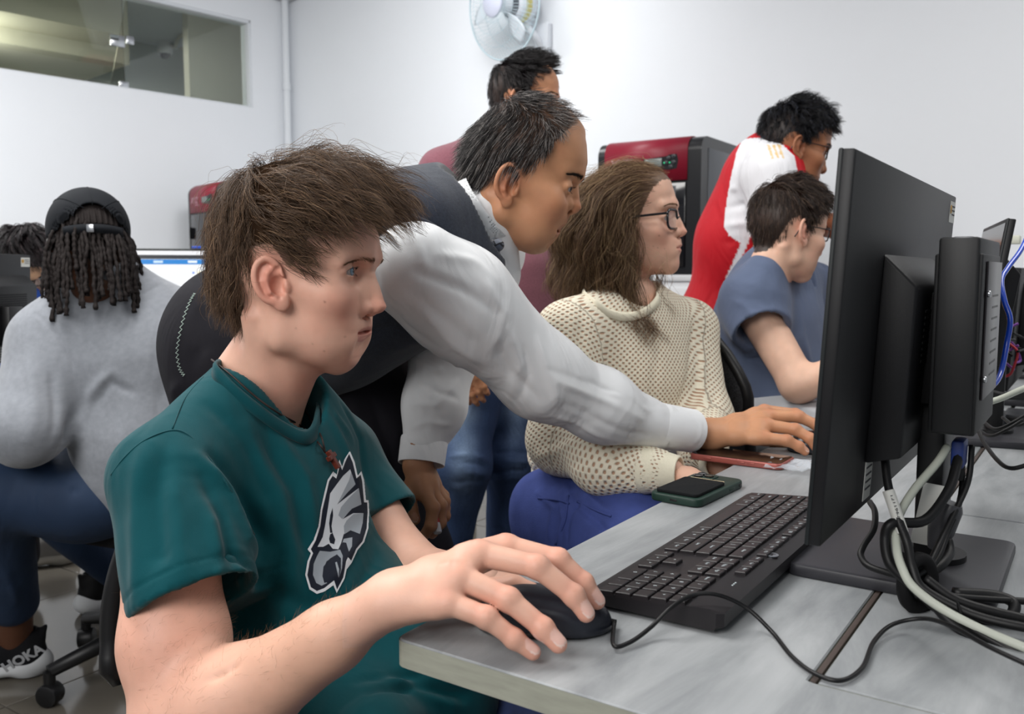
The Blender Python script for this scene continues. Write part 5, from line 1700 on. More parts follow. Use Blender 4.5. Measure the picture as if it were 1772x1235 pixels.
def build_man_clothes():
    o = MAN
    sR = P(722, 470, 1.245); sL = P(845, 440, 1.56); nb = P(822, 372, 1.40)
    hp = P(415, 610, 1.46); ch = P(745, 440, 1.40)
    # ---- sleeves (white shirt)
    A = [cap(sR, P(800, 525, 1.27), .070, .072, k=.03), cap(P(800, 520, 1.27), P(935, 650, 1.335), .073, .060, k=.04), cap(P(935, 650, 1.335), P(1040, 702, 1.39), .058, .054, k=.04),
         cap(P(1040, 702, 1.39), P(1135, 738, 1.445), .054, .040, k=.03)]
    B = [cap(sL, P(768, 620, 1.47), .065, .050, k=.03), cap(P(768, 620, 1.47), P(752, 700, 1.44), .050, .048, k=.03), cap(P(752, 700, 1.44), P(733, 765, 1.415), .048, .036, k=.03)]
    fo2 = [([(835, 480), (870, 540), (850, 600)], .013, .007), ([(700, 500), (780, 560), (830, 600)], .014, -.006), ([(720, 470), (800, 500), (860, 540)], .010, -.006), ([(880, 570), (900, 630), (880, 690)], .010, .006),
           ([(930, 590), (950, 650), (965, 700)], .009, .006), ([(860, 600), (880, 640), (930, 690)], .010, -.006), ([(965, 660), (1040, 690), (1110, 725)], .008, .0055), ([(980, 700), (1050, 735), (1120, 755)], .008, -.005),
           ([(950, 640), (1030, 665), (1110, 705)], .006, -.004), ([(1000, 650), (1060, 680), (1125, 712)], .005, .004), ([(960, 720), (1030, 750), (1100, 765)], .007, .005), ([(760, 440), (820, 450), (870, 500)], .012, .005),
           ([(690, 390), (720, 420), (740, 470)], .010, .005), ([(720, 520), (790, 600), (830, 625)], .010, .005), ([(650, 480), (700, 560), (760, 600)], .011, -.005), ([(905, 600), (915, 650), (900, 690)], .006, -.004),
           ([(720, 620), (760, 640), (795, 630)], .008, .006), ([(720, 660), (760, 680), (790, 690)], .008, -.006), ([(715, 700), (755, 700), (790, 660)], .008, .006), ([(715, 740), (740, 730), (775, 735)], .007, .004), ([(740, 600), (745, 680), (735, 750)], .007, -.004)]
    lo, hi = opsbounds(A + B, .012); V, F = region(A + B, lo, hi, .0032, it=2)
    bv = BVHTree.FromPolygons([Vector(v) for v in V], [tuple(f) for f in F]); N = vnormals(V, F)
    Fo = [(onsurf(bv, a), w, h) for a, w, h in fo2]; Fo = [f for f in Fo if len(f[0]) > 1]
    V = V + N * (vnoise(V, 32, 8) * .0018)[:, None]; V = folds(V, N, [(a, w * .75, h * .62) for a, w, h in Fo])
    link('shirt', npmesh('shirt', V, F), M_WSHIRT, o)
    # cuffs
    def cuff(a, b, ra, rb, nn='cuff'):
        ax = (b - a) / np.linalg.norm(b - a)
        pr = [(ra * .93, 0), (ra * 1.02, .001), (ra * 1.04, .004), ((ra + rb) / 2 * 1.04, .5), (rb * 1.04, .996), (rb * 1.02, 1.0), (rb * .97, 1.0), (rb * .95, .97), (rb * .9, .5)]
        L = np.linalg.norm(b - a); pr = [(r_, z_ * L if z_ > .01 else z_) for r_, z_ in pr]
        Mx = frame(a, ax, (0, 0, 1))[:3, :3]; ax3 = np.stack([Mx[:, 1], Mx[:, 2] * .92, Mx[:, 0]], 1)
        lathe(nn, pr, a, M_WSHIRT, o, 36, ax3)
    cuff(P(1128, 734, 1.44), P(1196, 745, 1.482), .0400, .0385); cuff(P(735, 757, 1.42), P(729, 803, 1.402), .0375, .0365)
    # ---- vest
    T = [cap(nb + [-.01, 0, .0], P(728, 392, 1.31), .058, .066, k=.05), cap(nb + [-.01, 0, 0], sL + [-.04, -.03, .02], .055, .060, k=.05),
         cap(ch, P(600, 510, 1.44), .130, .128, k=.06), cap(P(600, 510, 1.44), hp + [.05, 0, 0], .128, .125, k=.06), cap(P(800, 420, 1.42), ch, .085, .12, k=.05)]
    cax = np.array([.80, -.10, .56]); cax /= np.linalg.norm(cax); cc_ = P(842, 362, 1.40)
    T.append(plane_cut(cc_ - cax * .016, cax, .004, .105))
    T.append(cap(nb + [.02, -.02, -.02], P(870, 480, 1.43) + [.05, -.06, 0], .030, .045, k=.006, mode='sub'))
    T.append(plane_cut(P(350, 590, 1.46), hp - ch, .004, .3))
    Fv = [([P(720, 330, 1.30), P(760, 380, 1.28), P(800, 440, 1.30)], .012, .004), ([P(560, 600, 1.38), P(650, 600, 1.36), P(740, 570, 1.35)], .014, .006), ([P(560, 560, 1.33), P(650, 570, 1.32), P(720, 550, 1.32)], .014, -.006),
          ([P(340, 500, 1.35), P(350, 560, 1.33), P(380, 600, 1.32)], .012, .006)]
    v_o, V, F = cloth('vest', T, .0036, M_VEST, o, fold=Fv, noise_=((26, .002, 5),))
    # ribbed armhole band
    bvv = BVHTree.FromPolygons([Vector(v) for v in V], [tuple(f) for f in F])
    ah = onsurf(bvv, [(700, 370), (740, 386), (780, 412), (810, 440), (826, 462)], .001)
    if len(ah) > 2: tube('rib_band', ah, .0045, M_VEST, o, sides=6)
    # ---- shirt collar and tie
    K = [cap(cc_ - cax * .045, cc_, .066, .0585, k=.004), cap(cc_ - cax * .07, cc_ + cax * .03, .062, .0535, k=.002, mode='sub'), plane_cut(cc_ + cax * .004, cax, .002, .12), plane_cut(cc_ - cax * .052, -cax, .002, .12),
         cap(cc_ + np.array([.045, -.035, -.075]), cc_ + np.array([.010, -.03, -.13]), .012, .022, k=.002, mode='sub')]
    Vk, Fk = region(K, cc_ - .12, cc_ + .12, .0022, it=2); link('shirt_collar', npmesh('shirt_collar', Vk, Fk), M_WSHIRT, o)
    # white shirt front in the vest's V
    Vs, Fs = region([cap(P(835, 380, 1.41), P(835, 470, 1.43), .052, .062, k=.03)], P(850, 440, 1.42) - .2, P(850, 440, 1.42) + .2, .004)
    link('shirt_front', npmesh('shirt_front', Vs, Fs), M_WSHIRT, o)
    mt = tie_mat()
    tp = [P(853, 428, 1.335), P(848, 448, 1.33), P(838, 475, 1.325), P(834, 498, 1.33)]
    V = []; F = []; q = catmull(tp, 5); n = len(q)
    for i, a in enumerate(q):
        t = i / (n - 1); w = (.011 if t < .15 else .012 + .008 * t)
        sd = np.array([.92, .15, .25])
        V += [a - sd * w, a + np.array([0, -.006, 0]), a + sd * w]
    for i in range(n - 1):
        for j in (0, 1): F.append((i * 3 + j, i * 3 + j + 3, i * 3 + j + 4, i * 3 + j + 1))
    t_o = link('tie', pymesh('tie', V, F), mt, o); md = t_o.modifiers.new('thick', 'SOLIDIFY'); md.thickness = .004
    kn = ell(P(858, 424, 1.338), (.013, .010, .011)); Vk, Fk = region([kn], P(858, 424, 1.338) - .02, P(858, 424, 1.338) + .02, .002); link('tie_knot', npmesh('tie_knot', Vk, Fk), mt, o)
    # ---- trousers
    k2 = P(690, 985, 1.53); k1 = P(415, 1030, 1.36)
    Tr = [ell(P(432, 615, 1.46), (.130, .150, .135), k=.05), ell(P(420, 580, 1.46), (.118, .14, .115), k=.05), cap(hp + [.05, .08, -.04], k2, .105, .088, k=.05), cap(k2, k2 * [1, 1, 0] + [-.03, .05, .10], .085, .060, k=.04),
          cap(hp + [.03, -.07, -.04], k1, .100, .085, k=.05), cap(k1, k1 * [1, 1, 0] + [-.05, 0, .10], .082, .060, k=.04), cap(P(560, 660, 1.5), P(640, 760, 1.52), .09, .1, k=.05), cap(P(580, 650, 1.54), P(672, 690, 1.58), .10, .085, k=.05), cap(P(640, 700, 1.56), k2, .09, .085, k=.05)]
    Fp = [([P(600, 680, 1.42), P(640, 780, 1.44), P(660, 880, 1.45)], .014, .006), ([P(640, 680, 1.43), P(680, 790, 1.44), P(700, 880, 1.45)], .010, -.005), ([P(330, 500, 1.32), P(350, 600, 1.30), P(330, 690, 1.32)], .012, -.006),
          ([P(345, 620, 1.31), P(330, 660, 1.31), P(300, 680, 1.33)], .010, .006)]
    tr_o, V, F = cloth('trousers', Tr, .006, M_BPANT, o, fold=Fp, noise_=((22, .003, 6),))
    bvp = BVHTree.FromPolygons([Vector(v) for v in V], [tuple(f) for f in F])
    zz = onsurf(bvp, [(338, 508), (330, 522), (320, 548), (312, 580), (308, 610), (312, 636), (320, 650)], .0015)
    if len(zz) > 2:
        q = np.array(catmull(zz, 7)); w = np.zeros((len(q), 3)); w[:, 0] = .0022 * np.where(np.arange(len(q)) % 2, 1, -1); w[:, 2] = w[:, 0] * .3
        tube('pocket_stitching', list(q + w), .0006, mat('stitch_thread', srgb(176, 196, 186), .6), o, smooth=False, sides=5)
    for kx, kk in ((-.02, k2), (-.04, k1)):
        shoe(o, kk * [1, 1, 0] + [kx + .02, .03, 0], math.radians(-34), .29, M_BLACKM, M_BLACK)
    # marker pen in the left hand
    a = P(752, 893, 1.368); b = P(757.5, 922, 1.352)
    mk = empty('marker', a, 0, 'white whiteboard marker with red print held in the hanging left hand', 'marker')
    ax = (b - a) / np.linalg.norm(b - a); Mx = frame((0, 0, 0), ax)[:3, :3]; ax3 = np.stack([Mx[:, 1], Mx[:, 2], Mx[:, 0]], 1); L = np.linalg.norm(b - a)
    lathe('barrel', [(0, -.09), (.0068, -.09), (.0068, L - .002), (.0060, L), (0, L)], (0, 0, 0), mat('marker_white', srgb(222, 224, 228), .35), mk, 20, ax3)
    lathe('red_print', [(.0070, -.01), (.0070, L * .45)], (0, 0, 0), mat('marker_red', srgb(190, 50, 60), .4, var=.9, vscale=300), mk, 20, ax3)
    lathe('cap', [(.0073, -.10), (.0075, -.13), (.006, -.14), (0, -.14)], (0, 0, 0), mat('marker_cap', srgb(180, 30, 40), .4), mk, 20, ax3)


def tie_mat():
    m, nt, b = _nodes('checked_tie'); N = nt.nodes; L = nt.links
    tc = N.new('ShaderNodeTexCoord'); mp = N.new('ShaderNodeMapping'); mp.inputs['Rotation'].default_value = (.3, .5, .5); L.new(tc.outputs['Object'], mp.inputs['Vector'])
    br = N.new('ShaderNodeTexBrick'); br.inputs['Scale'].default_value = 42; br.inputs['Color1'].default_value = (*srgb(150, 156, 166), 1); br.inputs['Color2'].default_value = (*srgb(70, 76, 92), 1); br.inputs['Mortar'].default_value = (*srgb(22, 24, 32), 1)
    br.inputs['Mortar Size'].default_value = .05; br.inputs['Brick Width'].default_value = .5; br.inputs['Row Height'].default_value = .42
    sp = N.new('ShaderNodeSeparateXYZ'); cb = N.new('ShaderNodeCombineXYZ'); L.new(mp.outputs[0], sp.inputs[0]); L.new(sp.outputs[0], cb.inputs[0]); L.new(sp.outputs[2], cb.inputs[1])
    L.new(cb.outputs[0], br.inputs['Vector']); L.new(br.outputs[0], b.inputs['Base Color']); b.inputs['Roughness'].default_value = .45; return m


def shoe(parent, at, rz, ln, m_up, m_sole, name='shoe', logo=None, mark=None):
    """a trainer: sole and upper; at = heel-to-toe middle on the floor, rz = heading of the toe"""
    M = TR(at[0], at[1], 0) @ RZ(math.degrees(rz)); h = ln / 2
    S = [cap((-h + .045, 0, .028), (h - .05, 0, .022), .040, .043, k=.02, M=M, flat=(0, 0, 1), fs=.55), cap((-h + .05, 0, .02), (-h + .03, 0, .035), .038, .036, k=.02, M=M)]
    S.append(plane_cut(app(M, [0, 0, .003]), (0, 0, -1), .002, .3))
    lo, hi = opsbounds(S, .01); V, F = region(S, lo, hi, .004); e = link(name, npmesh(name, V, F), m_sole, parent)
    Uo = [cap((-h + .05, 0, .058), (h - .07, 0, .045), .034, .032, k=.02, M=M), cap((-h + .05, 0, .06), (-h + .055, 0, .10), .036, .036, k=.03, M=M), cap((-h + .02, 0, .10), (-h + .008, 0, .125), .010, .006, k=.02, M=M),
          cap((-.01, 0, .07), (-h + .08, 0, .10), .034, .034, k=.03, M=M)]
    Uo.append(cap(app(np.eye(4), [-h + .06, 0, .10]), [-h + .06, 0, .2], .029, .032, k=.004, M=M, mode='sub'))
    lo, hi = opsbounds(Uo, .01); V, F = region(Uo, lo, hi, .004); u = link('upper', npmesh('upper', V, F), m_up, e)
    return e, M
build_boy_clothes()
build_man_clothes()
# ================================================================== the young woman in the cream open-knit sweater
def knit_mat():
    m, nt, b = _nodes('cream_open_knit'); N = nt.nodes; L = nt.links
    at = N.new('ShaderNodeAttribute'); at.attribute_name = 'Col'
    sp = N.new('ShaderNodeSeparateColor'); L.new(at.outputs['Color'], sp.inputs[0])
    def M_(op, a, bb=None):
        q = N.new('ShaderNodeMath'); q.operation = op
        for i, v in enumerate((a, bb)):
            if v is None: continue
            if isinstance(v, (int, float)): q.inputs[i].default_value = v
            else: L.new(v, q.inputs[i])
        return q.outputs[0]
    u = M_('SINE', M_('MULTIPLY', sp.outputs[0], 2 * math.pi / .0150)); v = M_('SINE', M_('MULTIPLY', sp.outputs[1], 2 * math.pi / .0110))
    f = M_('MULTIPLY', u, v)
    mr = N.new('ShaderNodeMapRange'); L.new(f, mr.inputs[0]); mr.inputs[1].default_value = .30; mr.inputs[2].default_value = .62
    mx = N.new('ShaderNodeMix'); mx.data_type = 'RGBA'; L.new(M_('MULTIPLY', mr.outputs[0], sp.outputs[2]), mx.inputs[0]); mx.inputs[6].default_value = (*srgb(236, 229, 208), 1); mx.inputs[7].default_value = (*srgb(186, 150, 124), 1)
    L.new(mx.outputs[2], b.inputs['Base Color']); b.inputs['Roughness'].default_value = .9; b.inputs['Specular IOR Level'].default_value = .1
    inv = M_('ABSOLUTE', f); rib = M_('SUBTRACT', 1.0, M_('MULTIPLY', M_('MAXIMUM', f, 0.0), sp.outputs[2]))
    bp = N.new('ShaderNodeBump'); bp.inputs['Strength'].default_value = .8; bp.inputs['Distance'].default_value = .003; L.new(rib, bp.inputs['Height']); L.new(bp.outputs[0], b.inputs['Normal'])
    b.inputs['Sheen Weight'].default_value = .15
    return m


M_KNIT = knit_mat()
M_RIB = mat('cream_rib', srgb(234, 228, 206), .9, .1, bump=.8, bscale=420, stretch=(1, 1, .25), sheen=.1)
SK_GIRL = (np.array(srgb(228, 182, 158)), np.array(srgb(202, 122, 112)), np.array(srgb(222, 146, 126)))
HG = dict(fore=(.0885, .048), glab=(.0935, .0165), nasion=(.0895, .002), bridge=(.0985, -.014), tip=(.1115, -.0325), sub=(.0970, -.0425), ulip=(.0985, -.0530), mouth=(.0925, -.0590), llip=(.0965, -.0655),
          ment=(.0900, -.0760), chin=(.0915, -.0880), menton=(.0780, -.1010), jaw=(.010, -.064), jaww=.046, cheekw=.057, skull=(.006, .024, .083, .0700, .078), nosew=.0150, lipw=.0215, adam=0, lipa=.5,
          neck=((-.010, -.080), (-.030, -.175)), neckr=(.043, .048), eyeopen=.0044)
GM = headmat((1155, 377), 1.75, -17, -2, 1.0, HG)


def sector_uv(V, segs, vs=1.0):
    """knit coordinates: around (metres) and along, from the nearest limb axis"""
    best = np.full(len(V), 9.0); U_ = np.zeros(len(V)); W_ = np.zeros(len(V)); acc = 0
    for a, b, r in segs:
        a = np.array(a); b = np.array(b); q, t = segdist(V, a, b); q = q / r
        ax = (b - a) / np.linalg.norm(b - a); M_ = frame(a, ax, (0.15, -1, .1))
        L = (V - a) @ M_[:3, :3]
        ang = np.arctan2(L[:, 1], L[:, 2])
        m = q < best; best[m] = q[m]; U_[m] = (ang * r)[m]; W_[m] = L[:, 0][m]
    return U_, W_


GPX = dict(fa=(1160, 312), fore=(1165.5, 327), glab=(1173.5, 353), nasion=(1173, 366), bridge=(1180.5, 383), tip=(1189.5, 400.5), ut=(1186, 406.5), sub=(1178.5, 411), ulip=(1180.8, 424), mouth=(1177, 429), llip=(1180, 433.5), ment=(1175.5, 442), chin=(1176, 456), menton=(1166, 469.5))
HG, GPROF = landmarks(GM, GPX, HG)


def build_girl():
    pe = Person()
    line = [(0, .075), (25, .072), (42, .058), (52, .036), (60, .008), (70, -.020), (95, -.03), (120, -.05), (180, -.08)]
    hc = np.array(srgb(88, 68, 50))
    O, p = head_ops(GM, HG)
    V, F = region(O, (-.115, -.1, -.19), (.13, .1, .13), .0019, GM, it=1)
    L = warp_profile(app(np.linalg.inv(GM), V), GPROF); V = app(GM, L); C = head_colour(L, p, *SK_GIRL)
    for c, a in (((.070, -.052, -.035), 1), ((.078, -.05, -.060), .6), ((.066, -.05, -.058), .6), ((.058, -.05, -.055), .6), ((.070, -.04, -.1), .5)):
        w = np.exp(-((L - np.array(c))[:, [0, 2]] ** 2).sum(1) / .0013 ** 2) * (L[:, 1] < 0) * a; C = C * (1 - .7 * w[:, None]) + np.array(srgb(120, 76, 56)) * .7 * w[:, None]
    C = paint_scalp(C, L, lambda q: hairline(line)(q, 0.0), hc)
    pe.skin(V, F, C); bv = BVHTree.FromPolygons([Vector(v) for v in V], [tuple(f) for f in F])
    # chest and arms under the sweater, kept simple but continuous
    nb = P(1085, 520, 1.79); sN = P(985, 585, 1.68); sF = P(1190, 575, 1.90)
    A = [cap(nb, nb + [0, 0, -.1], .055, .09, k=.03), cap(nb, sN + [0, .02, 0], .04, .04, k=.04), cap(nb, sF, .04, .04, k=.04), cap(nb + [0, 0, -.1], P(1060, 800, 1.78), .10, .10, k=.04)]
    lo, hi = opsbounds(A, .01); V, F = region(A, lo, hi, .008, it=2); pe.skin(V, F, np.tile(SK_GIRL[0], (len(V), 1)))
    core(pe, SK_GIRL[0], [([sN, P(972, 760, 1.58), P(1160, 816, 1.395)], [.04, .036, .024]), ([sF, P(1215, 735, 1.80), P(1236, 802, 1.53)], [.04, .036, .024])])
    small_hand(pe, P(1168, 817, 1.392), VV * 1.0 + np.array([0, .25, -.35]), np.array([0, 0, 1.0]), SK_GIRL[0], s=.62, curl=.9)
    small_hand(pe, P(1240, 803, 1.52), VV + np.array([0, 0, -.35]), np.array([0, 0, 1.0]), SK_GIRL[0], s=.75, curl=.8)
    o = pe.finish('young woman with wavy brown hair, black glasses and a cream open-knit sweater')
    for s in (-1, 1):
        eye_mesh('eye', GM, p, s, srgb(96, 88, 70), o, yaw=8)
        brow_strands('eyebrow', GM, p, s, M_BROW, o, n=300, surf_bvh=bv, thick=.004, ln=.007, r=.00010, dz=-.003, arch=.003)
    lashes(GM, p, o, n=30)
    mg = mat('black_acetate', srgb(16, 18, 24), .15, .6, var=.5, vscale=80); ml = mat('lens', (.97, .98, 1.0), .02, .5, alpha=.16)
    g = glasses(GM, p, 'black-rimmed glasses worn by the young woman in cream', mg, ml, w=.0245, h=.0185, r=.0025, z=-.003, x=.016)
    # ---- hair
    c = np.array([p['skull'][0], 0, p['skull'][1]]); r = np.array(p['skull'][2:]); Mi = np.linalg.inv(GM); Rm = GM[:3, :3]
    keep = lambda q: hairline(line)(q, 0.0)
    Lr = roots_on(GM, c, r, 520, keep, 41)
    surf0 = skullsurf(GM, c, r)
    c2 = np.array([-.012, 0, -.075]); r2 = np.array([.062, .060, .12]); surf1 = skullsurf(GM, c2, r2)
    surf2 = skullsurf(TR(*(nb * .5 + (sN + sF) * .25 + [0, 0, -.10])) @ RZ(38), (0, 0, 0), (.185, .112, .140))
    def surf(pw):
        a, na = surf0(pw); b, nb_ = surf1(pw); m = (a < b)[:, None]; a, na = np.where(m[:, 0], a, b), np.where(m, na, nb_)
        c_, nc = surf2(pw); c_ = c_ + .014; m = (a < c_)[:, None]
        return np.where(m[:, 0], a, c_), np.where(m, na, nc)
    rs = np.random.RandomState(17)
    ph = rs.uniform(0, 6.28, len(Lr))
    def flow(pw, t):
        q = app(Mi, pw); x, y, z = q[:, 0:1], q[:, 1:2], q[:, 2:3]
        sy = np.sign(y)
        d = np.zeros_like(q)
        d[:, 2] = -1.0
        up = np.clip((z - .035) / .04, 0, 1)
        frontness = np.clip((x - .020) / .03, 0, 1) * np.clip((z + .03) / .04, 0, 1)
        d = d + np.array([-2.2, 0, .35]) * frontness + np.array([-1.0, 0, .3]) * up
        d = d + np.array([0, .55, 0]) * sy * up
        low = np.clip((-z - .10) / .06, 0, 1)
        d = d + np.array([.75, 0, 0]) * low + np.array([.5, .1, 0]) * low * (y > 0) + np.array([0, .15, 0]) * sy * low
        pq = ph[:len(pw)]; w = np.sin(pq + t * 15)[:, None] * np.array([[1.0, .8, 0]]) * min(1, t * 2.2) + np.cos(pq * 1.7 + t * 11)[:, None] * np.array([[.5, .9, 0]]) * min(1, t * 2)
        d = d / (np.linalg.norm(d, axis=1)[:, None] + 1e-9) + w + vnoise(pw, 30, 8, 1)[:, None] * np.array([[.2, .2, .05]])
        return d / np.linalg.norm(d, axis=1)[:, None] @ Rm.T
    nL = (Lr - c) / r ** 2; nL /= np.linalg.norm(nL, axis=1)[:, None]; rw = lift_roots(bv, GM, c, Lr); nW = nL @ Rm.T
    d0 = nW * .5 + flow(rw, 0); d0 /= np.linalg.norm(d0, axis=1)[:, None]
    hh = np.clip((Lr[:, 2] + .05) / .15, 0, 1); backk = np.clip(-Lr[:, 0] / .06, 0, 1)
    ln = (.200 + .155 * hh - .060 * backk + .035 * np.clip(Lr[:, 0] / .03, 0, 1) * (1 - np.clip((Lr[:, 2] - .05) / .03, 0, 1) * .3)) * rs.uniform(.82, 1.08, len(Lr))
    lm = (.0035 + .008 * rs.uniform(0, 1, len(Lr)))
    topi = np.clip((Lr[:, 2] - .03) / .05, 0, 1)
    def lift(t): return lm * (.5 + .9 * min(1, t * 2)) + .012 * t * (1 - topi * .3)
    G = grow(rw, d0, ln, 19, flow, surf, lift, wob=.10, seed=18)
    S = children(G, 15, .0060, conv=.30, seed=19, rnd=.0035)
    tl = app(Mi, S[:, -1])
    strand_mesh('hair', S, .00032, M_HAIR, o, hair_cols(len(S), srgb(104, 80, 60), .20, 20, (srgb(158, 130, 96), .16)))
    G2 = grow(rw[:200], d0[:200] + np.array([0, 0, .2]), ln[:200] * .9, 20, flow, surf, lambda t: lm[:200] + .016, wob=.5, seed=29)
    strand_mesh('loose_hair', children(G2, 3, .006, .1, 6, .006), .00017, M_HAIR, o, hair_cols(600, srgb(150, 124, 92), .2, 5))
    U = [ell(c + [-.004, 0, 0], r + .004, M=GM, k=.02), ell((-.030, 0, -.055), (.060, .066, .095), k=.04, M=GM)]
    V, F = region(U, (-.13, -.11, -.16), (.1, .11, .14), .004, GM)
    Lq = app(Mi, V); lu = hairline([(0, .088), (40, .074), (60, .045), (75, .02), (88, -.16), (180, -.16)])
    F = F[lu(Lq, -.012)[F].all(axis=1)]
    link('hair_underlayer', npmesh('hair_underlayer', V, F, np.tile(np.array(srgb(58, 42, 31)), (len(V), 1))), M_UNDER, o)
    # hair tie behind the crown
    hx = app(GM, np.array([-.088, 0, .040])); pts = [hx + (Rm @ np.array([.0, .016 * math.cos(a), .016 * math.sin(a)])) for a in np.linspace(0, 2 * math.pi, 13)[:-1]]
    tube('hair_tie', pts, .0055, M_BLACKM, o, closed=True)
    tail = [hx + Rm @ np.array([-.006 - .02 * t, .0, -.03 * t * t]) for t in np.linspace(0, 1, 6)]
    tube('bun', tail, [.013, .018, .016, .012], mat('bun_hair', srgb(70, 52, 38), .6, var=.5, vscale=120, stretch=(1, 1, .2)), o)
    # ---- sweater
    eN = P(972, 760, 1.58); wN = P(1135, 815, 1.405); eF = P(1215, 735, 1.80); wF = P(1215, 800, 1.56)
    wst = P(1040, 790, 1.78)
    T = [cap(nb + [0, 0, -.012], sN + [0, 0, .012], .062, .056, k=.05), cap(nb + [0, 0, -.012], sF + [0, 0, .012], .062, .056, k=.05),
         ell(nb * .5 + (sN + sF) * .25 + [0, 0, -.10], (.150, .105, .14), k=.06, rot=RZ(38)), ell(P(1060, 720, 1.80), (.150, .118, .15), k=.08, rot=RZ(38)), ell(wst + [0, 0, .01], (.160, .125, .07), k=.06, rot=RZ(38)),
         cap(sN, eN, .060, .058, k=.04), cap(eN, P(1050, 795, 1.46), .058, .052, k=.04), cap(P(1050, 800, 1.46), wN, .056, .036, k=.03),
         cap(sF, eF, .060, .060, k=.04), cap(eF, wF, .064, .040, k=.04)]
    T.append(cap(P(1090, 512, 1.755), P(1085, 430, 1.80), .052, .085, k=.006, mode='sub'))
    lo, hi = opsbounds(T, .012); V, F = region(T, lo, hi, .0042, it=2); N = vnormals(V, F)
    bvs = BVHTree.FromPolygons([Vector(v) for v in V], [tuple(f) for f in F])
    st = [([(1005, 545), (1000, 640), (1020, 720)], .012, -.006), ([(1030, 560), (1040, 660), (1060, 740)], .012, .004), ([(1200, 560), (1190, 640), (1180, 720)], .010, -.005), ([(1215, 600), (1215, 680), (1200, 750)], .010, .005),
          ([(940, 600), (985, 640), (1010, 700)], .012, -.005), ([(930, 790), (990, 770), (1040, 775)], .009, .005), ([(930, 810), (1000, 800), (1080, 790)], .008, -.004), ([(1060, 780), (1080, 810), (1100, 840)], .008, -.005), ([(1105, 780), (1110, 810), (1115, 845)], .006, .005),
          ([(1250, 600), (1240, 680), (1225, 740)], .008, -.004), ([(1140, 580), (1130, 660), (1125, 740)], .012, -.003)]
    Fo = [(onsurf(bvs, a), w, h) for a, w, h in st]; Fo = [f for f in Fo if len(f[0]) > 1]
    V = folds(V + N * (vnoise(V, 24, 6) * .003)[:, None], N, Fo)
    segs = [(nb + [0, 0, .02], P(1055, 830, 1.79), .16), (sN, eN, .066), (eN, wN, .056), (sF, eF, .068), (eF, wF, .05)]
    Uc, Wc = sector_uv(V, segs)
    ringc = nb + [0, 0, -.01]
    hole = np.ones(len(V)); 
    C = np.stack([Uc + 1.0, Wc + 1.0, hole], 1)
    sw = link('sweater', npmesh('sweater', V, F, C), M_KNIT, o)
    ring = [P(1005, 500, 1.80), P(1022, 522, 1.72), P(1052, 545, 1.69), P(1090, 552, 1.70), P(1122, 536, 1.76), P(1140, 512, 1.83), P(1120, 498, 1.90), P(1060, 490, 1.90)]
    for i_, (x_, y_) in enumerate(((1012, 505), (1028, 524), (1054, 541), (1088, 547), (1120, 535), (1138, 514))):
        h_ = onsurf(bvs, [(x_, y_)], .002)
        if h_: ring[i_] = h_[0]
    rp = catmull(ring, 8, True); cc = np.mean(rp, 0); vs = []; fs = []; n = len(rp)
    for q in rp:
        out = q - cc; out[2] = 0; out /= np.linalg.norm(out)
        for dz, do in ((.006, -.003), (.007, .000), (.003, .003), (-.009, .006), (-.010, .003), (-.003, -.003)): vs.append(q + out * do + np.array([0, 0, dz]))
    for i in range(n):
        for j in range(6): fs.append((i * 6 + j, i * 6 + (j + 1) % 6, ((i + 1) % n) * 6 + (j + 1) % 6, ((i + 1) % n) * 6 + j))
    link('neckband', pymesh('neckband', vs, fs), M_RIB, o)
    def rib(a, b, ra, rb, nm):
        ax = (b - a) / np.linalg.norm(b - a); Mx = frame(a, ax)[:3, :3]; ax3 = np.stack([Mx[:, 1], Mx[:, 2], Mx[:, 0]], 1); L = np.linalg.norm(b - a)
        sides = 72; V = []; F = []; pr = [(ra * .96, 0), (ra * 1.03, .1), ((ra + rb) / 2 * 1.02, .5), (rb, .96), (rb * .97, 1), (rb * .85, .99), (rb * .8, .6)]
        for rr_, t in pr:
            for k in range(sides):
                a_ = 2 * math.pi * k / sides; w = 1 + (.022 if k % 2 else -.022); V.append(a + ax3 @ np.array([rr_ * w * math.cos(a_), rr_ * w * math.sin(a_), L * t]))
        for i in range(len(pr) - 1):
            for k in range(sides): F.append((i * sides + k, i * sides + (k + 1) % sides, (i + 1) * sides + (k + 1) % sides, (i + 1) * sides + k))
        link(nm, pymesh(nm, V, F), M_RIB, o)
    rib(P(1112, 812, 1.415), P(1176, 818, 1.385), .038, .027, 'cuff'); rib(P(1222, 795, 1.58), P(1246, 805, 1.50), .036, .028, 'cuff')
    hm = [wst + [0, 0, -.035]]
    V = []; F = []; sides = 96
    for zz, k2 in ((.03, .985), (.02, 1.03), (-.005, 1.03), (-.022, 1.0), (-.024, .96)):
        for k in range(sides):
            a = 2 * math.pi * k / sides; w = k2 * (1 + (.008 if k % 2 else -.008)); x, y = .150 * w * math.cos(a), .116 * w * math.sin(a); cs, sn = math.cos(math.radians(38)), math.sin(math.radians(38))
            V.append(wst + [0, 0, -.030] + np.array([x * cs - y * sn, x * sn + y * cs, zz]))
    for i in range(4):
        for k in range(sides): F.append((i * sides + k, i * sides + (k + 1) % sides, (i + 1) * sides + (k + 1) % sides, (i + 1) * sides + k))
    link('waistband', pymesh('waistband', V, F), M_RIB, o)
    # ---- shorts
    msh = mat('navy_cotton_shorts', srgb(66, 80, 142), .85, .2, var=.16, vscale=30, bump=.5, bscale=500)
    hp = P(1020, 880, 1.78)
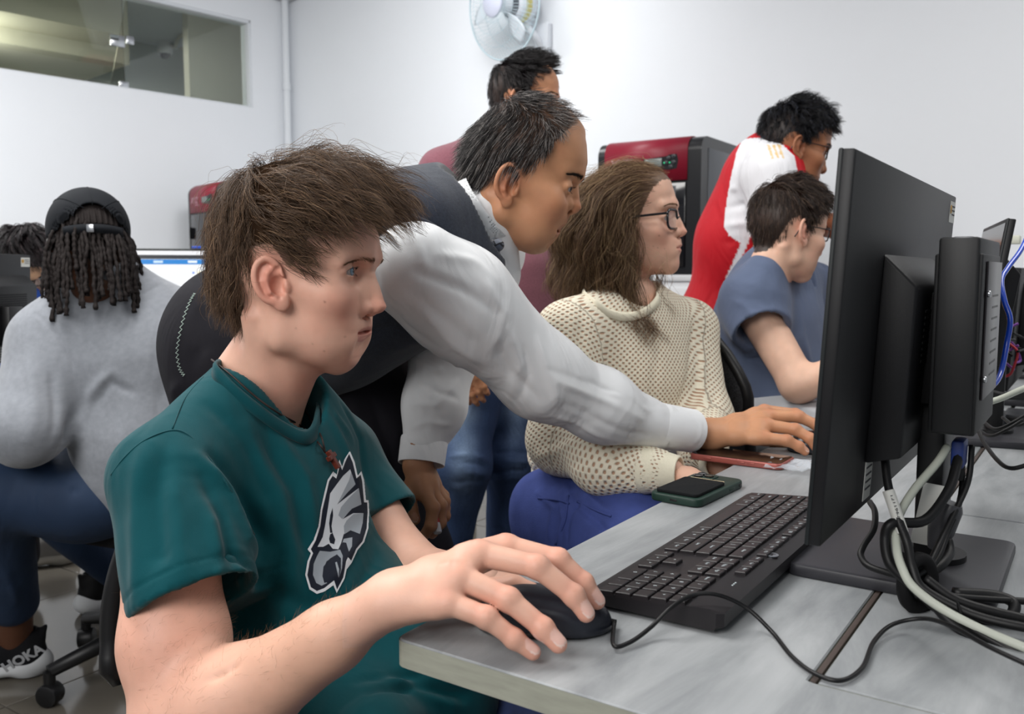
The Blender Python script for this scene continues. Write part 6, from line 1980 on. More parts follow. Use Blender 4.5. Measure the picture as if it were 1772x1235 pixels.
    Sx = [ell(hp + [0, 0, -.02], (.165, .150, .11), k=.05, rot=RZ(38)), cap(hp - UU * .075 + [0, 0, -.01], P(1100, 950, 1.42), .105, .095, k=.04), cap(hp + UU * .10, P(1190, 900, 1.62), .10, .09, k=.04), cap(P(960, 890, 1.62), P(1060, 930, 1.48), .09, .09, k=.04)]
    Fs_ = [([(930, 850), (960, 880), (950, 930)], .006, .006), ([(985, 830), (1000, 870), (980, 930)], .005, -.005), ([(1010, 850), (1040, 880), (1060, 890)], .007, .006), ([(1040, 830), (1070, 850), (1110, 850)], .007, .006), ([(990, 870), (1030, 900), (1050, 920)], .005, -.005), ([(970, 850), (975, 900), (965, 940)], .004, .005)]
    lo, hi = opsbounds(Sx, .012); V, F = region(Sx, lo, hi, .005, it=2); bq = BVHTree.FromPolygons([Vector(v) for v in V], [tuple(f) for f in F])
    Fo = [(onsurf(bq, a), w, h) for a, w, h in Fs_]; Fo = [f for f in Fo if len(f[0]) > 1]; N = vnormals(V, F)
    V = folds(V + N * (vnoise(V, 30, 7) * .004)[:, None], N, Fo)
    link('shorts', npmesh('shorts', V, F), msh, o)
    for path in ([(932, 862), (968, 866), (985, 872)], [(984, 858), (978, 900), (962, 942)], [(1000, 868), (1035, 884), (1058, 893)]):
        q = onsurf(BVHTree.FromPolygons([Vector(v) for v in V], [tuple(f) for f in F]), path, .001)
        if len(q) > 2: tube('seam', q, .0022, msh, o, sides=5)
    ch = empty('office_chair', (.275, 1.81, 0), math.radians(-107), 'black office chair the woman in the cream sweater sits on', 'chair'); office_chair(ch, back=(-.22, 0), seat_z=.42, backh=.47)
    return o


GIRL = build_girl()
# ================================================================== people farther back
DARKH = srgb(22, 19, 20)


# ---- standing student in the mauve sweater behind the instructor
def build_mauve():
    pe = Person(); tone = (np.array(srgb(206, 148, 112)), np.array(srgb(170, 100, 86)), np.array(srgb(196, 126, 98)))
    hp = dict(adam=0, chin=(.083, -.098), ment=(.081, -.086), llip=(.088, -.075), menton=(.068, -.11))
    M = headmat((952, 173), 2.42, -12, 6, 1.06, hp)
    line = [(0, .096), (25, .092), (42, .070), (56, .040), (66, .0), (76, -.010), (84, -.004), (95, .018), (110, -.0), (130, -.045), (180, -.070)]
    p, bv = add_head(pe, M, hp, tone, .0028, line, DARKH)
    small_hand(pe, P(800, 600, 2.22), np.array([.25, .1, -1]), np.array([-.2, -1, 0]), tone[0])
    plain_arm(pe, [P(760, 350, 2.35), P(765, 480, 2.30), P(795, 590, 2.24)], [.045, .04, .03], tone[0])
    o = pe.finish('standing student in a mauve sweater and blue jeans behind the leaning man')
    for s in (-1, 1):
        eye_mesh('eye', M, p, s, srgb(50, 34, 26), o); brow_strands('eyebrow', M, p, s, M_BROWD, o, n=120, surf_bvh=bv, r=.0003)
    simple_hair('hair', M, p, line, 420, 12, o, .030, .0045, srgb(24, 21, 22), var=.35, k=9, r=.0005, comb=(1.0, -.1, .30), seed=51, topl=.024, grav=.15, wob=.25, tint=(srgb(60, 56, 58), .15))
    ms = mat('mauve_knit', srgb(128, 82, 92), .92, .1, var=.12, vscale=220, bump=.5, bscale=700, sheen=.2)
    c = P(872, 470, 2.42); sa = P(776, 306, 2.36); sb = P(955, 330, 2.55); nb = P(872, 246, 2.45)
    T = [cap(nb, sa, .06, .075, k=.05), cap(nb, sb, .06, .065, k=.05), ell(P(870, 400, 2.44), (.175, .125, .19), k=.07, rot=RZ(35)), cap(P(875, 480, 2.43), P(878, 540, 2.43), .150, .145, k=.07), cap(sa, P(758, 470, 2.30), .068, .058, k=.04),
         cap(P(758, 470, 2.30), P(792, 585, 2.26), .055, .045, k=.04), cap(sb, P(985, 470, 2.50), .068, .058, k=.04), cap(P(985, 470, 2.50), P(1010, 580, 2.40), .055, .045, k=.04)]
    T.append(plane_cut(P(880, 556, 2.43), (0, 0, -1), .003, .24))
    cloth('sweater', T, .005, ms, o, noise_=((20, .005, 5), (45, .002, 6)))
    rb = mat('mauve_rib', srgb(118, 70, 80), .9, .1, bump=.7, bscale=500, stretch=(1, 1, .1))
    Rb = [cap(P(878, 541, 2.43), P(878, 556, 2.43), .142, .138, k=.01, flat=(-.57, .82, 0), fs=.82), plane_cut(P(878, 557, 2.43), (0, 0, -1), .002, .24), plane_cut(P(878, 534, 2.43), (0, 0, 1), .002, .24)]
    cloth('hem_band', Rb, .005, rb, o)
    mj, jc = jeans_mat()
    H1 = P(850, 600, 2.44); kL = P(800, 800, 2.33); aL = P(752, 1080, 2.42); kR = P(884, 790, 2.46); aR = P(874, 1075, 2.55)
    J = [ell(P(868, 590, 2.45), (.165, .125, .11), k=.05, rot=RZ(35)), cap(P(820, 620, 2.40), kL, .094, .072, k=.04), cap(kL, aL, .072, .056, k=.04), cap(P(890, 620, 2.50), kR, .092, .070, k=.04), cap(kR, aR, .070, .056, k=.04)]
    J.append(plane_cut(P(872, 548, 2.45), (0, 0, 1), .004, .25))
    fo = [([P(780, 790 + i * 14, 2.26), P(815, 785 + i * 16, 2.25), P(845, 795 + i * 14, 2.28)], .006, .004 * (-1) ** i) for i in range(5)] + [([P(850, 770 + i * 16, 2.40), P(885, 765 + i * 16, 2.38), P(918, 772 + i * 14, 2.40)], .006, .004 * (-1) ** i) for i in range(6)]
    def jcol(V, N):
        px, py = proj(V); w = np.exp(-((px - 800) / 22) ** 2) * np.clip(1.2 - np.abs(py - 700) / 160, 0, 1) + .6 * np.exp(-((px - 895) / 20) ** 2) * np.clip(1.2 - np.abs(py - 690) / 120, 0, 1)
        w = np.clip(w * (.8 + .35 * vnoise(V, 60, 4)), 0, 1)[:, None]
        return np.array(srgb(50, 68, 102)) * (1 - w) + np.array(srgb(136, 158, 186)) * w
    cloth('jeans', J, .006, mj, o, fold=fo, noise_=((25, .004, 5),), colf=jcol)
    for a in (aL, aR):
        shoe(o, np.array([a[0], a[1], 0]) + VV * .06, -ROW, .28, M_BLACKM, M_BLACK)
    return o


def jeans_mat(): return mat('worn_denim', (1, 1, 1), .85, .2, attr=True, var=.14, vscale=260, bump=.5, bscale=1100, wrk=.5, wsc=14), None


build_mauve()


# ---- student in the blue T-shirt, seated, seen over the shoulder
def build_blue():
    pe = Person(); sk = np.array(srgb(226, 184, 160)); tone = (sk, np.array(srgb(190, 120, 110)), np.array(srgb(218, 144, 124)))
    hp = dict(chin=(.086, -.098), ment=(.084, -.086), llip=(.090, -.075), menton=(.070, -.109), ear=(.008, -.012), earr=(.017, .028), neckr=(.048, .046), neck=((-.012, -.078), (-.028, -.125)))
    M = headmat((1424, 404), 2.12, 14, 10, 1.04, hp)
    line = [(0, .062), (30, .058), (50, .045), (62, .015), (72, -.012), (82, -.005), (95, .02), (110, .008), (128, -.04), (150, -.066), (180, -.072)]
    p, bv = add_head(pe, M, hp, tone, .0024, line, srgb(40, 30, 26))
    shn = P(1298, 520, 2.16); el = P(1382, 664, 2.04); wr = P(1480, 636, 2.00)
    plain_arm(pe, [shn, el, P(1440, 650, 2.0), wr], [.050, .042, .036, .028], sk, .004); small_hand(pe, wr, VV + np.array([0, 0, -.15]), np.array([0, 0, 1.0]), sk)
    shf = P(1408, 500, 2.42); elf = P(1424, 610, 2.36); wf = P(1500, 630, 2.25)
    plain_arm(pe, [shf, elf, wf], [.046, .040, .028], sk, .005); small_hand(pe, wf, VV, np.array([0, 0, 1.0]), sk)
    o = pe.finish('seated student with short dark brown hair in a slate blue T-shirt')
    for s in (-1, 1): eye_mesh('eye', M, p, s, srgb(60, 50, 40), o); brow_strands('eyebrow', M, p, s, M_BROWD, o, n=100, surf_bvh=bv, r=.0003)
    simple_hair('hair', M, p, line, 600, 10, o, .024, .006, srgb(46, 35, 30), var=.4, k=8, r=.00045, comb=(.5, -.15, 0), seed=61, topl=.022, grav=.5, wob=.22, tint=(srgb(92, 74, 60), .15))
    glasses(M, p, 'thin dark glasses worn by the student in slate blue', mat('thin_black_frame', srgb(20, 20, 24), .3, .5), mat('lens_b', (.9, .93, .95), .02, .5, alpha=.2), w=.023, h=.015, r=.0014)
    mt = mat('slate_blue_jersey', srgb(98, 110, 136), .85, .15, var=.06, vscale=20, bump=.25, bscale=1200, sheen=.15, wrk=.45, wsc=10)
    nb = P(1345, 458, 2.27); hm = P(1318, 572, 2.09); hd = (hm - shn) / np.linalg.norm(hm - shn); hf = P(1412, 560, 2.40); hfd = (hf - shf) / np.linalg.norm(hf - shf)
    T = [cap(app(M, [-.024, 0, -.108]), app(M, [-.030, 0, -.150]), .052, .062, k=.03), cap(nb, shn + [0, 0, .012], .052, .055, k=.05), cap(nb, shf + [0, 0, .012], .052, .055, k=.05), ell(P(1335, 540, 2.28), (.165, .120, .16), k=.06, rot=RZ(50)), cap(P(1320, 580, 2.28), P(1345, 690, 2.26), .130, .140, k=.06),
         cap(shn, hm, .072, .068, k=.04), cap(shf, hf, .062, .058, k=.04)]
    T += [cap(hm - hd * .02, hm + hd * .15, .060, .062, k=.003, mode='sub'), plane_cut(hm, hd, .002, .1), cap(hf - hfd * .02, hf + hfd * .15, .052, .054, k=.003, mode='sub'), plane_cut(hf, hfd, .002, .085),
          cap(nb + [0, 0, .03] + VV * .01, nb + [0, 0, .12] + VV * .03, .050, .070, k=.006, mode='sub'), cap(nb + VV * .09 + [0, 0, -.05], nb + [0, 0, .05] + VV * .06, .008, .05, k=.006, mode='sub')]
    fo = [([P(1300, 480, 2.1), P(1340, 560, 2.1), P(1390, 620, 2.1)], .012, .005), ([P(1260, 600, 2.12), P(1330, 640, 2.1), P(1400, 650, 2.1)], .012, -.006), ([P(1280, 620, 2.12), P(1340, 670, 2.1), P(1400, 680, 2.1)], .010, .007), ([P(1370, 510, 2.15), P(1385, 580, 2.15), P(1410, 640, 2.15)], .010, .006),
          ([P(1250, 510, 2.1), P(1290, 530, 2.06), P(1310, 560, 2.04)], .010, .004)]
    cloth('t_shirt', T, .0046, mt, o, fold=fo, noise_=((22, .004, 9),))
    mp = mat('light_grey_trousers', srgb(178, 180, 184), .85, .2, bump=.3, bscale=900)
    cloth('trousers', [ell(P(1340, 735, 2.28), (.15, .15, .10), k=.05), cap(P(1330, 735, 2.18), P(1450, 760, 1.98), .088, .075, k=.04), cap(P(1370, 730, 2.35), P(1480, 740, 2.2), .088, .075, k=.04), cap(P(1450, 760, 1.98), P(1470, 1000, 2.05), .07, .055, k=.04), cap(P(1480, 740, 2.2), P(1500, 960, 2.25), .07, .055, k=.04)],
          .006, mp, o, noise_=((28, .005, 3),), fold=[([P(1310, 690, 2.1), P(1370, 700, 2.05), P(1430, 720, 1.95)], .01, .007)])
    for a in (P(1470, 1000, 2.05), P(1500, 960, 2.25)): shoe(o, np.array([a[0], a[1], 0]) + VV * .05, -ROW, .28, M_GREYP, M_WHITEP)
    ch = empty('office_chair', np.array([*P(1330, 700, 2.26)[:2], 0]), -ROW, 'black mesh office chair under the man in the slate blue T-shirt', 'chair'); office_chair(ch, back=(-.18, -.0), seat_z=.44, backh=.44)
    return o


build_blue()


# ---- student in the red and white jersey, bending over
def build_red():
    pe = Person(); sk = np.array(srgb(160, 108, 78)); tone = (sk, np.array(srgb(126, 76, 66)), np.array(srgb(150, 92, 66)))
    hp = dict(chin=(.086, -.098), ment=(.083, -.086), llip=(.092, -.075), ulip=(.094, -.0625), mouth=(.086, -.068), menton=(.070, -.107), open=.002, ear=(.006, -.014), nosew=.018, neck=((-.018, -.078), (-.060, -.120)), neckr=(.046, .048))
    M = headmat((1428, 262), 2.42, -2, 14, 1.06, hp)
    line = [(0, .060), (30, .056), (50, .040), (62, .020), (72, -.002), (82, .002), (95, .022), (110, .012), (128, -.03), (150, -.055), (180, -.060)]
    p, bv = add_head(pe, M, hp, tone, .0025, line, DARKH, lo=(-.15, -.1, -.18))
    wr = P(1452, 392, 2.50); shn = P(1338, 315, 2.40); el = P(1330, 440, 2.42)
    plain_arm(pe, [P(1345, 330, 2.62), P(1400, 385, 2.58), wr, P(1530, 400, 2.45)], [.045, .038, .033, .026], sk, .005); small_hand(pe, P(1530, 400, 2.45), np.array([1, -.2, -.15]), np.array([0, 0, 1.0]), sk)
    plain_arm(pe, [shn, el, P(1400, 560, 2.36)], [.045, .04, .028], sk, .005); small_hand(pe, P(1400, 560, 2.36), np.array([.4, 0, -1]), np.array([0, -1.0, 0]), sk)
    o = pe.finish('student in a red and white football jersey bending over at the right')
    for s in (-1, 1): eye_mesh('eye', M, p, s, srgb(40, 28, 22), o); brow_strands('eyebrow', M, p, s, M_BROWD, o, n=140, surf_bvh=bv, r=.0003, thick=.006)
    simple_hair('hair', M, p, line, 520, 11, o, .022, .008, srgb(18, 17, 20), var=.4, k=9, r=.00048, comb=(.35, 0, .1), seed=71, topl=.030, grav=.3, wob=.75, tint=(srgb(56, 60, 72), .14))
    glasses(M, p, 'dark wire glasses worn by the bending student in the red jersey', mat('wire_frame', srgb(30, 30, 34), .3, .5), mat('lens_r', (.9, .93, .95), .02, .5, alpha=.22), w=.023, h=.015, r=.0013, x=.013)
    nb = P(1352, 268, 2.48)
    T = [cap(nb, shn + [0, 0, .01], .060, .070, k=.05), cap(nb, P(1362, 300, 2.66), .06, .065, k=.05), cap(P(1328, 320, 2.54), P(1292, 410, 2.60), .135, .128, k=.07), cap(P(1292, 410, 2.60), P(1262, 560, 2.66), .128, .135, k=.07),
         cap(shn, P(1342, 382, 2.36), .075, .068, k=.04), cap(P(1365, 300, 2.66), P(1385, 350, 2.6), .068, .06, k=.04), plane_cut(P(1258, 640, 2.66), (0, 0, -1), .003, .25), cap(P(1258, 560, 2.66), P(1255, 650, 2.66), .135, .14, k=.05)]
    T += [cap(nb + [.03, -.01, .02], nb + [.16, -.01, .06], .045, .07, k=.005, mode='sub')]
    RED = np.array(srgb(196, 22, 36)); WH = np.array(srgb(232, 232, 236)); GO = np.array(srgb(226, 196, 140))
    whs = [[(1285, 240), (1340, 236), (1375, 270), (1385, 318), (1368, 345), (1345, 352), (1318, 345), (1306, 352), (1300, 395), (1286, 424), (1262, 408), (1252, 392), (1258, 345), (1266, 300), (1275, 262)],
           [(1302, 348), (1312, 350), (1303, 400), (1286, 440), (1262, 500), (1240, 560), (1228, 560), (1250, 495), (1278, 430), (1294, 395)]]
    def jc(V, N):
        px, py = proj(V); C = np.tile(RED, (len(V), 1)); m = np.zeros(len(V), bool)
        for q in whs: m |= inpoly(px, py, q)
        m &= (N[:, 1] < .25) | (py < 300)
        C[m] = WH
        for i in range(3):
            g = (np.abs(px - (1332 + i * 9) - (py - 258) * .35) < 2.2) & (py < 274) & (py > 250) & (N[:, 2] > .2); C[g] = GO
        return C
    fo = [([P(1250, 330 + i * 30, 2.48), P(1290, 322 + i * 32, 2.44), P(1330, 345 + i * 30, 2.46)], .010, .006 * (-1) ** i) for i in range(7)] + [([P(1290, 270, 2.42), P(1310, 320, 2.38), P(1312, 370, 2.38)], .008, -.006), ([P(1320, 270, 2.40), P(1350, 300, 2.36), P(1370, 330, 2.38)], .010, .005)]
    cloth('jersey', T, .0045, mat('jersey_cloth', (1, 1, 1), .6, .3, attr=True, bump=.3, bscale=1300, wrk=.5, wsc=14), o, fold=fo, noise_=((25, .004, 7),), colf=jc)
    cloth('trousers', [cap(P(1262, 600, 2.68), P(1265, 690, 2.68), .14, .14, k=.05), cap(P(1240, 690, 2.62), P(1250, 1080, 2.62), .09, .06, k=.04), cap(P(1290, 690, 2.76), P(1300, 1050, 2.76), .09, .06, k=.04)], .008, M_BPANT, o)
    for a in (P(1250, 1080, 2.62), P(1300, 1050, 2.76)): shoe(o, np.array([a[0], a[1], 0]) + VV * .06, -ROW, .28, M_BLACKM, M_WHITEP)
    return o


build_red()


# ---- seated student seen from behind: black cap, locs, grey sweatshirt
def build_cap():
    pe = Person(); sk = np.array(srgb(92, 58, 40)); tone = (sk, sk * .8, sk * 1.1)
    hp = dict(adam=0, neck=((-.012, -.072), (-.012, -.10)), neckr=(.05, .05))
    yaw = 122; s = 1.05; ctr = P(156, 424, 2.08)
    M = TR(*ctr) @ RZ(yaw) @ RY(16) @ SCL(s, s, s)
    p, bv = add_head(pe, M, hp, tone, .003, [(0, .06), (60, .03), (90, .0), (180, -.06)], srgb(26, 20, 18))
    wl = P(-70, 690, 2.05); plain_arm(pe, [P(40, 760, 1.98), wl], [.04, .03], sk); small_hand(pe, wl, np.array([-1, .2, 0]), np.array([0, 0, 1.0]), sk)
    ank = P(22, 1075, 2.20); plain_arm(pe, [P(20, 1000, 2.16), P(26, 1100, 2.22)], [.05, .042], sk)
    core(pe, sk, [([P(185, 480, 2.12), P(215, 700, 2.12)], [.05, .09]), ([P(185, 490, 2.12), P(85, 590, 2.04), P(45, 745, 1.92), P(-60, 700, 2.02)], [.05, .05, .045, .035]), ([P(165, 850, 2.08), P(-10, 850, 1.98), P(20, 1000, 2.16)], [.08, .06, .05])])
    o = pe.finish('seated student seen from behind in black cap, locs and grey sweatshirt')
    for s_ in (-1, 1): eye_mesh('eye', M, p, s_, srgb(40, 26, 20), o)
    # cap
    mc = mat('black_cap_cloth', srgb(22, 25, 30), .8, .2, bump=.3, bscale=900)
    c = (.004, 0, .038); K = [ell(c, (.098, .0865, .092), M=M), ell((-.002, 0, .030), (.092, .0805, .085), M=M, mode='sub', k=.002), plane_cut(app(M, [0, 0, .018]), M[:3, :3] @ np.array([.12, 0, -1]), .002, .3),
                             ell((-.105, 0, .034), (.040, .040, .036), M=M, mode='sub', k=.003), cap((.085, 0, .030), (.125, 0, .018), .05, .045, k=.02, M=M, flat=(0, 0, 1), fs=.12)]
    lo, hi = (-.13, -.12, -.05), (.2, .12, .15); V, F = region(K, lo, hi, .0026, M, it=2); cp = link('cap', npmesh('cap', V, F), mc, o)
    arc = []
    for a in np.linspace(-42, 42, 13): arc.append(app(M, np.array([c[0] - .0965 * math.cos(math.radians(a)), .0855 * math.sin(math.radians(a)), .008])))
    V = []; F = []
    for q in arc: V += [q + [0, 0, -.010], q + [0, 0, .010]]
    F = [(2 * i, 2 * i + 2, 2 * i + 3, 2 * i + 1) for i in range(len(arc) - 1)]
    st = link('strap', pymesh('strap', V, F), mc, cp); md = st.modifiers.new('t', 'SOLIDIFY'); md.thickness = .004
    bq = arc[7]; bx_ = box('buckle', (.016, .004, .018), tuple(bq + np.array([.004, -.004, 0])), M_STEEL, cp, bevel=.001)
    for a in (-50, 0, 50):
        pts = [app(M, np.array([c[0] + .098 * math.cos(math.radians(t)) * 1, .087 * math.cos(math.radians(t)) * math.sin(math.radians(a)) * 0 + .0875 * math.sin(math.radians(a)) * math.sin(math.radians(t)), c[2] + .0925 * math.sin(math.radians(t)) * math.cos(math.radians(a))])) for t in np.linspace(15, 165, 16)]
        tube('seam', pts, .0009, mc, cp, smooth=False, sides=5)
    # locs
    ml = mat('locs', srgb(27, 21, 20), .8, .25, var=.4, vscale=300, bump=.9, bscale=260)
    rs = np.random.RandomState(77); n = 64
    for i in range(n):
        a = math.radians(70 + 220 * (i + rs.uniform(0, .8)) / n); lay = i % 3
        x = .075 * math.cos(a); y = .072 * math.sin(a); z = .012 + rs.uniform(-.03, .03) + (.01 if lay == 0 else 0)
        L0 = np.array([.0 + x, y, z]); rad = np.array([math.cos(a), math.sin(a), 0])
        pts = [L0 * [1, 1, 1]]; ln = rs.uniform(.125, .185); seg = 12; dirv = rad * .9 + np.array([0, 0, .1]); q = L0.copy()
        for j in range(seg):
            t = j / seg; dirv = rad * max(0, .55 - t * 1.2 + rs.uniform(-.15, .15)) + np.array([rs.normal() * .12, rs.normal() * .12, -1]); dirv /= np.linalg.norm(dirv); q = q + dirv * ln / seg; pts.append(q.copy())
        W_ = [app(M, a_) for a_ in pts]
        # hang straight down in the world after leaving the head
        for j in range(3, len(W_)): W_[j] = np.array([W_[j][0], W_[j][1], W_[2][2] - (j - 2) * ln / seg * .98])
        q_ = catmull(W_, 3); r_ = [.0042 + .0010 * math.sin(k * 1.9 + i) + (.0012 if k > len(q_) - 5 else 0) for k in range(len(q_))]
        V, F = tube_geo(q_, r_, 7); link('loc', pymesh('loc', V, F), ml, o)
    for i in range(18):
        a = math.radians(180 + (i - 8.5) * 4.2); rad = np.array([math.cos(a), math.sin(a) * .95, 0]); pts = []
        for t in np.linspace(0, 1, 8):
            el_ = math.radians(62 - 62 * t); pts.append(np.array([p['skull'][0], 0, p['skull'][1] - .006]) + np.array([math.cos(a) * (.088 + .003 * (i % 2)) * math.cos(el_), math.sin(a) * .080 * math.cos(el_) * 1.0, .088 * math.sin(el_)]))
        V, F = tube_geo(catmull([app(M, a_) for a_ in pts], 3), .0046, 7); link('loc', pymesh('loc', V, F), ml, o)
    # top hair seen through the opening
    U = [ell((p['skull'][0], 0, p['skull'][1]), tuple(np.array(p['skull'][2:]) + .009), M=M)]
    V, F = region(U, (-.12, -.1, -.05), (.12, .1, .13), .004, M); F = F[(app(np.linalg.inv(M), V)[:, 2] > -.03)[F].all(axis=1) & (app(np.linalg.inv(M), V)[:, 0] < .02)[F].all(axis=1)]
    link('hair_underlayer', npmesh('hair_underlayer', V, F), ml, o)
    # sweatshirt
    mg = mat('grey_marl', srgb(136, 140, 147), .9, .15, var=.10, vscale=90, bump=.3, bscale=700, stretch=(1, .3, 1), sheen=.25, wrk=.35, wsc=7)
    nb = P(188, 490, 2.12); sl = P(85, 590, 2.02); sr = P(300, 560, 2.22); el = P(45, 745, 1.90); wl_ = P(-60, 700, 2.02)
    T = [cap(nb, nb + [-.01, .01, .045], .066, .058, k=.03), cap(nb, sl, .060, .075, k=.05), cap(nb, sr, .060, .072, k=.05), ell(P(205, 600, 2.14), (.205, .140, .17), k=.07, rot=RZ(15)), cap(P(215, 650, 2.12), P(238, 770, 2.08), .165, .140, k=.07), cap(P(238, 770, 2.08), P(225, 830, 2.06), .14, .12, k=.05),
         cap(sl, el, .082, .075, k=.05), cap(el, wl_, .070, .055, k=.04), cap(sr, P(355, 700, 2.2), .08, .07, k=.05), cap(P(355, 700, 2.2), P(330, 700, 2.4), .065, .055, k=.03)]
    T.append(cap(nb + [0, .02, .04], nb + [-.01, .03, .13], .052, .065, k=.006, mode='sub'))
    st = [([(60, 540), (100, 580), (125, 625), (128, 640)], .004, -.004), ([(150, 700), (120, 740), (110, 770)], .016, -.010), ([(190, 645), (160, 680), (140, 730)], .012, .008), ([(230, 680), (190, 660), (160, 700)], .010, -.006),
          ([(50, 620), (60, 700), (50, 760)], .014, .006), ([(90, 640), (95, 700), (85, 760)], .012, -.006), ([(170, 520), (160, 560), (180, 600)], .012, .004), ([(215, 495), (250, 508), (278, 492)], .003, -.002)]
    lo, hi = opsbounds(T, .012); V, F = region(T, lo, hi, .0055, it=2); b2 = BVHTree.FromPolygons([Vector(v) for v in V], [tuple(f) for f in F]); N = vnormals(V, F)
    Fo = [(onsurf(b2, a), w, h) for a, w, h in st]; Fo = [f for f in Fo if len(f[0]) > 1]; V = folds(V + N * (vnoise(V, 18, 9) * .005)[:, None], N, Fo)
    link('sweatshirt', npmesh('sweatshirt', V, F), mg, o)
    ring = [P(168, 488, 2.04), P(195, 470, 2.02), P(222, 458, 2.06), P(236, 462, 2.14), P(215, 470, 2.24), P(175, 488, 2.22), P(160, 500, 2.12)]
    tube('neckband', ring, .011, mg, o, closed=True)
    # trousers
    mn = mat('navy_sport_trousers', srgb(34, 52, 78), .7, .3, var=.06, vscale=15, bump=.2, bscale=900, wrk=.4, wsc=9)
    hp_ = P(165, 850, 2.08); kn = P(-10, 850, 1.98); an = P(22, 1040, 2.18); kn2 = P(20, 830, 2.35)
    Tr = [ell(hp_, (.17, .15, .105), k=.05), cap(hp_ + [-.02, -.04, .0], kn, .100, .078, k=.05), cap(kn, an, .078, .062, k=.04), cap(hp_ + [0, .08, 0], kn2, .10, .078, k=.05), cap(kn2, P(200, 985, 2.60), .07, .055, k=.04)]
    fo = [([P(110, 780, 1.95), P(130, 840, 1.93), P(120, 900, 1.96)], .008, -.005), ([P(150, 780, 1.97), P(165, 850, 1.96), P(160, 910, 1.98)], .008, .006), ([P(90, 770, 1.95), P(80, 800, 1.93), P(40, 810, 1.92)], .010, .005), ([P(-5, 950, 2.0), P(15, 1000, 2.05), P(30, 1040, 2.1)], .010, .005)]
    cloth('trousers', Tr, .006, mn, o, fold=fo, noise_=((20, .003, 2),))
    tube('piping', [P(-4, 1010, 2.085), P(6, 1035, 2.105), P(14, 1062, 2.13)], .0022, M_WHITEP, o)
    # shoes: large lettered trainer, and a second one behind
    msole = mat('white_foam_sole', srgb(196, 198, 200), .7, .2, bump=.3, bscale=400)
    at = P(6, 1172, 2.20)
    e, Ms = shoe(o, (at[0] - .045, at[1] + .005, 0), math.radians(196), .30, mat('black_mesh_upper', srgb(22, 22, 25), .85, .2, bump=.4, bscale=700), msole)
    dg = bpy.context.evaluated_depsgraph_get()
    org = P(38, 1140, 2.115); dx = P(66, 1122, 2.115) - P(10, 1152, 2.115); dx /= np.linalg.norm(dx)
    upn = np.array([.05, -.42, .9]); Mx = frame(org, dx, upn); z = np.cross(Mx[:3, 0], Mx[:3, 2])
    Mt = np.eye(4); Mt[:3, 0] = Mx[:3, 0]; Mt[:3, 1] = Mx[:3, 2]; Mt[:3, 2] = -Mx[:3, 1]; Mt[:3, 3] = org
    if Mt[:3, 2] @ np.array([0, -1, 0]) < 0: Mt[:3, 2] *= -1
    text('shoe_lettering', 'HOKA', .040, Matrix(Mt.tolist()), mat('reflective_print', srgb(178, 180, 184), .4), e, ext=.0008, shear=.25, bold=.0012)
    at = P(208, 1035, 2.75); shoe(o, (at[0], at[1], 0), math.radians(60), .29, M_BLACKM, msole)
    ch = empty('office_chair', np.array([-.93, 2.28, 0]), math.radians(180 - 22), 'black office chair with star base under the student in grey', 'chair'); office_chair(ch, back=(-.16, 0), seat_z=.46, backh=.22, base_rot=-2)
    return o


build_cap()


# ---- student at far left, mostly behind the monitor: dark hair, blue shirt
def build_far():
    pe = Person(); sk = np.array(srgb(206, 160, 128)); tone = (sk, sk * .8, sk)
    hp = {}; M = TR(*P(36, 452, 2.75)) @ RZ(-42) @ RY(38) @ SCL(1.05, 1.05, 1.05)
    line = [(0, .050), (40, .045), (60, .02), (80, -.01), (95, .01), (120, -.03), (180, -.07)]
    p, bv = add_head(pe, M, hp, tone, .0035, line, DARKH)
    plain_arm(pe, [P(60, 560, 2.75), P(90, 700, 2.6)], [.045, .04], sk)
    o = pe.finish('student with dark hair in a bright blue shirt, bent behind the far-left monitor')
    for s in (-1, 1): eye_mesh('eye', M, p, s, srgb(40, 26, 20), o); brow_strands('eyebrow', M, p, s, M_BROWD, o, n=80, surf_bvh=bv, r=.0004)
    simple_hair('hair', M, p, line, 360, 10, o, .045, .007, srgb(28, 24, 26), var=.4, k=9, r=.0007, comb=(.4, 0, 0), seed=81, topl=.02, grav=.2, wob=.15, tint=(srgb(84, 72, 74), .12), under=.005)
    glasses(M, p, 'black glasses worn by the student behind the far-left monitor', mat('black_frame_f', srgb(20, 20, 24), .3), mat('lens_f', (.9, .93, .95), .02, .5, alpha=.2), w=.023, h=.016)
    mb = mat('bright_blue_cloth', srgb(34, 66, 140), .8, .2)
    T = [cap(P(25, 530, 2.82), P(70, 560, 2.78), .08, .08, k=.05), cap(P(25, 530, 2.82), P(-60, 570, 2.85), .08, .08, k=.05), cap(P(5, 600, 2.85), P(0, 760, 2.9), .16, .15, k=.06), cap(P(72, 530, 2.72), P(52, 510, 2.70), .030, .030, k=.03)]
    cloth('shirt', T, .008, mb, o)
    cloth('trousers', [cap(P(0, 780, 2.9), P(10, 800, 2.6), .14, .09, k=.05), cap(P(10, 800, 2.6), P(35, 960, 2.85), .08, .06, k=.04)], .01, M_BPANT, o)
    at = P(52, 948, 3.08); shoe(o, (at[0], at[1], 0), math.radians(205), .30, mat('grey_runner_upper', srgb(140, 138, 134), .85), mat('cream_sole', srgb(182, 178, 166), .7))


build_far()


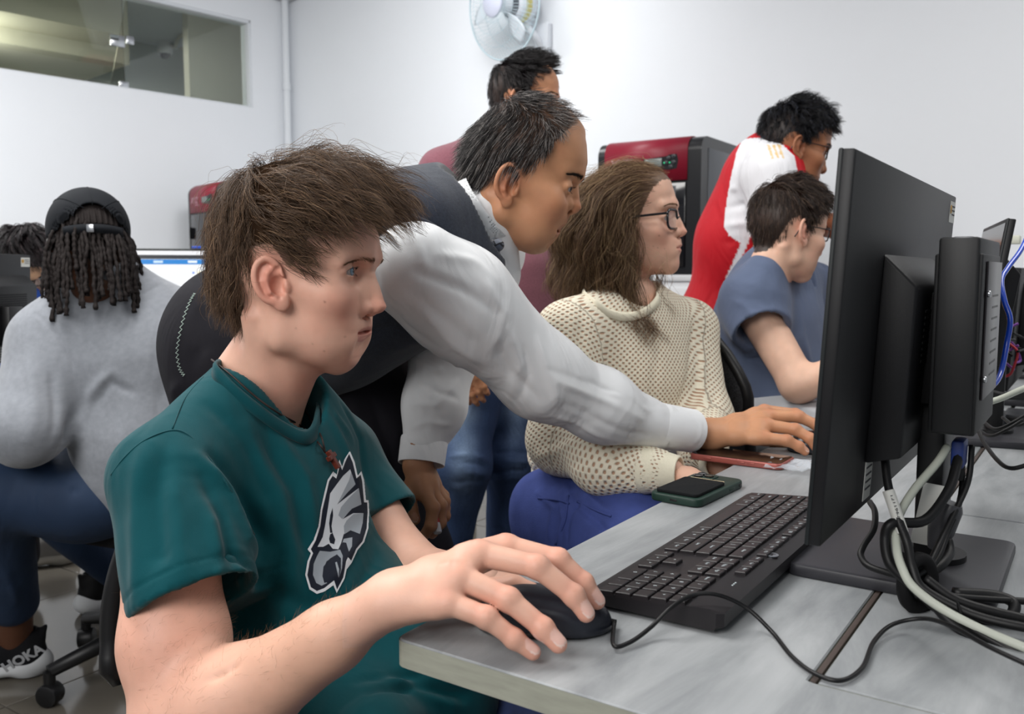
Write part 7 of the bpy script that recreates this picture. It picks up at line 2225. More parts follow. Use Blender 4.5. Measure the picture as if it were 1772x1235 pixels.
# ---- dark jacket sleeve of someone hidden behind the large monitor
def build_hidden():
    pe = Person(); sk = np.array(srgb(150, 104, 78)); tone = (sk, sk * .8, sk)
    M = TR(*P(1560, 470, 2.62)) @ RZ(150) @ SCL(1.0, 1.0, 1.0)
    p, bv = add_head(pe, M, {}, tone, .004, [(0, .05), (60, .03), (90, .0), (180, -.06)], DARKH)
    small_hand(pe, P(1470, 640, 2.35), np.array([-1, -.4, -.2]), np.array([0, 0, 1.0]), sk)
    o = pe.finish('person in a dark jacket almost wholly hidden behind the large monitor')
    for s in (-1, 1): eye_mesh('eye', M, p, s, srgb(40, 26, 20), o)
    simple_hair('hair', M, p, [(0, .05), (60, .03), (90, .0), (180, -.06)], 120, 6, o, .04, .006, srgb(24, 20, 20), k=6, r=.001, seed=91)
    cloth('jacket', [cap(P(1545, 560, 2.7), P(1500, 545, 2.55), .08, .07, k=.05), cap(P(1500, 545, 2.55), P(1436, 535, 2.42), .066, .056, k=.04), cap(P(1436, 535, 2.42), P(1470, 620, 2.36), .05, .04, k=.04), cap(P(1560, 570, 2.7), P(1560, 700, 2.7), .13, .14, k=.05)], .007,
          mat('dark_jacket', srgb(34, 32, 38), .7, .3), o, noise_=((40, .004, 3),))
    cloth('trousers', [cap(P(1560, 720, 2.7), P(1540, 760, 2.45), .13, .09, k=.05), cap(P(1540, 760, 2.45), P(1545, 980, 2.5), .075, .055, k=.04)], .01, M_BPANT, o)


build_hidden()
# ================================================================== things on and round the desks
M_KB = mat('keyboard_black', srgb(25, 22, 25), .42, .4, bump=.15, bscale=1800)
M_KEY = mat('key_black', srgb(30, 26, 29), .38, .45, bump=.15, bscale=1800)
M_LEG = mat('legend_white', srgb(190, 200, 204), .6)
M_LBL = mat('label_white', srgb(214, 214, 208), .6)
M_LBLT = mat('label_print', srgb(60, 60, 64), .7)
M_SCRG = mat('glass_black', srgb(24, 17, 16), .06, .6)


def loc4(v, u, z, rz=0): return Matrix.Translation((v, u, z)) @ Matrix.Rotation(rz, 4, 'Z')


# ---- keyboard: in its own frame x = across (away from the typist), y = along the row
def build_keyboard():
    KU0, KU1, KV0, KV1 = .155, .603, .098, .232
    e = empty('keyboard', R3(KV0, KU0, DZ), -ROW, 'full-size black computer keyboard with a number pad beside the front mouse', 'keyboard')
    Lk = KU1 - KU0; Wk = KV1 - KV0
    bm = bmesh.new(); z0, z1, z2 = .004, .013, .024
    prof = [(.0, .012), (.006, .0145), (Wk - .012, z2 - .001), (Wk, z2 - .004), (Wk, .008), (Wk - .008, z0), (.004, z0)]
    V = []; F = []
    ys = [0, .004, Lk - .004, Lk]; ins = [.006, 0, 0, .006]
    n = len(prof)
    for y, q in zip(ys, ins):
        for x, z in prof: V.append((min(max(x, q), Wk - q), y, z))
    for i in range(3):
        for k in range(n): F.append((i * n + k, i * n + (k + 1) % n, (i + 1) * n + (k + 1) % n, (i + 1) * n + k))
    F.append(tuple(range(n - 1, -1, -1))); F.append(tuple(3 * n + k for k in range(n)))
    me = pymesh('body', V, F); me.set_sharp_from_angle(angle=math.radians(30)); link('body', me, M_KB, e)
    for u_ in (.03, Lk - .03):
        for v_ in (.01, Wk - .02): box('foot', (.012, .03, .005), (v_, u_, .0025), M_BLACKM, e, bevel=.001)
    U1 = .0203; kw = .0172
    slope = math.atan2((z2 - .001) - .0145, Wk - .018); 
    def ztop(v): return .0145 + (v - .006) * math.tan(slope)
    rows = []   # (v row index, start unit from the left, width, legend)
    def row(r, start, keys):
        x = start
        for k in keys:
            if isinstance(k, (int, float)): x += k; continue
            s, w = (k, 1) if isinstance(k, str) else k
            rows.append((r, x, w, s)); x += w
    row(5, 0, ['Esc', .6, 'F1', 'F2', 'F3', 'F4', .3, 'F5', 'F6', 'F7', 'F8', .3, 'F9', 'F10', 'F11', 'F12', .3, 'Prt', 'Scr', 'Brk'])
    row(4, 0, ['~', '1', '2', '3', '4', '5', '6', '7', '8', '9', '0', '-', '=', ('Bksp', 2), .3, 'Ins', 'Hm', 'PgU', .3, 'Num', '/', '*', '-'])
    row(3, 0, [('Tab', 1.5)] + list('QWERTYUIOP[]') + [('\\', 1.5), .3, 'Del', 'End', 'PgD', .3, '7', '8', '9', '+'])
    row(2, 0, [('Caps', 1.75)] + list("ASDFGHJKL;'") + [('Enter', 2.25), 3.6, '4', '5', '6', ' '])
    row(1, 0, [('Shift', 2.25)] + list('ZXCVBNM,./') + [('Shift', 2.75), 1.3, '^', 1.3, '1', '2', '3', 'Ent'])
    row(0, 0, [('Ctrl', 1.25), ('#', 1.25), ('Alt', 1.25), (' ', 6.25), ('Alt', 1.25), ('#', 1.25), ('Fn', 1.25), ('Ctrl', 1.25), .3, '<', 'v', '>', .3, ('0', 2), '.', ' '])
    meshes = {}
    tot = 22.0
    u_left = Lk - .012; sc = (Lk - .024) / 21.9
    rp = .0176
    for r, x, w, s in rows:
        small = r == 5
        dv = rp * (.62 if small else .86); L_ = w * sc - .0028
        v = .013 + rp * .5 + r * rp + (.004 if small else 0)
        u = u_left - (x + w / 2) * sc
        key = (round(w, 2), small)
        if key not in meshes:
            V = []; F = []; h = .0034; a, b = dv / 2, L_ / 2
            for zz, q in ((-.002, 0), (h - .0008, .0002), (h, .0010)):
                for sx, sy in ((-1, -1), (1, -1), (1, 1), (-1, 1)): V.append((sx * (a - q), sy * (b - q), zz))
            for i in range(2):
                for k in range(4): F.append((i * 4 + k, i * 4 + (k + 1) % 4, (i + 1) * 4 + (k + 1) % 4, (i + 1) * 4 + k))
            F.append((8, 9, 10, 11)); m_ = pymesh('key', V, F, False); meshes[key] = m_; m_.materials.append(M_KEY)
        o = link('key', meshes[key], None, e); o.matrix_basis = loc4(v, u, ztop(v)) @ Matrix.Rotation(-slope, 4, 'Y')
        if s.strip():
            up = Matrix(((0, 1, 0, 0), (-1, 0, 0, 0), (0, 0, 1, 0), (0, 0, 0, 1))).inverted()
            text('legend', s, .0056 if len(s) < 3 else .0042, Matrix.Translation((.001, (.003 if w > 1.2 else .002), .0036)) @ Matrix.Rotation(-math.pi / 2, 4, 'Z'), M_LEG, o, ext=.00005)
    # maker's round badge
    cyl('badge', .0065, .0008, (Wk - .013, Lk - .275, ztop(Wk - .013) + .0008), mat('badge', srgb(150, 156, 164), .3, metal=.6), e)
    text('badge_lettering', 'hp', .008, Matrix.Translation((Wk - .013, Lk - .275, ztop(Wk - .013) + .0014)) @ Matrix.Rotation(-math.pi / 2, 4, 'Z'), M_KB, e, shear=.3)
    for k in range(3): cyl('indicator', .0009, .0006, (Wk - .016, .075 - k * .004, ztop(Wk - .016) + .0004), M_LEG, e, sides=10)
    return e


build_keyboard()


# ---- mouse
def build_mouse(at, rz, label):
    e = empty('computer_mouse', at, rz, label, 'mouse', 'wired black mice')
    B = [ell((0, 0, .004), (.058, .0315, .031), k=.01), ell((.012, 0, .004), (.046, .0305, .026), k=.01), ell((-.020, 0, .006), (.036, .0315, .030), k=.01), plane_cut((0, 0, .0015), (0, 0, -1), .002, .1)]
    for s in (-1, 1): B.append(ell((.0, s * .040, .012), (.04, .011, .016), k=.008, mode='sub'))
    B.append(rbox((.034, 0, .033), (.026, .0008, .012), .0004, k=.0005, mode='sub'))
    B.append(rbox((.030, 0, .032), (.011, .0042, .010), .002, k=.001, mode='sub'))
    V, F = region(B, (-.065, -.04, -.002), (.065, .04, .04), .0012, it=1)
    m = mat('mouse_shell', srgb(36, 39, 48), .28, .5, bump=.08, bscale=2000)
    link('shell', npmesh('shell', V, F), m, e)
    cyl('wheel', .0085, .006, (.030, 0, .0215), M_BLACKM, e, axis='y', bevel=.001)
    bq = [ell((0, 0, .003), (.0585, .032, .010), k=.004), plane_cut((0, 0, .0004), (0, 0, -1), .0005, .1), plane_cut((0, 0, .0062), (0, 0, 1), .0005, .1)]
    V, F = region(bq, (-.065, -.04, -.002), (.065, .04, .012), .0016, it=1); link('base', npmesh('base', V, F), M_BLACK, e)
    tube('strain_relief', [(.054, 0, .007), (.060, 0, .0065), (.064, 0, .006)], [.0034, .0026], M_BLACKM, e)
    return e


mp_ = Dk(940, 1083)
build_mouse((mp_[0], mp_[1], DZ), math.radians(-6), 'dark wired mouse under the young man’s hand at the desk corner'.replace('’s', "'s"))
m2 = P(1418, 768, 1.50); m2 = Dk(1424, 783)
build_mouse((m2[0], m2[1], DZ), math.radians(-20), "black wired mouse under the leaning man's hand beside the two phones")
# its cord over the keyboard and on to the cable bundle
cpts = [np.array([mp_[0], mp_[1], 0]) + np.array([.062 * math.cos(.105), -.062 * math.sin(.105), DZ + .0065]), Dk(1062, 1116, .745), Dk(1090, 1111, .745), Dk(1125, 1086, .750), Dk(1160, 1052, .764), Dk(1196, 1030, .771), Dk(1240, 1028, .772), Dk(1290, 1050, .760), Dk(1335, 1092, .746), Dk(1370, 1135, .7435), Dk(1410, 1165, .7435),
        Dk(1455, 1177, .7435), Dk(1492, 1155, .7435), Dk(1512, 1110, .744), Dk(1545, 1080, .748), Dk(1600, 1070, .756), Dk(1650, 1085, .765), Dk(1710, 1118, .768), Dk(1800, 1160, .768)]
M_CORD = mat('black_cord', srgb(12, 12, 14), .45, .4)
tag(tube('mouse_cord', cpts, .0019, M_CORD), 'thin black mouse cord looping over the keyboard and across the desk gap', 'cord')
tag(tube('mouse_cord', [m2 + [.05, -.02, .004], m2 + [.12, -.03, .003], m2 + [.2, .02, .003], m2 + [.3, .1, .003]], .0019, M_CORD), "short black cord of the mouse under the leaning man's hand", 'cord')


# ---- phones
def phone(name, corners, th, m_body, label, zt):
    q = [Dk(x, y, zt) for x, y in corners]      # near-left, near-right, far-right, far-left (short, long, short, long)
    c = np.mean(q, 0); ax = ((q[2] + q[3]) - (q[0] + q[1])) / 2; L = np.linalg.norm(ax[:2]); rz = math.atan2(ax[1], ax[0])
    e = empty(name, (c[0], c[1], DZ), rz, label, 'phone')
    return e, c, rz, L


e, c, rz, L = phone('smartphone', [(1125, 852), (1195, 869), (1282, 828), (1222, 813)], .011, None, 'green-cased smartphone lying face down with a black card wallet on its back', .752)
M_GRN = mat('green_case', srgb(26, 50, 42), .5, .4, bump=.05, bscale=900)
prism('case', rrect(.150, .076, .013), .0005, .012, M_GRN, e, bevel=.0028, segs=3)
prism('wallet', rrect(.092, .062, .006, 4, -.022, 0), .012, .0165, mat('wallet_fabric', srgb(20, 22, 24), .85, .2, bump=.5, bscale=900), e, bevel=.0012)
prism('card', rrect(.005, .052, .001, 2, .0265, -.001), .0128, .0155, mat('card_edge', srgb(206, 186, 150), .6), e)
prism('camera_plate', rrect(.033, .034, .008, 5, .052, .014), .012, .0136, M_GRN, e, bevel=.0007)
for x, y in ((.045, .021), (.060, .021), (.052, .007)):
    lathe('camera_lens', [(0, .0150), (.0052, .0150), (.0056, .0156), (.0068, .0156), (.0070, .0130)], (x, y, 0), M_SCRG, e, 20)
box('port', (.0015, .010, .0032), (-.0748, 0, .006), M_BLACK, e, bevel=.0005); box('side_button', (.018, .0015, .003), (.030, -.0382, .0065), M_GRN, e, bevel=.0005); box('side_switch', (.007, .0016, .004), (.058, -.0382, .0065), M_BLACK, e, bevel=.0005)
e, c, rz, L = phone('smartphone', [(1193, 783), (1228, 772), (1373, 790), (1348, 802)], .010, None, 'rose-gold smartphone lying face up near the reaching hand', .751)
rz = math.atan2(*(Dk(1348, 802, .751) - Dk(1193, 783, .751))[[1, 0]]); e.rotation_euler[2] = rz
M_RG = mat('rose_gold_case', srgb(160, 88, 80), .3, .5, metal=.35)
prism('case', rrect(.155, .074, .011), .0005, .0105, M_RG, e, bevel=.002, segs=3)
prism('screen', rrect(.149, .068, .009), .0104, .0112, M_SCRG, e)
for x in (-.045, .012, .028): box('side_button', (.012, .0014, .0026), (x, -.0372, .006), M_RG, e, bevel=.0004)
# ---- crumpled clear plastic bag
bx0 = Dk(1392, 812); V = []; F = []; n = 14
for i in range(n):
    for j in range(n):
        x = (i / (n - 1) - .5) * .11; y = (j / (n - 1) - .5) * .09
        V.append((x, y, .003 + .010 * abs(mnoise.noise(Vector((x * 60, y * 60, 3)))) * 2 + .004 * abs(mnoise.noise(Vector((x * 160, y * 160, 7))))))
for i in range(n - 1):
    for j in range(n - 1): F.append((i * n + j, (i + 1) * n + j, (i + 1) * n + j + 1, i * n + j + 1))
b_ = link('plastic_bag', pymesh('plastic_bag', V, F), mat('clear_plastic', (.85, .9, .97), .12, .6, alpha=.35)); b_.location = (bx0[0], bx0[1], DZ); b_.rotation_euler = (0, 0, -.5)
tag(b_, 'small crumpled clear plastic bag on the desk beside the rose-gold phone', 'bag')


# ---- monitors. own frame: x = v (screen faces -x), y = u, z up, origin on the desk under the panel's middle
M_MON = mat('monitor_plastic', srgb(15, 15, 18), .48, .35, bump=.12, bscale=1400)
M_MONE = mat('monitor_edge', srgb(20, 25, 27), .5, .4)
M_BASE = mat('monitor_base', srgb(44, 44, 49), .42, .45, bump=.1, bscale=1600)


def monitor(at, rz, label, tilt=3.0, pc=True, screen=None, sticker=True, group=None, zb=.085, w=.54, h=.322, base=True, parent=None):
    e = empty('monitor', at, rz, label, 'monitor', group)
    T = Matrix.Translation((0, 0, zb)) @ Matrix.Rotation(math.radians(tilt), 4, 'Y')
    def put(o): o.matrix_basis = T @ o.matrix_basis; return o
    put(box('panel', (.011, w, h), (0, 0, h / 2), M_MON, e, bevel=.002))
    put(box('bezel', (.004, w + .001, h + .001), (-.0058, 0, h / 2), M_MONE, e, bevel=.0015))
    s = put(box('screen', (.001, w - .014, h - .022), (-.0082, 0, h / 2 + .004), screen or mat('dark_screen', srgb(14, 16, 20), .15), e, bevel=0))
    # electronics bulge with a sloping top
    pr = [(.005, .045), (.005, .243), (.037, .214), (.037, .055)]
    V = []; F = []
    for y in (-.13, .13):
        for x, z in pr: V.append((x, y, z))
    F = [(0, 1, 2, 3), (7, 6, 5, 4)] + [(i, i + 4, (i + 1) % 4 + 4, (i + 1) % 4) for i in range(4)]
    bm = bmesh.new(); me = pymesh('bulge', V, F, False); bm.from_mesh(me); bmesh.ops.recalc_face_normals(bm, faces=bm.faces); bmesh.ops.bevel(bm, geom=bm.edges, offset=.003, segments=2, profile=.5, affect='EDGES'); bm.to_mesh(me); bm.free(); me.shade_smooth(); me.set_sharp_from_angle(angle=math.radians(40))
    put(link('rear_housing', me, M_MON, e))
    for k in range(9): put(box('vent', (.001, .16, .0025), (.0375, 0, .19 - k * .006), M_BLACKM, e, bevel=0))
    if sticker:
        st = put(box('sticker', (.0006, .040, .026), (.0058, w / 2 - .024, h - .021), M_LBL, e, bevel=0))
        put(cyl('sticker_emblem', .0055, .0006, (.0063, w / 2 - .037, h - .018), mat('emblem', srgb(196, 150, 60), .6, var=.9, vscale=400), e, axis='x', sides=16))
        for k in range(3): put(box('sticker_print', (.0004, .020, .0016), (.0063, w / 2 - .018, h - .014 - k * .005), M_LBLT, e, bevel=0))
        put(box('rating_label', (.0006, .030, .046), (.0058, -w / 2 + .16, .030), M_LBL, e, bevel=0))
        for k in range(5): put(box('label_print', (.0004, .022, .0018), (.0063, -w / 2 + .16, .046 - k * .007), M_LBLT, e, bevel=0))
    if base:
        bs = prism('base', rrect(.192, .215, .012, 4, .025, 0), .0, .013, M_BASE, e, bevel=.003)
        cb = box('stand_column', (.026, .062, zb + .15), (.050, 0, (zb + .15) / 2 + .008), M_BLACK, e, bevel=.004)
        cyl('stand_collar', .034, .006, (.050, 0, .016), M_BLACK, e)
    return e


def mini_pc(at, rz, label, group=None):
    e = empty('mini_pc', at, rz, label, 'computer', group)
    M1 = mat('pc_black', srgb(13, 14, 16), .5, .4, bump=.1, bscale=1500); M2_ = mat('pc_grey_trim', srgb(92, 94, 98), .35, .5)
    box('casing', (.034, .172, .182), (.017, .086, .091), M1, e, bevel=.003)
    box('sleeve', (.040, .150, .168), (.0165, .080, .083), M1, e, bevel=.002)
    box('trim_corner', (.016, .03, .010), (.020, .016, .1775), M2_, e, bevel=.001)
    prism('side_panel', rrect(.002, .12, .0008, 2, .0378, .090), .03, .16, mat('pc_side', srgb(40, 36, 40), .3), e)
    for z in (.05, .13): cyl('thumb_screw', .0032, .003, (.040, .030, z), M_STEEL, e, axis='x', sides=14, bevel=.0008)
    for k in range(8): box('vent', (.0006, .05, .002), (.0387, .10, .05 + k * .011), M_BLACK, e, bevel=0)
    return e


mo = monitor(R3(.298, .452, DZ), -ROW, 'large black monitor seen from behind at the right, nearest the camera', group='black monitors on the desks')
mini_pc(R3(.357, .352, DZ + .160), -ROW, 'slim black mini computer hung on the back of the nearest monitor')
box_ = box('mount_bracket', (.020, .10, .11), (.047, .0, .235), M_BLACKM, mo, bevel=.002)

# other stations, farther along
q_ = np.array([.858, 1.66, 0])
m_b = monitor((q_[0], q_[1], DZ), math.radians(-23), 'black monitor whose thick corner shows above the mini computer', sticker=False, tilt=8, group='black monitors on the desks', zb=.10, w=.40, h=.30)
monitor(R3(.31, 1.90, DZ), -ROW, 'black monitor on a stand at the right edge, above the blue cable', sticker=False, group='black monitors on the desks', w=.50, h=.27, zb=.05)
monitor(R3(.31, 2.52, DZ), -ROW + .2, 'farthest black monitor at the right edge of the row', sticker=False, group='black monitors on the desks', w=.50, h=.26, zb=.05)
wb = P(1745, 415, 2.3)
e = empty('white_connector_box', wb, -ROW, 'small cream connector box on the wall above the far monitors', 'box'); box('body', (.055, .03, .022), (0, 0, 0), mat('cream_plastic', srgb(206, 208, 194), .5), e, bevel=.003); box('lid', (.03, .032, .016), (-.03, 0, .0), mat('cream_plastic2', srgb(196, 198, 184), .5), e, bevel=.002)
bk = empty('power_brick', Dk(1712, 740), -ROW, 'black power brick on the desk behind the mini computer', 'adapter', 'power bricks')
for e_, at_ in ((bk, None), (None, (1765, 738))):
    if e_ is None: e_ = empty('power_brick', Dk(*at_), -ROW, 'black power brick at the right edge of the desk behind the monitor', 'adapter', 'power bricks')
    box('body', (.058, .105, .030), (0, 0, .0152), M_GREYP, e_, bevel=.004); box('end_cap', (.05, .006, .022), (0, -.054, .015), M_BLACK, e_, bevel=.001); cyl('socket', .008, .004, (0, -.058, .015), M_BLACKM, e_, axis='y', sides=16)


# ---- cables: each one is a thing; paths by real points on or above the desk
def cable(path, r, m, label, cat='cable', group=None, name='cable'):
    pts = [P(*q) if len(q) == 3 else Dk(q[0], q[1], DZ + q[3]) for q in path]
    return tag(tube(name, pts, r, m, n=7), label, cat, group)


M_WC = mat('cream_cable', srgb(186, 190, 178), .5); M_BLU = mat('blue_cable', srgb(24, 70, 190), .25, .6, coat=.5)
M_CB = mat('black_cable', srgb(10, 10, 12), .5, .4)
cable([(1640, 772, .86), (1622, 800, .85), (1580, 850, .83), (1553, 900, .81), (1552, 950, .79), (1562, 985, .775), (1580, 1015, .765), (1625, 1050, .75), (1690, 1085, .728), (1772, 1120, .700), (1850, 1150, .680)], .0040, M_WC, 'thick cream cable dropping behind the monitor stand and out to the right')
cable([(1530, 765, .84), (1532, 800, .835), (1538, 845, .82), (1555, 900, .80), (1570, 940, .79), (1580, 985, .775), (1600, 1020, .765), (1680, 1062, .745), (1772, 1085, .725), (1860, 1095, .715)], .0042, M_CB, 'black power lead with a white printed label tape hanging from the monitor')
tp = [P(1537, 848, .812), P(1548, 880, .806), P(1562, 922, .797)]
lt = tube('label_tape', tp, .0058, M_LBL, n=8); lt.parent = bpy.data.objects['cable.001']
for k in range(16):
    q = tp[0] * (1 - (k + 1) / 18) + tp[2] * ((k + 1) / 18)
dtx = tp[2] - tp[0]; dtx /= np.linalg.norm(dtx); fr_ = frame((tp[0] + tp[2]) / 2 + np.array([-.001, -.0064, .001]), dtx, (0.55, -.8, .2)); Mt = np.eye(4); Mt[:3, 0] = fr_[:3, 0]; Mt[:3, 2] = fr_[:3, 2]; Mt[:3, 1] = np.cross(fr_[:3, 2], fr_[:3, 0]); Mt[:3, 3] = fr_[:3, 3]
text('tape_print', '1211962-001', .0065, Matrix(Mt.tolist()), M_LBLT, bpy.data.objects['cable.001'], ext=.00005)
cable([(1660, 775, .86), (1655, 805, .85), (1640, 850, .83), (1600, 900, .81), (1545, 905, .80), (1532, 930, .80), (1540, 975, .79), (1575, 1010, .77), (1610, 1040, .76), (1700, 1095, .725), (1772, 1135, .700), (1860, 1180, .670)], .0048, M_CB, 'thick black video cable looping round the monitor stand column')
cable([(1595, 1015, .775), (1640, 1072, .745), (1700, 1112, .722), (1772, 1148, .700), (1850, 1182, .685)], .0045, M_CB, 'black cable beside the cream one, running off the lower right corner')
cable([(1600, 1000, .78), (1660, 1040, .765), (1772, 1070, .748), (1850, 1085, .74)], .0045, M_CB, 'thick black cable arching over the front of the monitor base')
cable([(1682, 770, .87), (1676, 830, .86), (1655, 880, .84), (1630, 930, .82), (1605, 980, .79), (1585, 1010, .775), (1640, 1060, .75), (1720, 1110, .715), (1850, 1175, .68)], .0030, M_CB, 'thin black cable running down the right side of the bundle')
cable([(1655, 770, .88), (1665, 820, .87), (1660, 870, .85), (1640, 920, .83), (1625, 960, .81), (1600, 1000, .79), (1590, 1025, .775)], .0030, M_CB, 'second thin black cable falling straight into the cable tie')
cable([(1505, 868, .93), (1514, 885, .90), (1512, 915, .87), (1494, 945, .85), (1490, 962, .84), (1505, 980, .82), (1550, 995, .80), (1590, 1010, .785), (1640, 1030, .775), (1772, 1040, .765), (1850, 1045, .76)], .0032, M_CB, 'black cable curling on the monitor base left of the column')
cable([(1640, 935, .84), (1642, 955, .83), (1630, 975, .81), (1610, 990, .80), (1590, 1010, .785), (1620, 1050, .77), (1690, 1070, .76), (1740, 1072, .755), (1755, 1045, .765), (1720, 1030, .775), (1650, 1025, .78)], .0052, M_CB, 'fat black power cable with a round plug beside the column')
pl = empty('power_plug', P(1633, 905, .85), 0, 'round black power plug hanging behind the monitor stand', 'plug')
lathe('plug_body', [(0, .022), (.010, .022), (.0125, .016), (.0125, -.008), (.009, -.020), (.006, -.028), (0, -.028)], (0, 0, 0), mat('plug_grey', srgb(62, 62, 66), .35), pl, 24, RY(14)[:3, :3] @ RX(8)[:3, :3])
ring = []
for a in np.linspace(0, 2 * math.pi, 17)[:-1]: ring.append(P(1588, 1008, .785) + np.array([.018 * math.cos(a) * .8, .016 * math.cos(a) * .3, .022 * math.sin(a)]))
tg = tag(tube('cable_wrap', ring, .007, M_BLACKM, closed=True, n=2), 'black hook and loop wrap gathering the cables by the stand', 'cable tie')
tube('wrap_turn', [q + [.004, .004, -.006] for q in ring], .005, M_BLACKM, tg, closed=True, n=2)
zt = P(1655, 1078, .752); ring = [zt + np.array([.003 * math.cos(a), .014 * math.cos(a), .018 * math.sin(a)]) for a in np.linspace(0, 2 * math.pi, 13)[:-1]]
tag(tube('zip_tie', ring, .0016, M_BLACKM, closed=True, n=2), 'thin black zip tie round the bundle at the lower right', 'cable tie')
lb = empty('barcode_label', P(1608, 890, .862), -ROW, 'white barcode tag hanging among the cables of the monitor', 'label')
box('tag', (.024, .0008, .062), (0, 0, 0), M_LBL, lb, bevel=0, rot=(0, .18, .5))
for k in range(7): box('bar', (.010, .0006, .0012 + .0006 * (k % 2)), (.004 - k * 0, -.0008, -.018 + k * .0032), M_LBLT, lb, bevel=0, rot=(0, .18, .5))
vg = empty('video_plug', P(1660, 783, .865), -ROW, 'blue video connector plugged under the mini computer', 'plug')
box('shell', (.012, .030, .028), (0, 0, 0), mat('blue_plug', srgb(24, 50, 120), .5), vg, bevel=.003); cyl('collar', .006, .014, (0, 0, -.02), M_CB, vg)
cable([(1790, 380, 1.15), (1768, 430, 1.10), (1745, 462, 1.07), (1733, 485, 1.05), (1738, 520, 1.03), (1748, 553, 1.02), (1742, 595, 1.02), (1733, 640, 1.01), (1722, 663, .99), (1702, 676, .97)], .0032, M_BLU, 'bright blue network cable curling down at the right edge')
cable([(1500 + 195, 700, 1.30), (1730, 690, 1.28), (1772, 672, 1.25), (1830, 650, 1.22)], .0045, M_WC, 'cream cable crossing a black bundle near the right edge')
cable([(1690, 730, 1.22), (1700, 760, 1.18), (1725, 795, 1.12), (1750, 810, 1.09), (1790, 800, 1.08)], .0028, M_CB, 'black cable making a wide curve on the far desktop')
for k in range(7):
    y0 = 676 + 3 * k; cable([(1672, y0 + 10, 1.40 - .01 * k), (1705, y0, 1.38), (1740, y0 + 6 - 2 * k, 1.36), (1790, y0 - 4, 1.34)], .0036, M_CB, 'black cable in the bundle behind the mini computer', group='bundled black cables behind the mini computer')
rs = np.random.RandomState(12)
colz = [M_CB, M_CB, M_CB, M_CB, mat('red_wire', srgb(190, 50, 60), .5), mat('purple_wire', srgb(120, 60, 150), .5)]
for k in range(14):
    x0 = 1715 + rs.uniform(0, 50); y0 = 555 + rs.uniform(0, 60); d0 = 1.75 + rs.uniform(-.05, .2)
    pts = [(x0, y0, d0)]
    for j in range(4): pts.append((pts[-1][0] + rs.uniform(-28, 28), min(pts[-1][1] + rs.uniform(-5, 26), 655), d0 + rs.uniform(-.03, .03)))
    cable(pts, .0026, colz[k % 6], ['thin black cable in the tangle under the far monitors', 'thin red wire in the tangle under the far monitors', 'thin purple wire in the tangle under the far monitors'][max(0, k % 6 - 3)], group='tangled cables under the far monitors')
for x, y in ((1700, 728), (1735, 722), (1690, 740)): cable([(x, y, 1.25), (x + 22, y + 14, 1.20), (x + 50, y + 4, 1.18), (x + 80, y - 14, 1.17)], .0024, M_CB, 'thin black cable trailing past the power bricks', group='cables trailing past the power bricks')


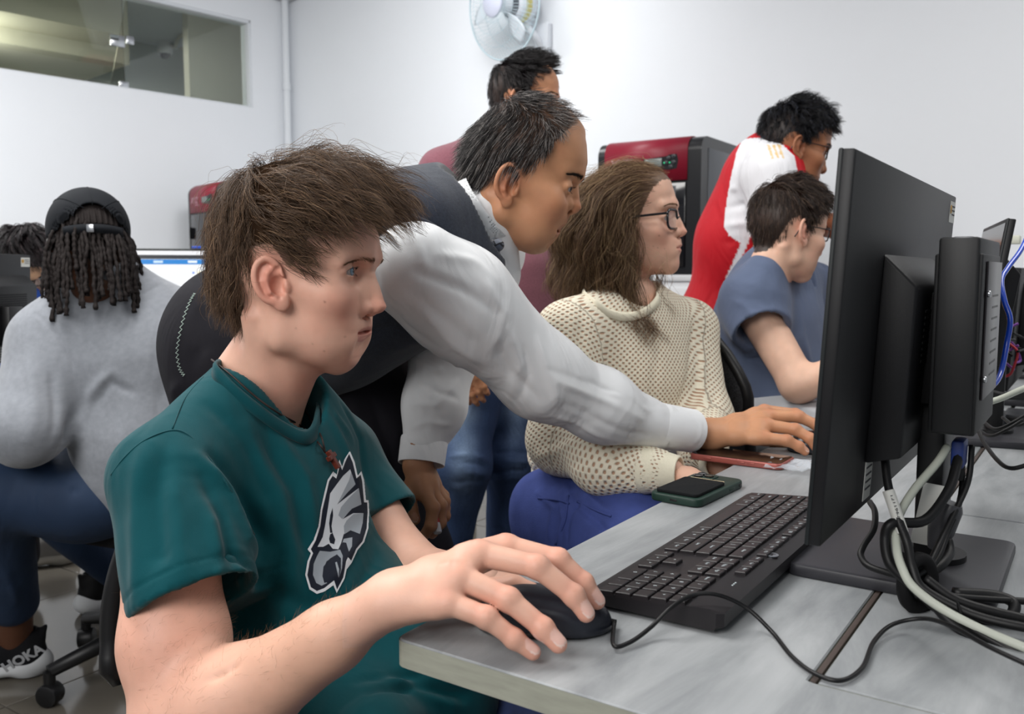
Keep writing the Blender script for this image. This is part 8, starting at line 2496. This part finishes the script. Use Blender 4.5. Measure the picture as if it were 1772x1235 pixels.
# ---- printers
def printer(at, rz, label, zt):
    e = empty('printer_3d', at, rz, label, 'printer', 'large red and black 3D printers')
    w, d, h = .468, .51, .558
    MR = mat('printer_red', srgb(142, 26, 48), .42, .45, bump=.1, bscale=600); MB_ = mat('printer_black', srgb(22, 22, 25), .28, .5); MS = mat('printer_side', srgb(84, 88, 94), .30, .5)
    # front faces -y; x to the right
    prof = [(0, 0), (0, h - .06)] + [(.06 - .06 * math.cos(a), h - .06 + .06 * math.sin(a)) for a in np.linspace(0, math.pi / 2, 8)][1:] + [(d, h), (d, 0)]
    def slab(name, x0, x1, m, s=1.0, off=0.0):
        V = []; n = len(prof)
        for x in (x0, x1):
            for y, z in prof: V.append((x, y + (off if y < .3 else 0), z + (-off if z > .3 else 0)))
        F = [tuple(range(n)), tuple(range(2 * n - 1, n - 1, -1))] + [(i, i + n, (i + 1) % n + n, (i + 1) % n) for i in range(n)]
        me = pymesh(name, V, F); bm = bmesh.new(); bm.from_mesh(me); bmesh.ops.recalc_face_normals(bm, faces=bm.faces); bm.to_mesh(me); bm.free(); me.set_sharp_from_angle(angle=math.radians(35)); return link(name, me, m, e)
    slab('side_frame', 0, .034, MB_); slab('side_frame', w - .058, w, MB_); slab('body', .034, w - .058, MB_, off=.004)
    box('side_panel', (.003, d - .09, h - .07), (w + .001, d / 2 + .03, h / 2 - .01), MS, e, bevel=.001)
    # red hood: curved band over the top front
    V = []; F = []; arc = [(-.002, h - .175), (-.002, h - .06)] + [(.058 - .060 * math.cos(a), h - .06 + .062 * math.sin(a)) for a in np.linspace(0, math.pi / 2, 8)][1:] + [(.30, h + .002)]
    for x in (.034, w - .058):
        for y, z in arc: V.append((x, y, z))
    n = len(arc); F = [(i, i + n, i + n + 1, i + 1) for i in range(n - 1)]
    me = pymesh('red_hood', V, F); o = link('red_hood', me, MR, e); md = o.modifiers.new('t', 'SOLIDIFY'); md.thickness = .006; md.offset = 0
    cp = [(.215, h - .083), (.32, h - .076), (.335, h - .070), (.365, h - .070), (.372, h - .095), (.365, h - .128), (.330, h - .132), (.215, h - .118)]
    V = [(x, -.0065, z) for x, z in cp] + [(x, -.002, z) for x, z in cp]; n = len(cp); F = [tuple(range(n))] + [(i, i + n, (i + 1) % n + n, (i + 1) % n) for i in range(n)]
    link('control_panel', pymesh('control_panel', V, F, False), MB_, e)
    box('display', (.075, .003, .034), (.262, -.008, h - .100), mat('lcd', srgb(120, 128, 124), .3), e, bevel=.001)
    for x, z in ((.330, -.084), (.352, -.079), (.352, -.103), (.340, -.120), (.318, -.103)):
        cyl('button', .0085, .004, (x, -.008, h + z), mat('panel_button', srgb(46, 48, 52), .3), e, axis='y', sides=16, bevel=.001)
    for x in (.312, .336): cyl('light', .003, .002, (x, -.010, h - .103), mat('green_led', (.02, .5, .2), .4, emit=(.02, .6, .25), estr=.6), e, axis='y', sides=10)
    text('maker_lettering', 'XYZ', .052, Matrix.Translation((.105, -.0075, h - .098)) @ Matrix.Rotation(math.pi / 2, 4, 'X'), mat('silver_print', srgb(196, 150, 160), .5), e, shear=.35, bold=.001)
    text('maker_lettering', 'printing', .020, Matrix.Translation((.150, -.0075, h - .125)) @ Matrix.Rotation(math.pi / 2, 4, 'X'), mat('silver_print2', srgb(196, 150, 160), .5), e)
    box('door', (w - .105, .004, h - .215), (.222, -.0015, (h - .215) / 2 + .03), mat('smoked_door', srgb(20, 20, 24), .08, .6), e, bevel=.002)
    box('door_sticker', (.034, .001, .036), (.345, -.0045, h - .215), mat('grey_sticker', srgb(92, 94, 98), .5, var=.5, vscale=200), e, bevel=0); box('door_sticker', (.028, .001, .036), (.302, -.0045, h - .205), mat('grey_sticker2', srgb(60, 62, 66), .5, var=.5, vscale=200), e, bevel=0)
    for s in (.40,): box('side_latch', (.012, .008, .05), (w + .006, s, h - .20), M_STEEL, e, bevel=.002)
    box('handle', (.008, .014, .075), (.040, -.008, h - .30), M_BLACKM, e, bevel=.003)
    # table under it
    return e


PR = np.array([.758, 3.60, 0]) - VV * .468
M_LAM = mat('white_laminate', srgb(222, 224, 226), .5, .4)


def cabinet(at, rz, h, label, w=.62, d=.60):
    e = empty('cabinet', at, rz, label, 'cabinet')
    box('body', (w, d, h - .03), (w / 2, d / 2, (h - .03) / 2 + .004), M_LAM, e, bevel=.002); box('top', (w + .02, d + .02, .026), (w / 2, d / 2, h - .013), M_LAM, e, bevel=.002)
    for k in (0, 1):
        dd = box('door', (w / 2 - .006, .016, h - .10), (w * (.25 + .5 * k), -.009, (h - .03) / 2 + .01), M_LAM, e, bevel=.001); tube('handle', [(w / 2 + (-.03 if k == 0 else .03), -.018, h * .6), (w / 2 + (-.03 if k == 0 else .03), -.034, h * .6 - .01), (w / 2 + (-.03 if k == 0 else .03), -.034, h * .6 - .09), (w / 2 + (-.03 if k == 0 else .03), -.018, h * .6 - .10)], .004, M_STEEL, dd, sides=6)


cabinet(PR - VV * .06 - UU * .01, -ROW, 1.04, 'white cabinet under the big red and black 3D printer', d=.50)
printer((PR[0], PR[1], 1.041), -ROW, 'large red and black 3D printer behind the woman in cream', 1.6)
p2 = np.array([-2.08, 5.75, 0]); BR = -math.radians(47.3)
cabinet(p2 + np.array([-.03, .02, 0]), BR, 1.04, 'white cabinet in the far left corner under the farther printer', w=.54, d=.50)
printer((p2[0], p2[1], 1.041), BR, 'red and black 3D printer in the far corner beside the brown hair', 1.6)


# ---- wall fan
def build_fan():
    nrm = -ld; r0 = ray(890, 12); t = ((CN - np.array([0, 0, CAMZ])) @ ld) / (r0 @ ld); wp = np.array([0, 0, CAMZ]) + r0 * t
    nd = -ld + np.array([-.18, 0, -.12]); nd /= np.linalg.norm(nd)
    c0 = P(871, 6, wp[1] - .30)
    e = empty('wall_fan', c0, 0, 'white wall-mounted fan with wire guard above the standing student', 'fan')
    Fm = frame((0, 0, 0), nd); X = Fm[:3, 1]; Zv = Fm[:3, 2]; R = .282
    A3 = np.stack([X, Zv, nd], 1)
    def q(r_, a, z): return X * (r_ * math.cos(a)) + Zv * (r_ * math.sin(a)) + nd * z
    mw = mat('fan_white', srgb(224, 228, 234), .35, .5); mg = mat('fan_wire', srgb(186, 206, 214), .3, .5); my = mat('fan_yellow', srgb(206, 190, 70), .5); mb = mat('fan_blade', srgb(226, 232, 238), .25, .5, alpha=.75)
    tube('outer_ring', [q(R, a, 0) for a in np.linspace(0, 2 * math.pi, 49)[:-1]], .0045, mg, e, closed=True, smooth=False)
    parts = []
    for s_, dz in ((1, .075), (-1, .085)):
        for k in range(72):
            a = 2 * math.pi * k / 72; parts.append(tube_geo([q(.062, a, s_ * dz), q(.14, a + .10, s_ * dz * .95), q(.22, a + .13, s_ * dz * .66), q(R, a + .10, 0)], .0010, 4, caps=False))
        for rr in (.10, .16, .22): parts.append(tube_geo([q(rr, a, s_ * dz * (.98 if rr < .2 else .66)) for a in np.linspace(0, 2 * math.pi, 37)[:-1]], .0012, 4, closed=True))
    g = multi('guard_wires', parts, mg, e); g['kind'] = 'stuff'
    lathe('hub_badge', [(0, .088), (.060, .086), (.074, .078), (.076, .070), (.06, .066)], (0, 0, 0), mat('fan_badge', srgb(186, 190, 206), .4), e, 32, A3)
    lathe('spinner', [(0, .045), (.035, .04), (.045, .0), (.045, -.03)], (0, 0, 0), mw, e, 24, A3)
    for k in range(3):
        V = []; F = []; n1, n2 = 8, 6; a0 = 2 * math.pi * k / 3 + .9
        for i in range(n1 + 1):
            for j in range(n2 + 1):
                t = i / n1; s_ = j / n2 - .5; r_ = .045 + .20 * t; w = (.28 + .62 * math.sin(math.pi * min(1, t * .80 + .12))) * (1 - .25 * t)
                V.append(q(r_, a0 + s_ * w + .25 * t, .028 * s_ * 2 * (1 - .4 * t)))
        for i in range(n1):
            for j in range(n2): F.append((i * (n2 + 1) + j, (i + 1) * (n2 + 1) + j, (i + 1) * (n2 + 1) + j + 1, i * (n2 + 1) + j + 1))
        o = link('blade', pymesh('blade', V, F), mb, e); md = o.modifiers.new('t', 'SOLIDIFY'); md.thickness = .002
    lathe('motor', [(.07, -.05), (.085, -.07), (.085, -.15), (.06, -.19), (0, -.20)], (0, 0, 0), mw, e, 28, A3)
    lathe('yellow_band', [(.0855, -.09), (.0875, -.10), (.0875, -.12), (.0855, -.13)], (0, 0, 0), my, e, 28, A3)
    wl_ = wp - c0 + np.array([.16, 0, -.10]); 
    d_ = (np.array([0, 0, 0]) + c0 - CN) @ ld; base = -c0 + (c0 - ld * d_ * 1.0) * 1.0
    tw = ((CN - c0) @ ld)
    bp = ld * (tw - .02) + np.array([.05, -.05, -.20]) * [1, 1, 1]; bp = bp + ld * ((tw - .02) - bp @ ld)
    tube('arm', [np.array([0, 0, 0]) - nd * .17, -nd * .17 + [0, 0, -.10], bp * .8 + [0, 0, .02], bp], .020, mw, e)
    bb = box('wall_plate', (.10, .035, .26), tuple(bp), mw, e, bevel=.008, rot=(0, 0, -math.radians(47.3)))
    bb = box('switch_sticker', (.05, .003, .06), tuple(bp - ld * .019 + np.array([0, 0, -.06])), my, e, bevel=0, rot=(0, 0, -math.radians(47.3)))


build_fan()

# ---- left row: desk, monitors, keyboard
A0 = np.array([-1.30, 2.15, 0])
dl = empty('computer_desk', A0 - UU * .9, -ROW, 'grey desk of the left row in front of the student in the black cap', 'desk')
prism('tabletop', [(-.46, 0), (0, 0), (0, 3.0), (-.46, 3.0)], DZ - TH, DZ, M_WOOD, dl, bevel=.0012, segs=1)
for x, y in ((-.42, .05), (-.42, 2.2), (-.42, 2.95), (-.04, 2.95)): box('leg', (.04, .04, DZ - TH - .004), (x, y, (DZ - TH) / 2), M_GREYP, dl, bevel=.002)


def screen_mat():
    m, nt, b = _nodes('lit_screen'); N = nt.nodes; L = nt.links
    at = N.new('ShaderNodeAttribute'); at.attribute_name = 'Col'; b.inputs['Base Color'].default_value = (0, 0, 0, 1); b.inputs['Roughness'].default_value = .3
    L.new(at.outputs['Color'], b.inputs['Emission Color']); b.inputs['Emission Strength'].default_value = 1.0; return m


M_LIT = screen_mat()
sm = P(352, 470, 3.05); rz = math.atan2(sm[1], sm[0]) - math.radians(4)
ms_ = monitor((sm[0], sm[1], DZ), rz, 'lit monitor showing a web page with a blue header bar, beyond the grey sweatshirt', tilt=4, sticker=False, zb=.075, h=.315)


def quadgrid(name, rects, parent, T):
    V = []; F = []; C = []
    for k, (x0, z0, x1, z1, col) in enumerate(rects):
        b = len(V); xx = -.0090 - .0002 * k
        V += [(xx, x0, z0), (xx, x1, z0), (xx, x1, z1), (xx, x0, z1)]; F.append((b, b + 3, b + 2, b + 1)); C += [col] * 4
    o = link(name, npmesh(name, V, F, np.array(C), smooth=False), M_LIT, parent); o.matrix_basis = T; return o


W_ = srgb(236, 238, 240)
T_ = Matrix.Translation((0, 0, .075)) @ Matrix.Rotation(math.radians(4), 4, 'Y')
# y axis points to the viewer's right when looking at the screen from -x ... so +y is left
rects = [(-.262, .014, .262, .308, W_), (-.262, .296, .262, .308, srgb(232, 232, 236)), (-.262, .280, .262, .294, srgb(40, 42, 50)), (-.262, .262, .262, .279, srgb(30, 128, 204)),
         (-.15, .16, .02, .240, srgb(238, 236, 220)), (-.15, .216, .02, .236, srgb(226, 220, 186)), (-.15, .186, .02, .206, srgb(228, 222, 190)), (.02, .267, .05, .275, srgb(230, 240, 250)), (.13, .2665, .16, .2745, srgb(200, 224, 244)), (.20, .2665, .24, .2745, srgb(170, 210, 240)),
         (.030, .230, .036, .236, srgb(60, 120, 220)), (.030, .200, .036, .206, srgb(100, 190, 60)), (.030, .160, .036, .166, srgb(210, 60, 190)), (.08, .182, .10, .186, srgb(80, 80, 90)), (-.262, .04, .262, .15, srgb(224, 232, 240))]
quadgrid('screen_page', rects, ms_, T_)
# webcam-ish clip on top
box('cable_clip', (.012, .03, .008), (.0, .02, .075 + .320), mat('blue_clip', srgb(40, 80, 190), .4), ms_, bevel=.002)
ml_ = P(-10, 540, 2.42)
mo2 = monitor((ml_[0], ml_[1], DZ), math.radians(-34 + 30), 'black monitor cut by the left edge of the frame, white sticker on its corner', tilt=2, zb=.06, h=.30, w=.30)
T2 = Matrix.Translation((0, 0, .06)) @ Matrix.Rotation(math.radians(2), 4, 'Y')
quadgrid('screen_page', [(-.14, .014, .14, .29, srgb(206, 236, 214))], mo2, T2)
kb2 = empty('keyboard', P(-20, 640, 2.05) * [1, 1, 0] + [0, 0, DZ], -ROW + .3, 'dark keyboard at the far-left edge beside the grey sleeve', 'keyboard')
box('body', (.14, .42, .016), (-.07, .1, .008), M_KB, kb2, bevel=.004)
kme = None
for i in range(5):
    for j in range(14):
        if kme is None: k_ = box('key', (.016, .024, .004), (0, 0, 0), M_KEY, kb2, bevel=.001, segs=1); kme = k_.data
        else: k_ = link('key', kme, None, kb2)
        k_.location = (-.022 - i * .022, -.085 + j * .0285, .0175)
# red and blue bag on the floor between the jeans and the woman in cream
bg = P(905, 850, 2.9)
e = empty('backpack', (bg[0] + .03, bg[1] + .15, 0), .4, 'dark backpack with red trim on the floor beyond the jeans', 'bag')
Bq = [rbox((0, 0, .20), (.15, .10, .20), .07, k=.02), rbox((0, -.10, .13), (.11, .04, .11), .03, k=.02)]
V, F = region(Bq, (-.2, -.2, -.02), (.2, .2, .45), .008, it=2); link('sack', npmesh('sack', V, F), mat('backpack_cloth', srgb(26, 26, 34), .8), e)
V, F = region([rbox((0, -.135, .12), (.10, .02, .08), .018, k=.01)], (-.2, -.2, -.02), (.2, .2, .45), .006, it=2); link('pocket', npmesh('pocket', V, F), mat('backpack_red', srgb(120, 36, 44), .8), e)
tube('grab_handle', [(-.04, 0, .39), (-.03, 0, .43), (.03, 0, .43), (.04, 0, .39)], .008, M_BLACKM, e)
# ------------------------------------------------------------------ lettering becomes mesh
_cache = {}
for o in [q for q in SC.objects if q.type == 'FONT']:
    k = (o.data.body, round(o.data.size, 5), round(o.data.extrude, 6), round(o.data.shear, 2), o.data.materials[0].name)
    if k not in _cache:
        _cache[k] = bpy.data.meshes.new_from_object(o)
    nm = o.name; n = bpy.data.objects.new('lettering', _cache[k]); COL.objects.link(n); n.parent = o.parent; n.matrix_basis = o.matrix_basis.copy()
    bpy.data.objects.remove(o, do_unlink=True); n.name = nm
print('tris', sum(len(o.data.polygons) * (2 if len(o.data.polygons) and o.data.polygons[0].loop_total == 4 else 1) for o in SC.objects if o.type == 'MESH'))
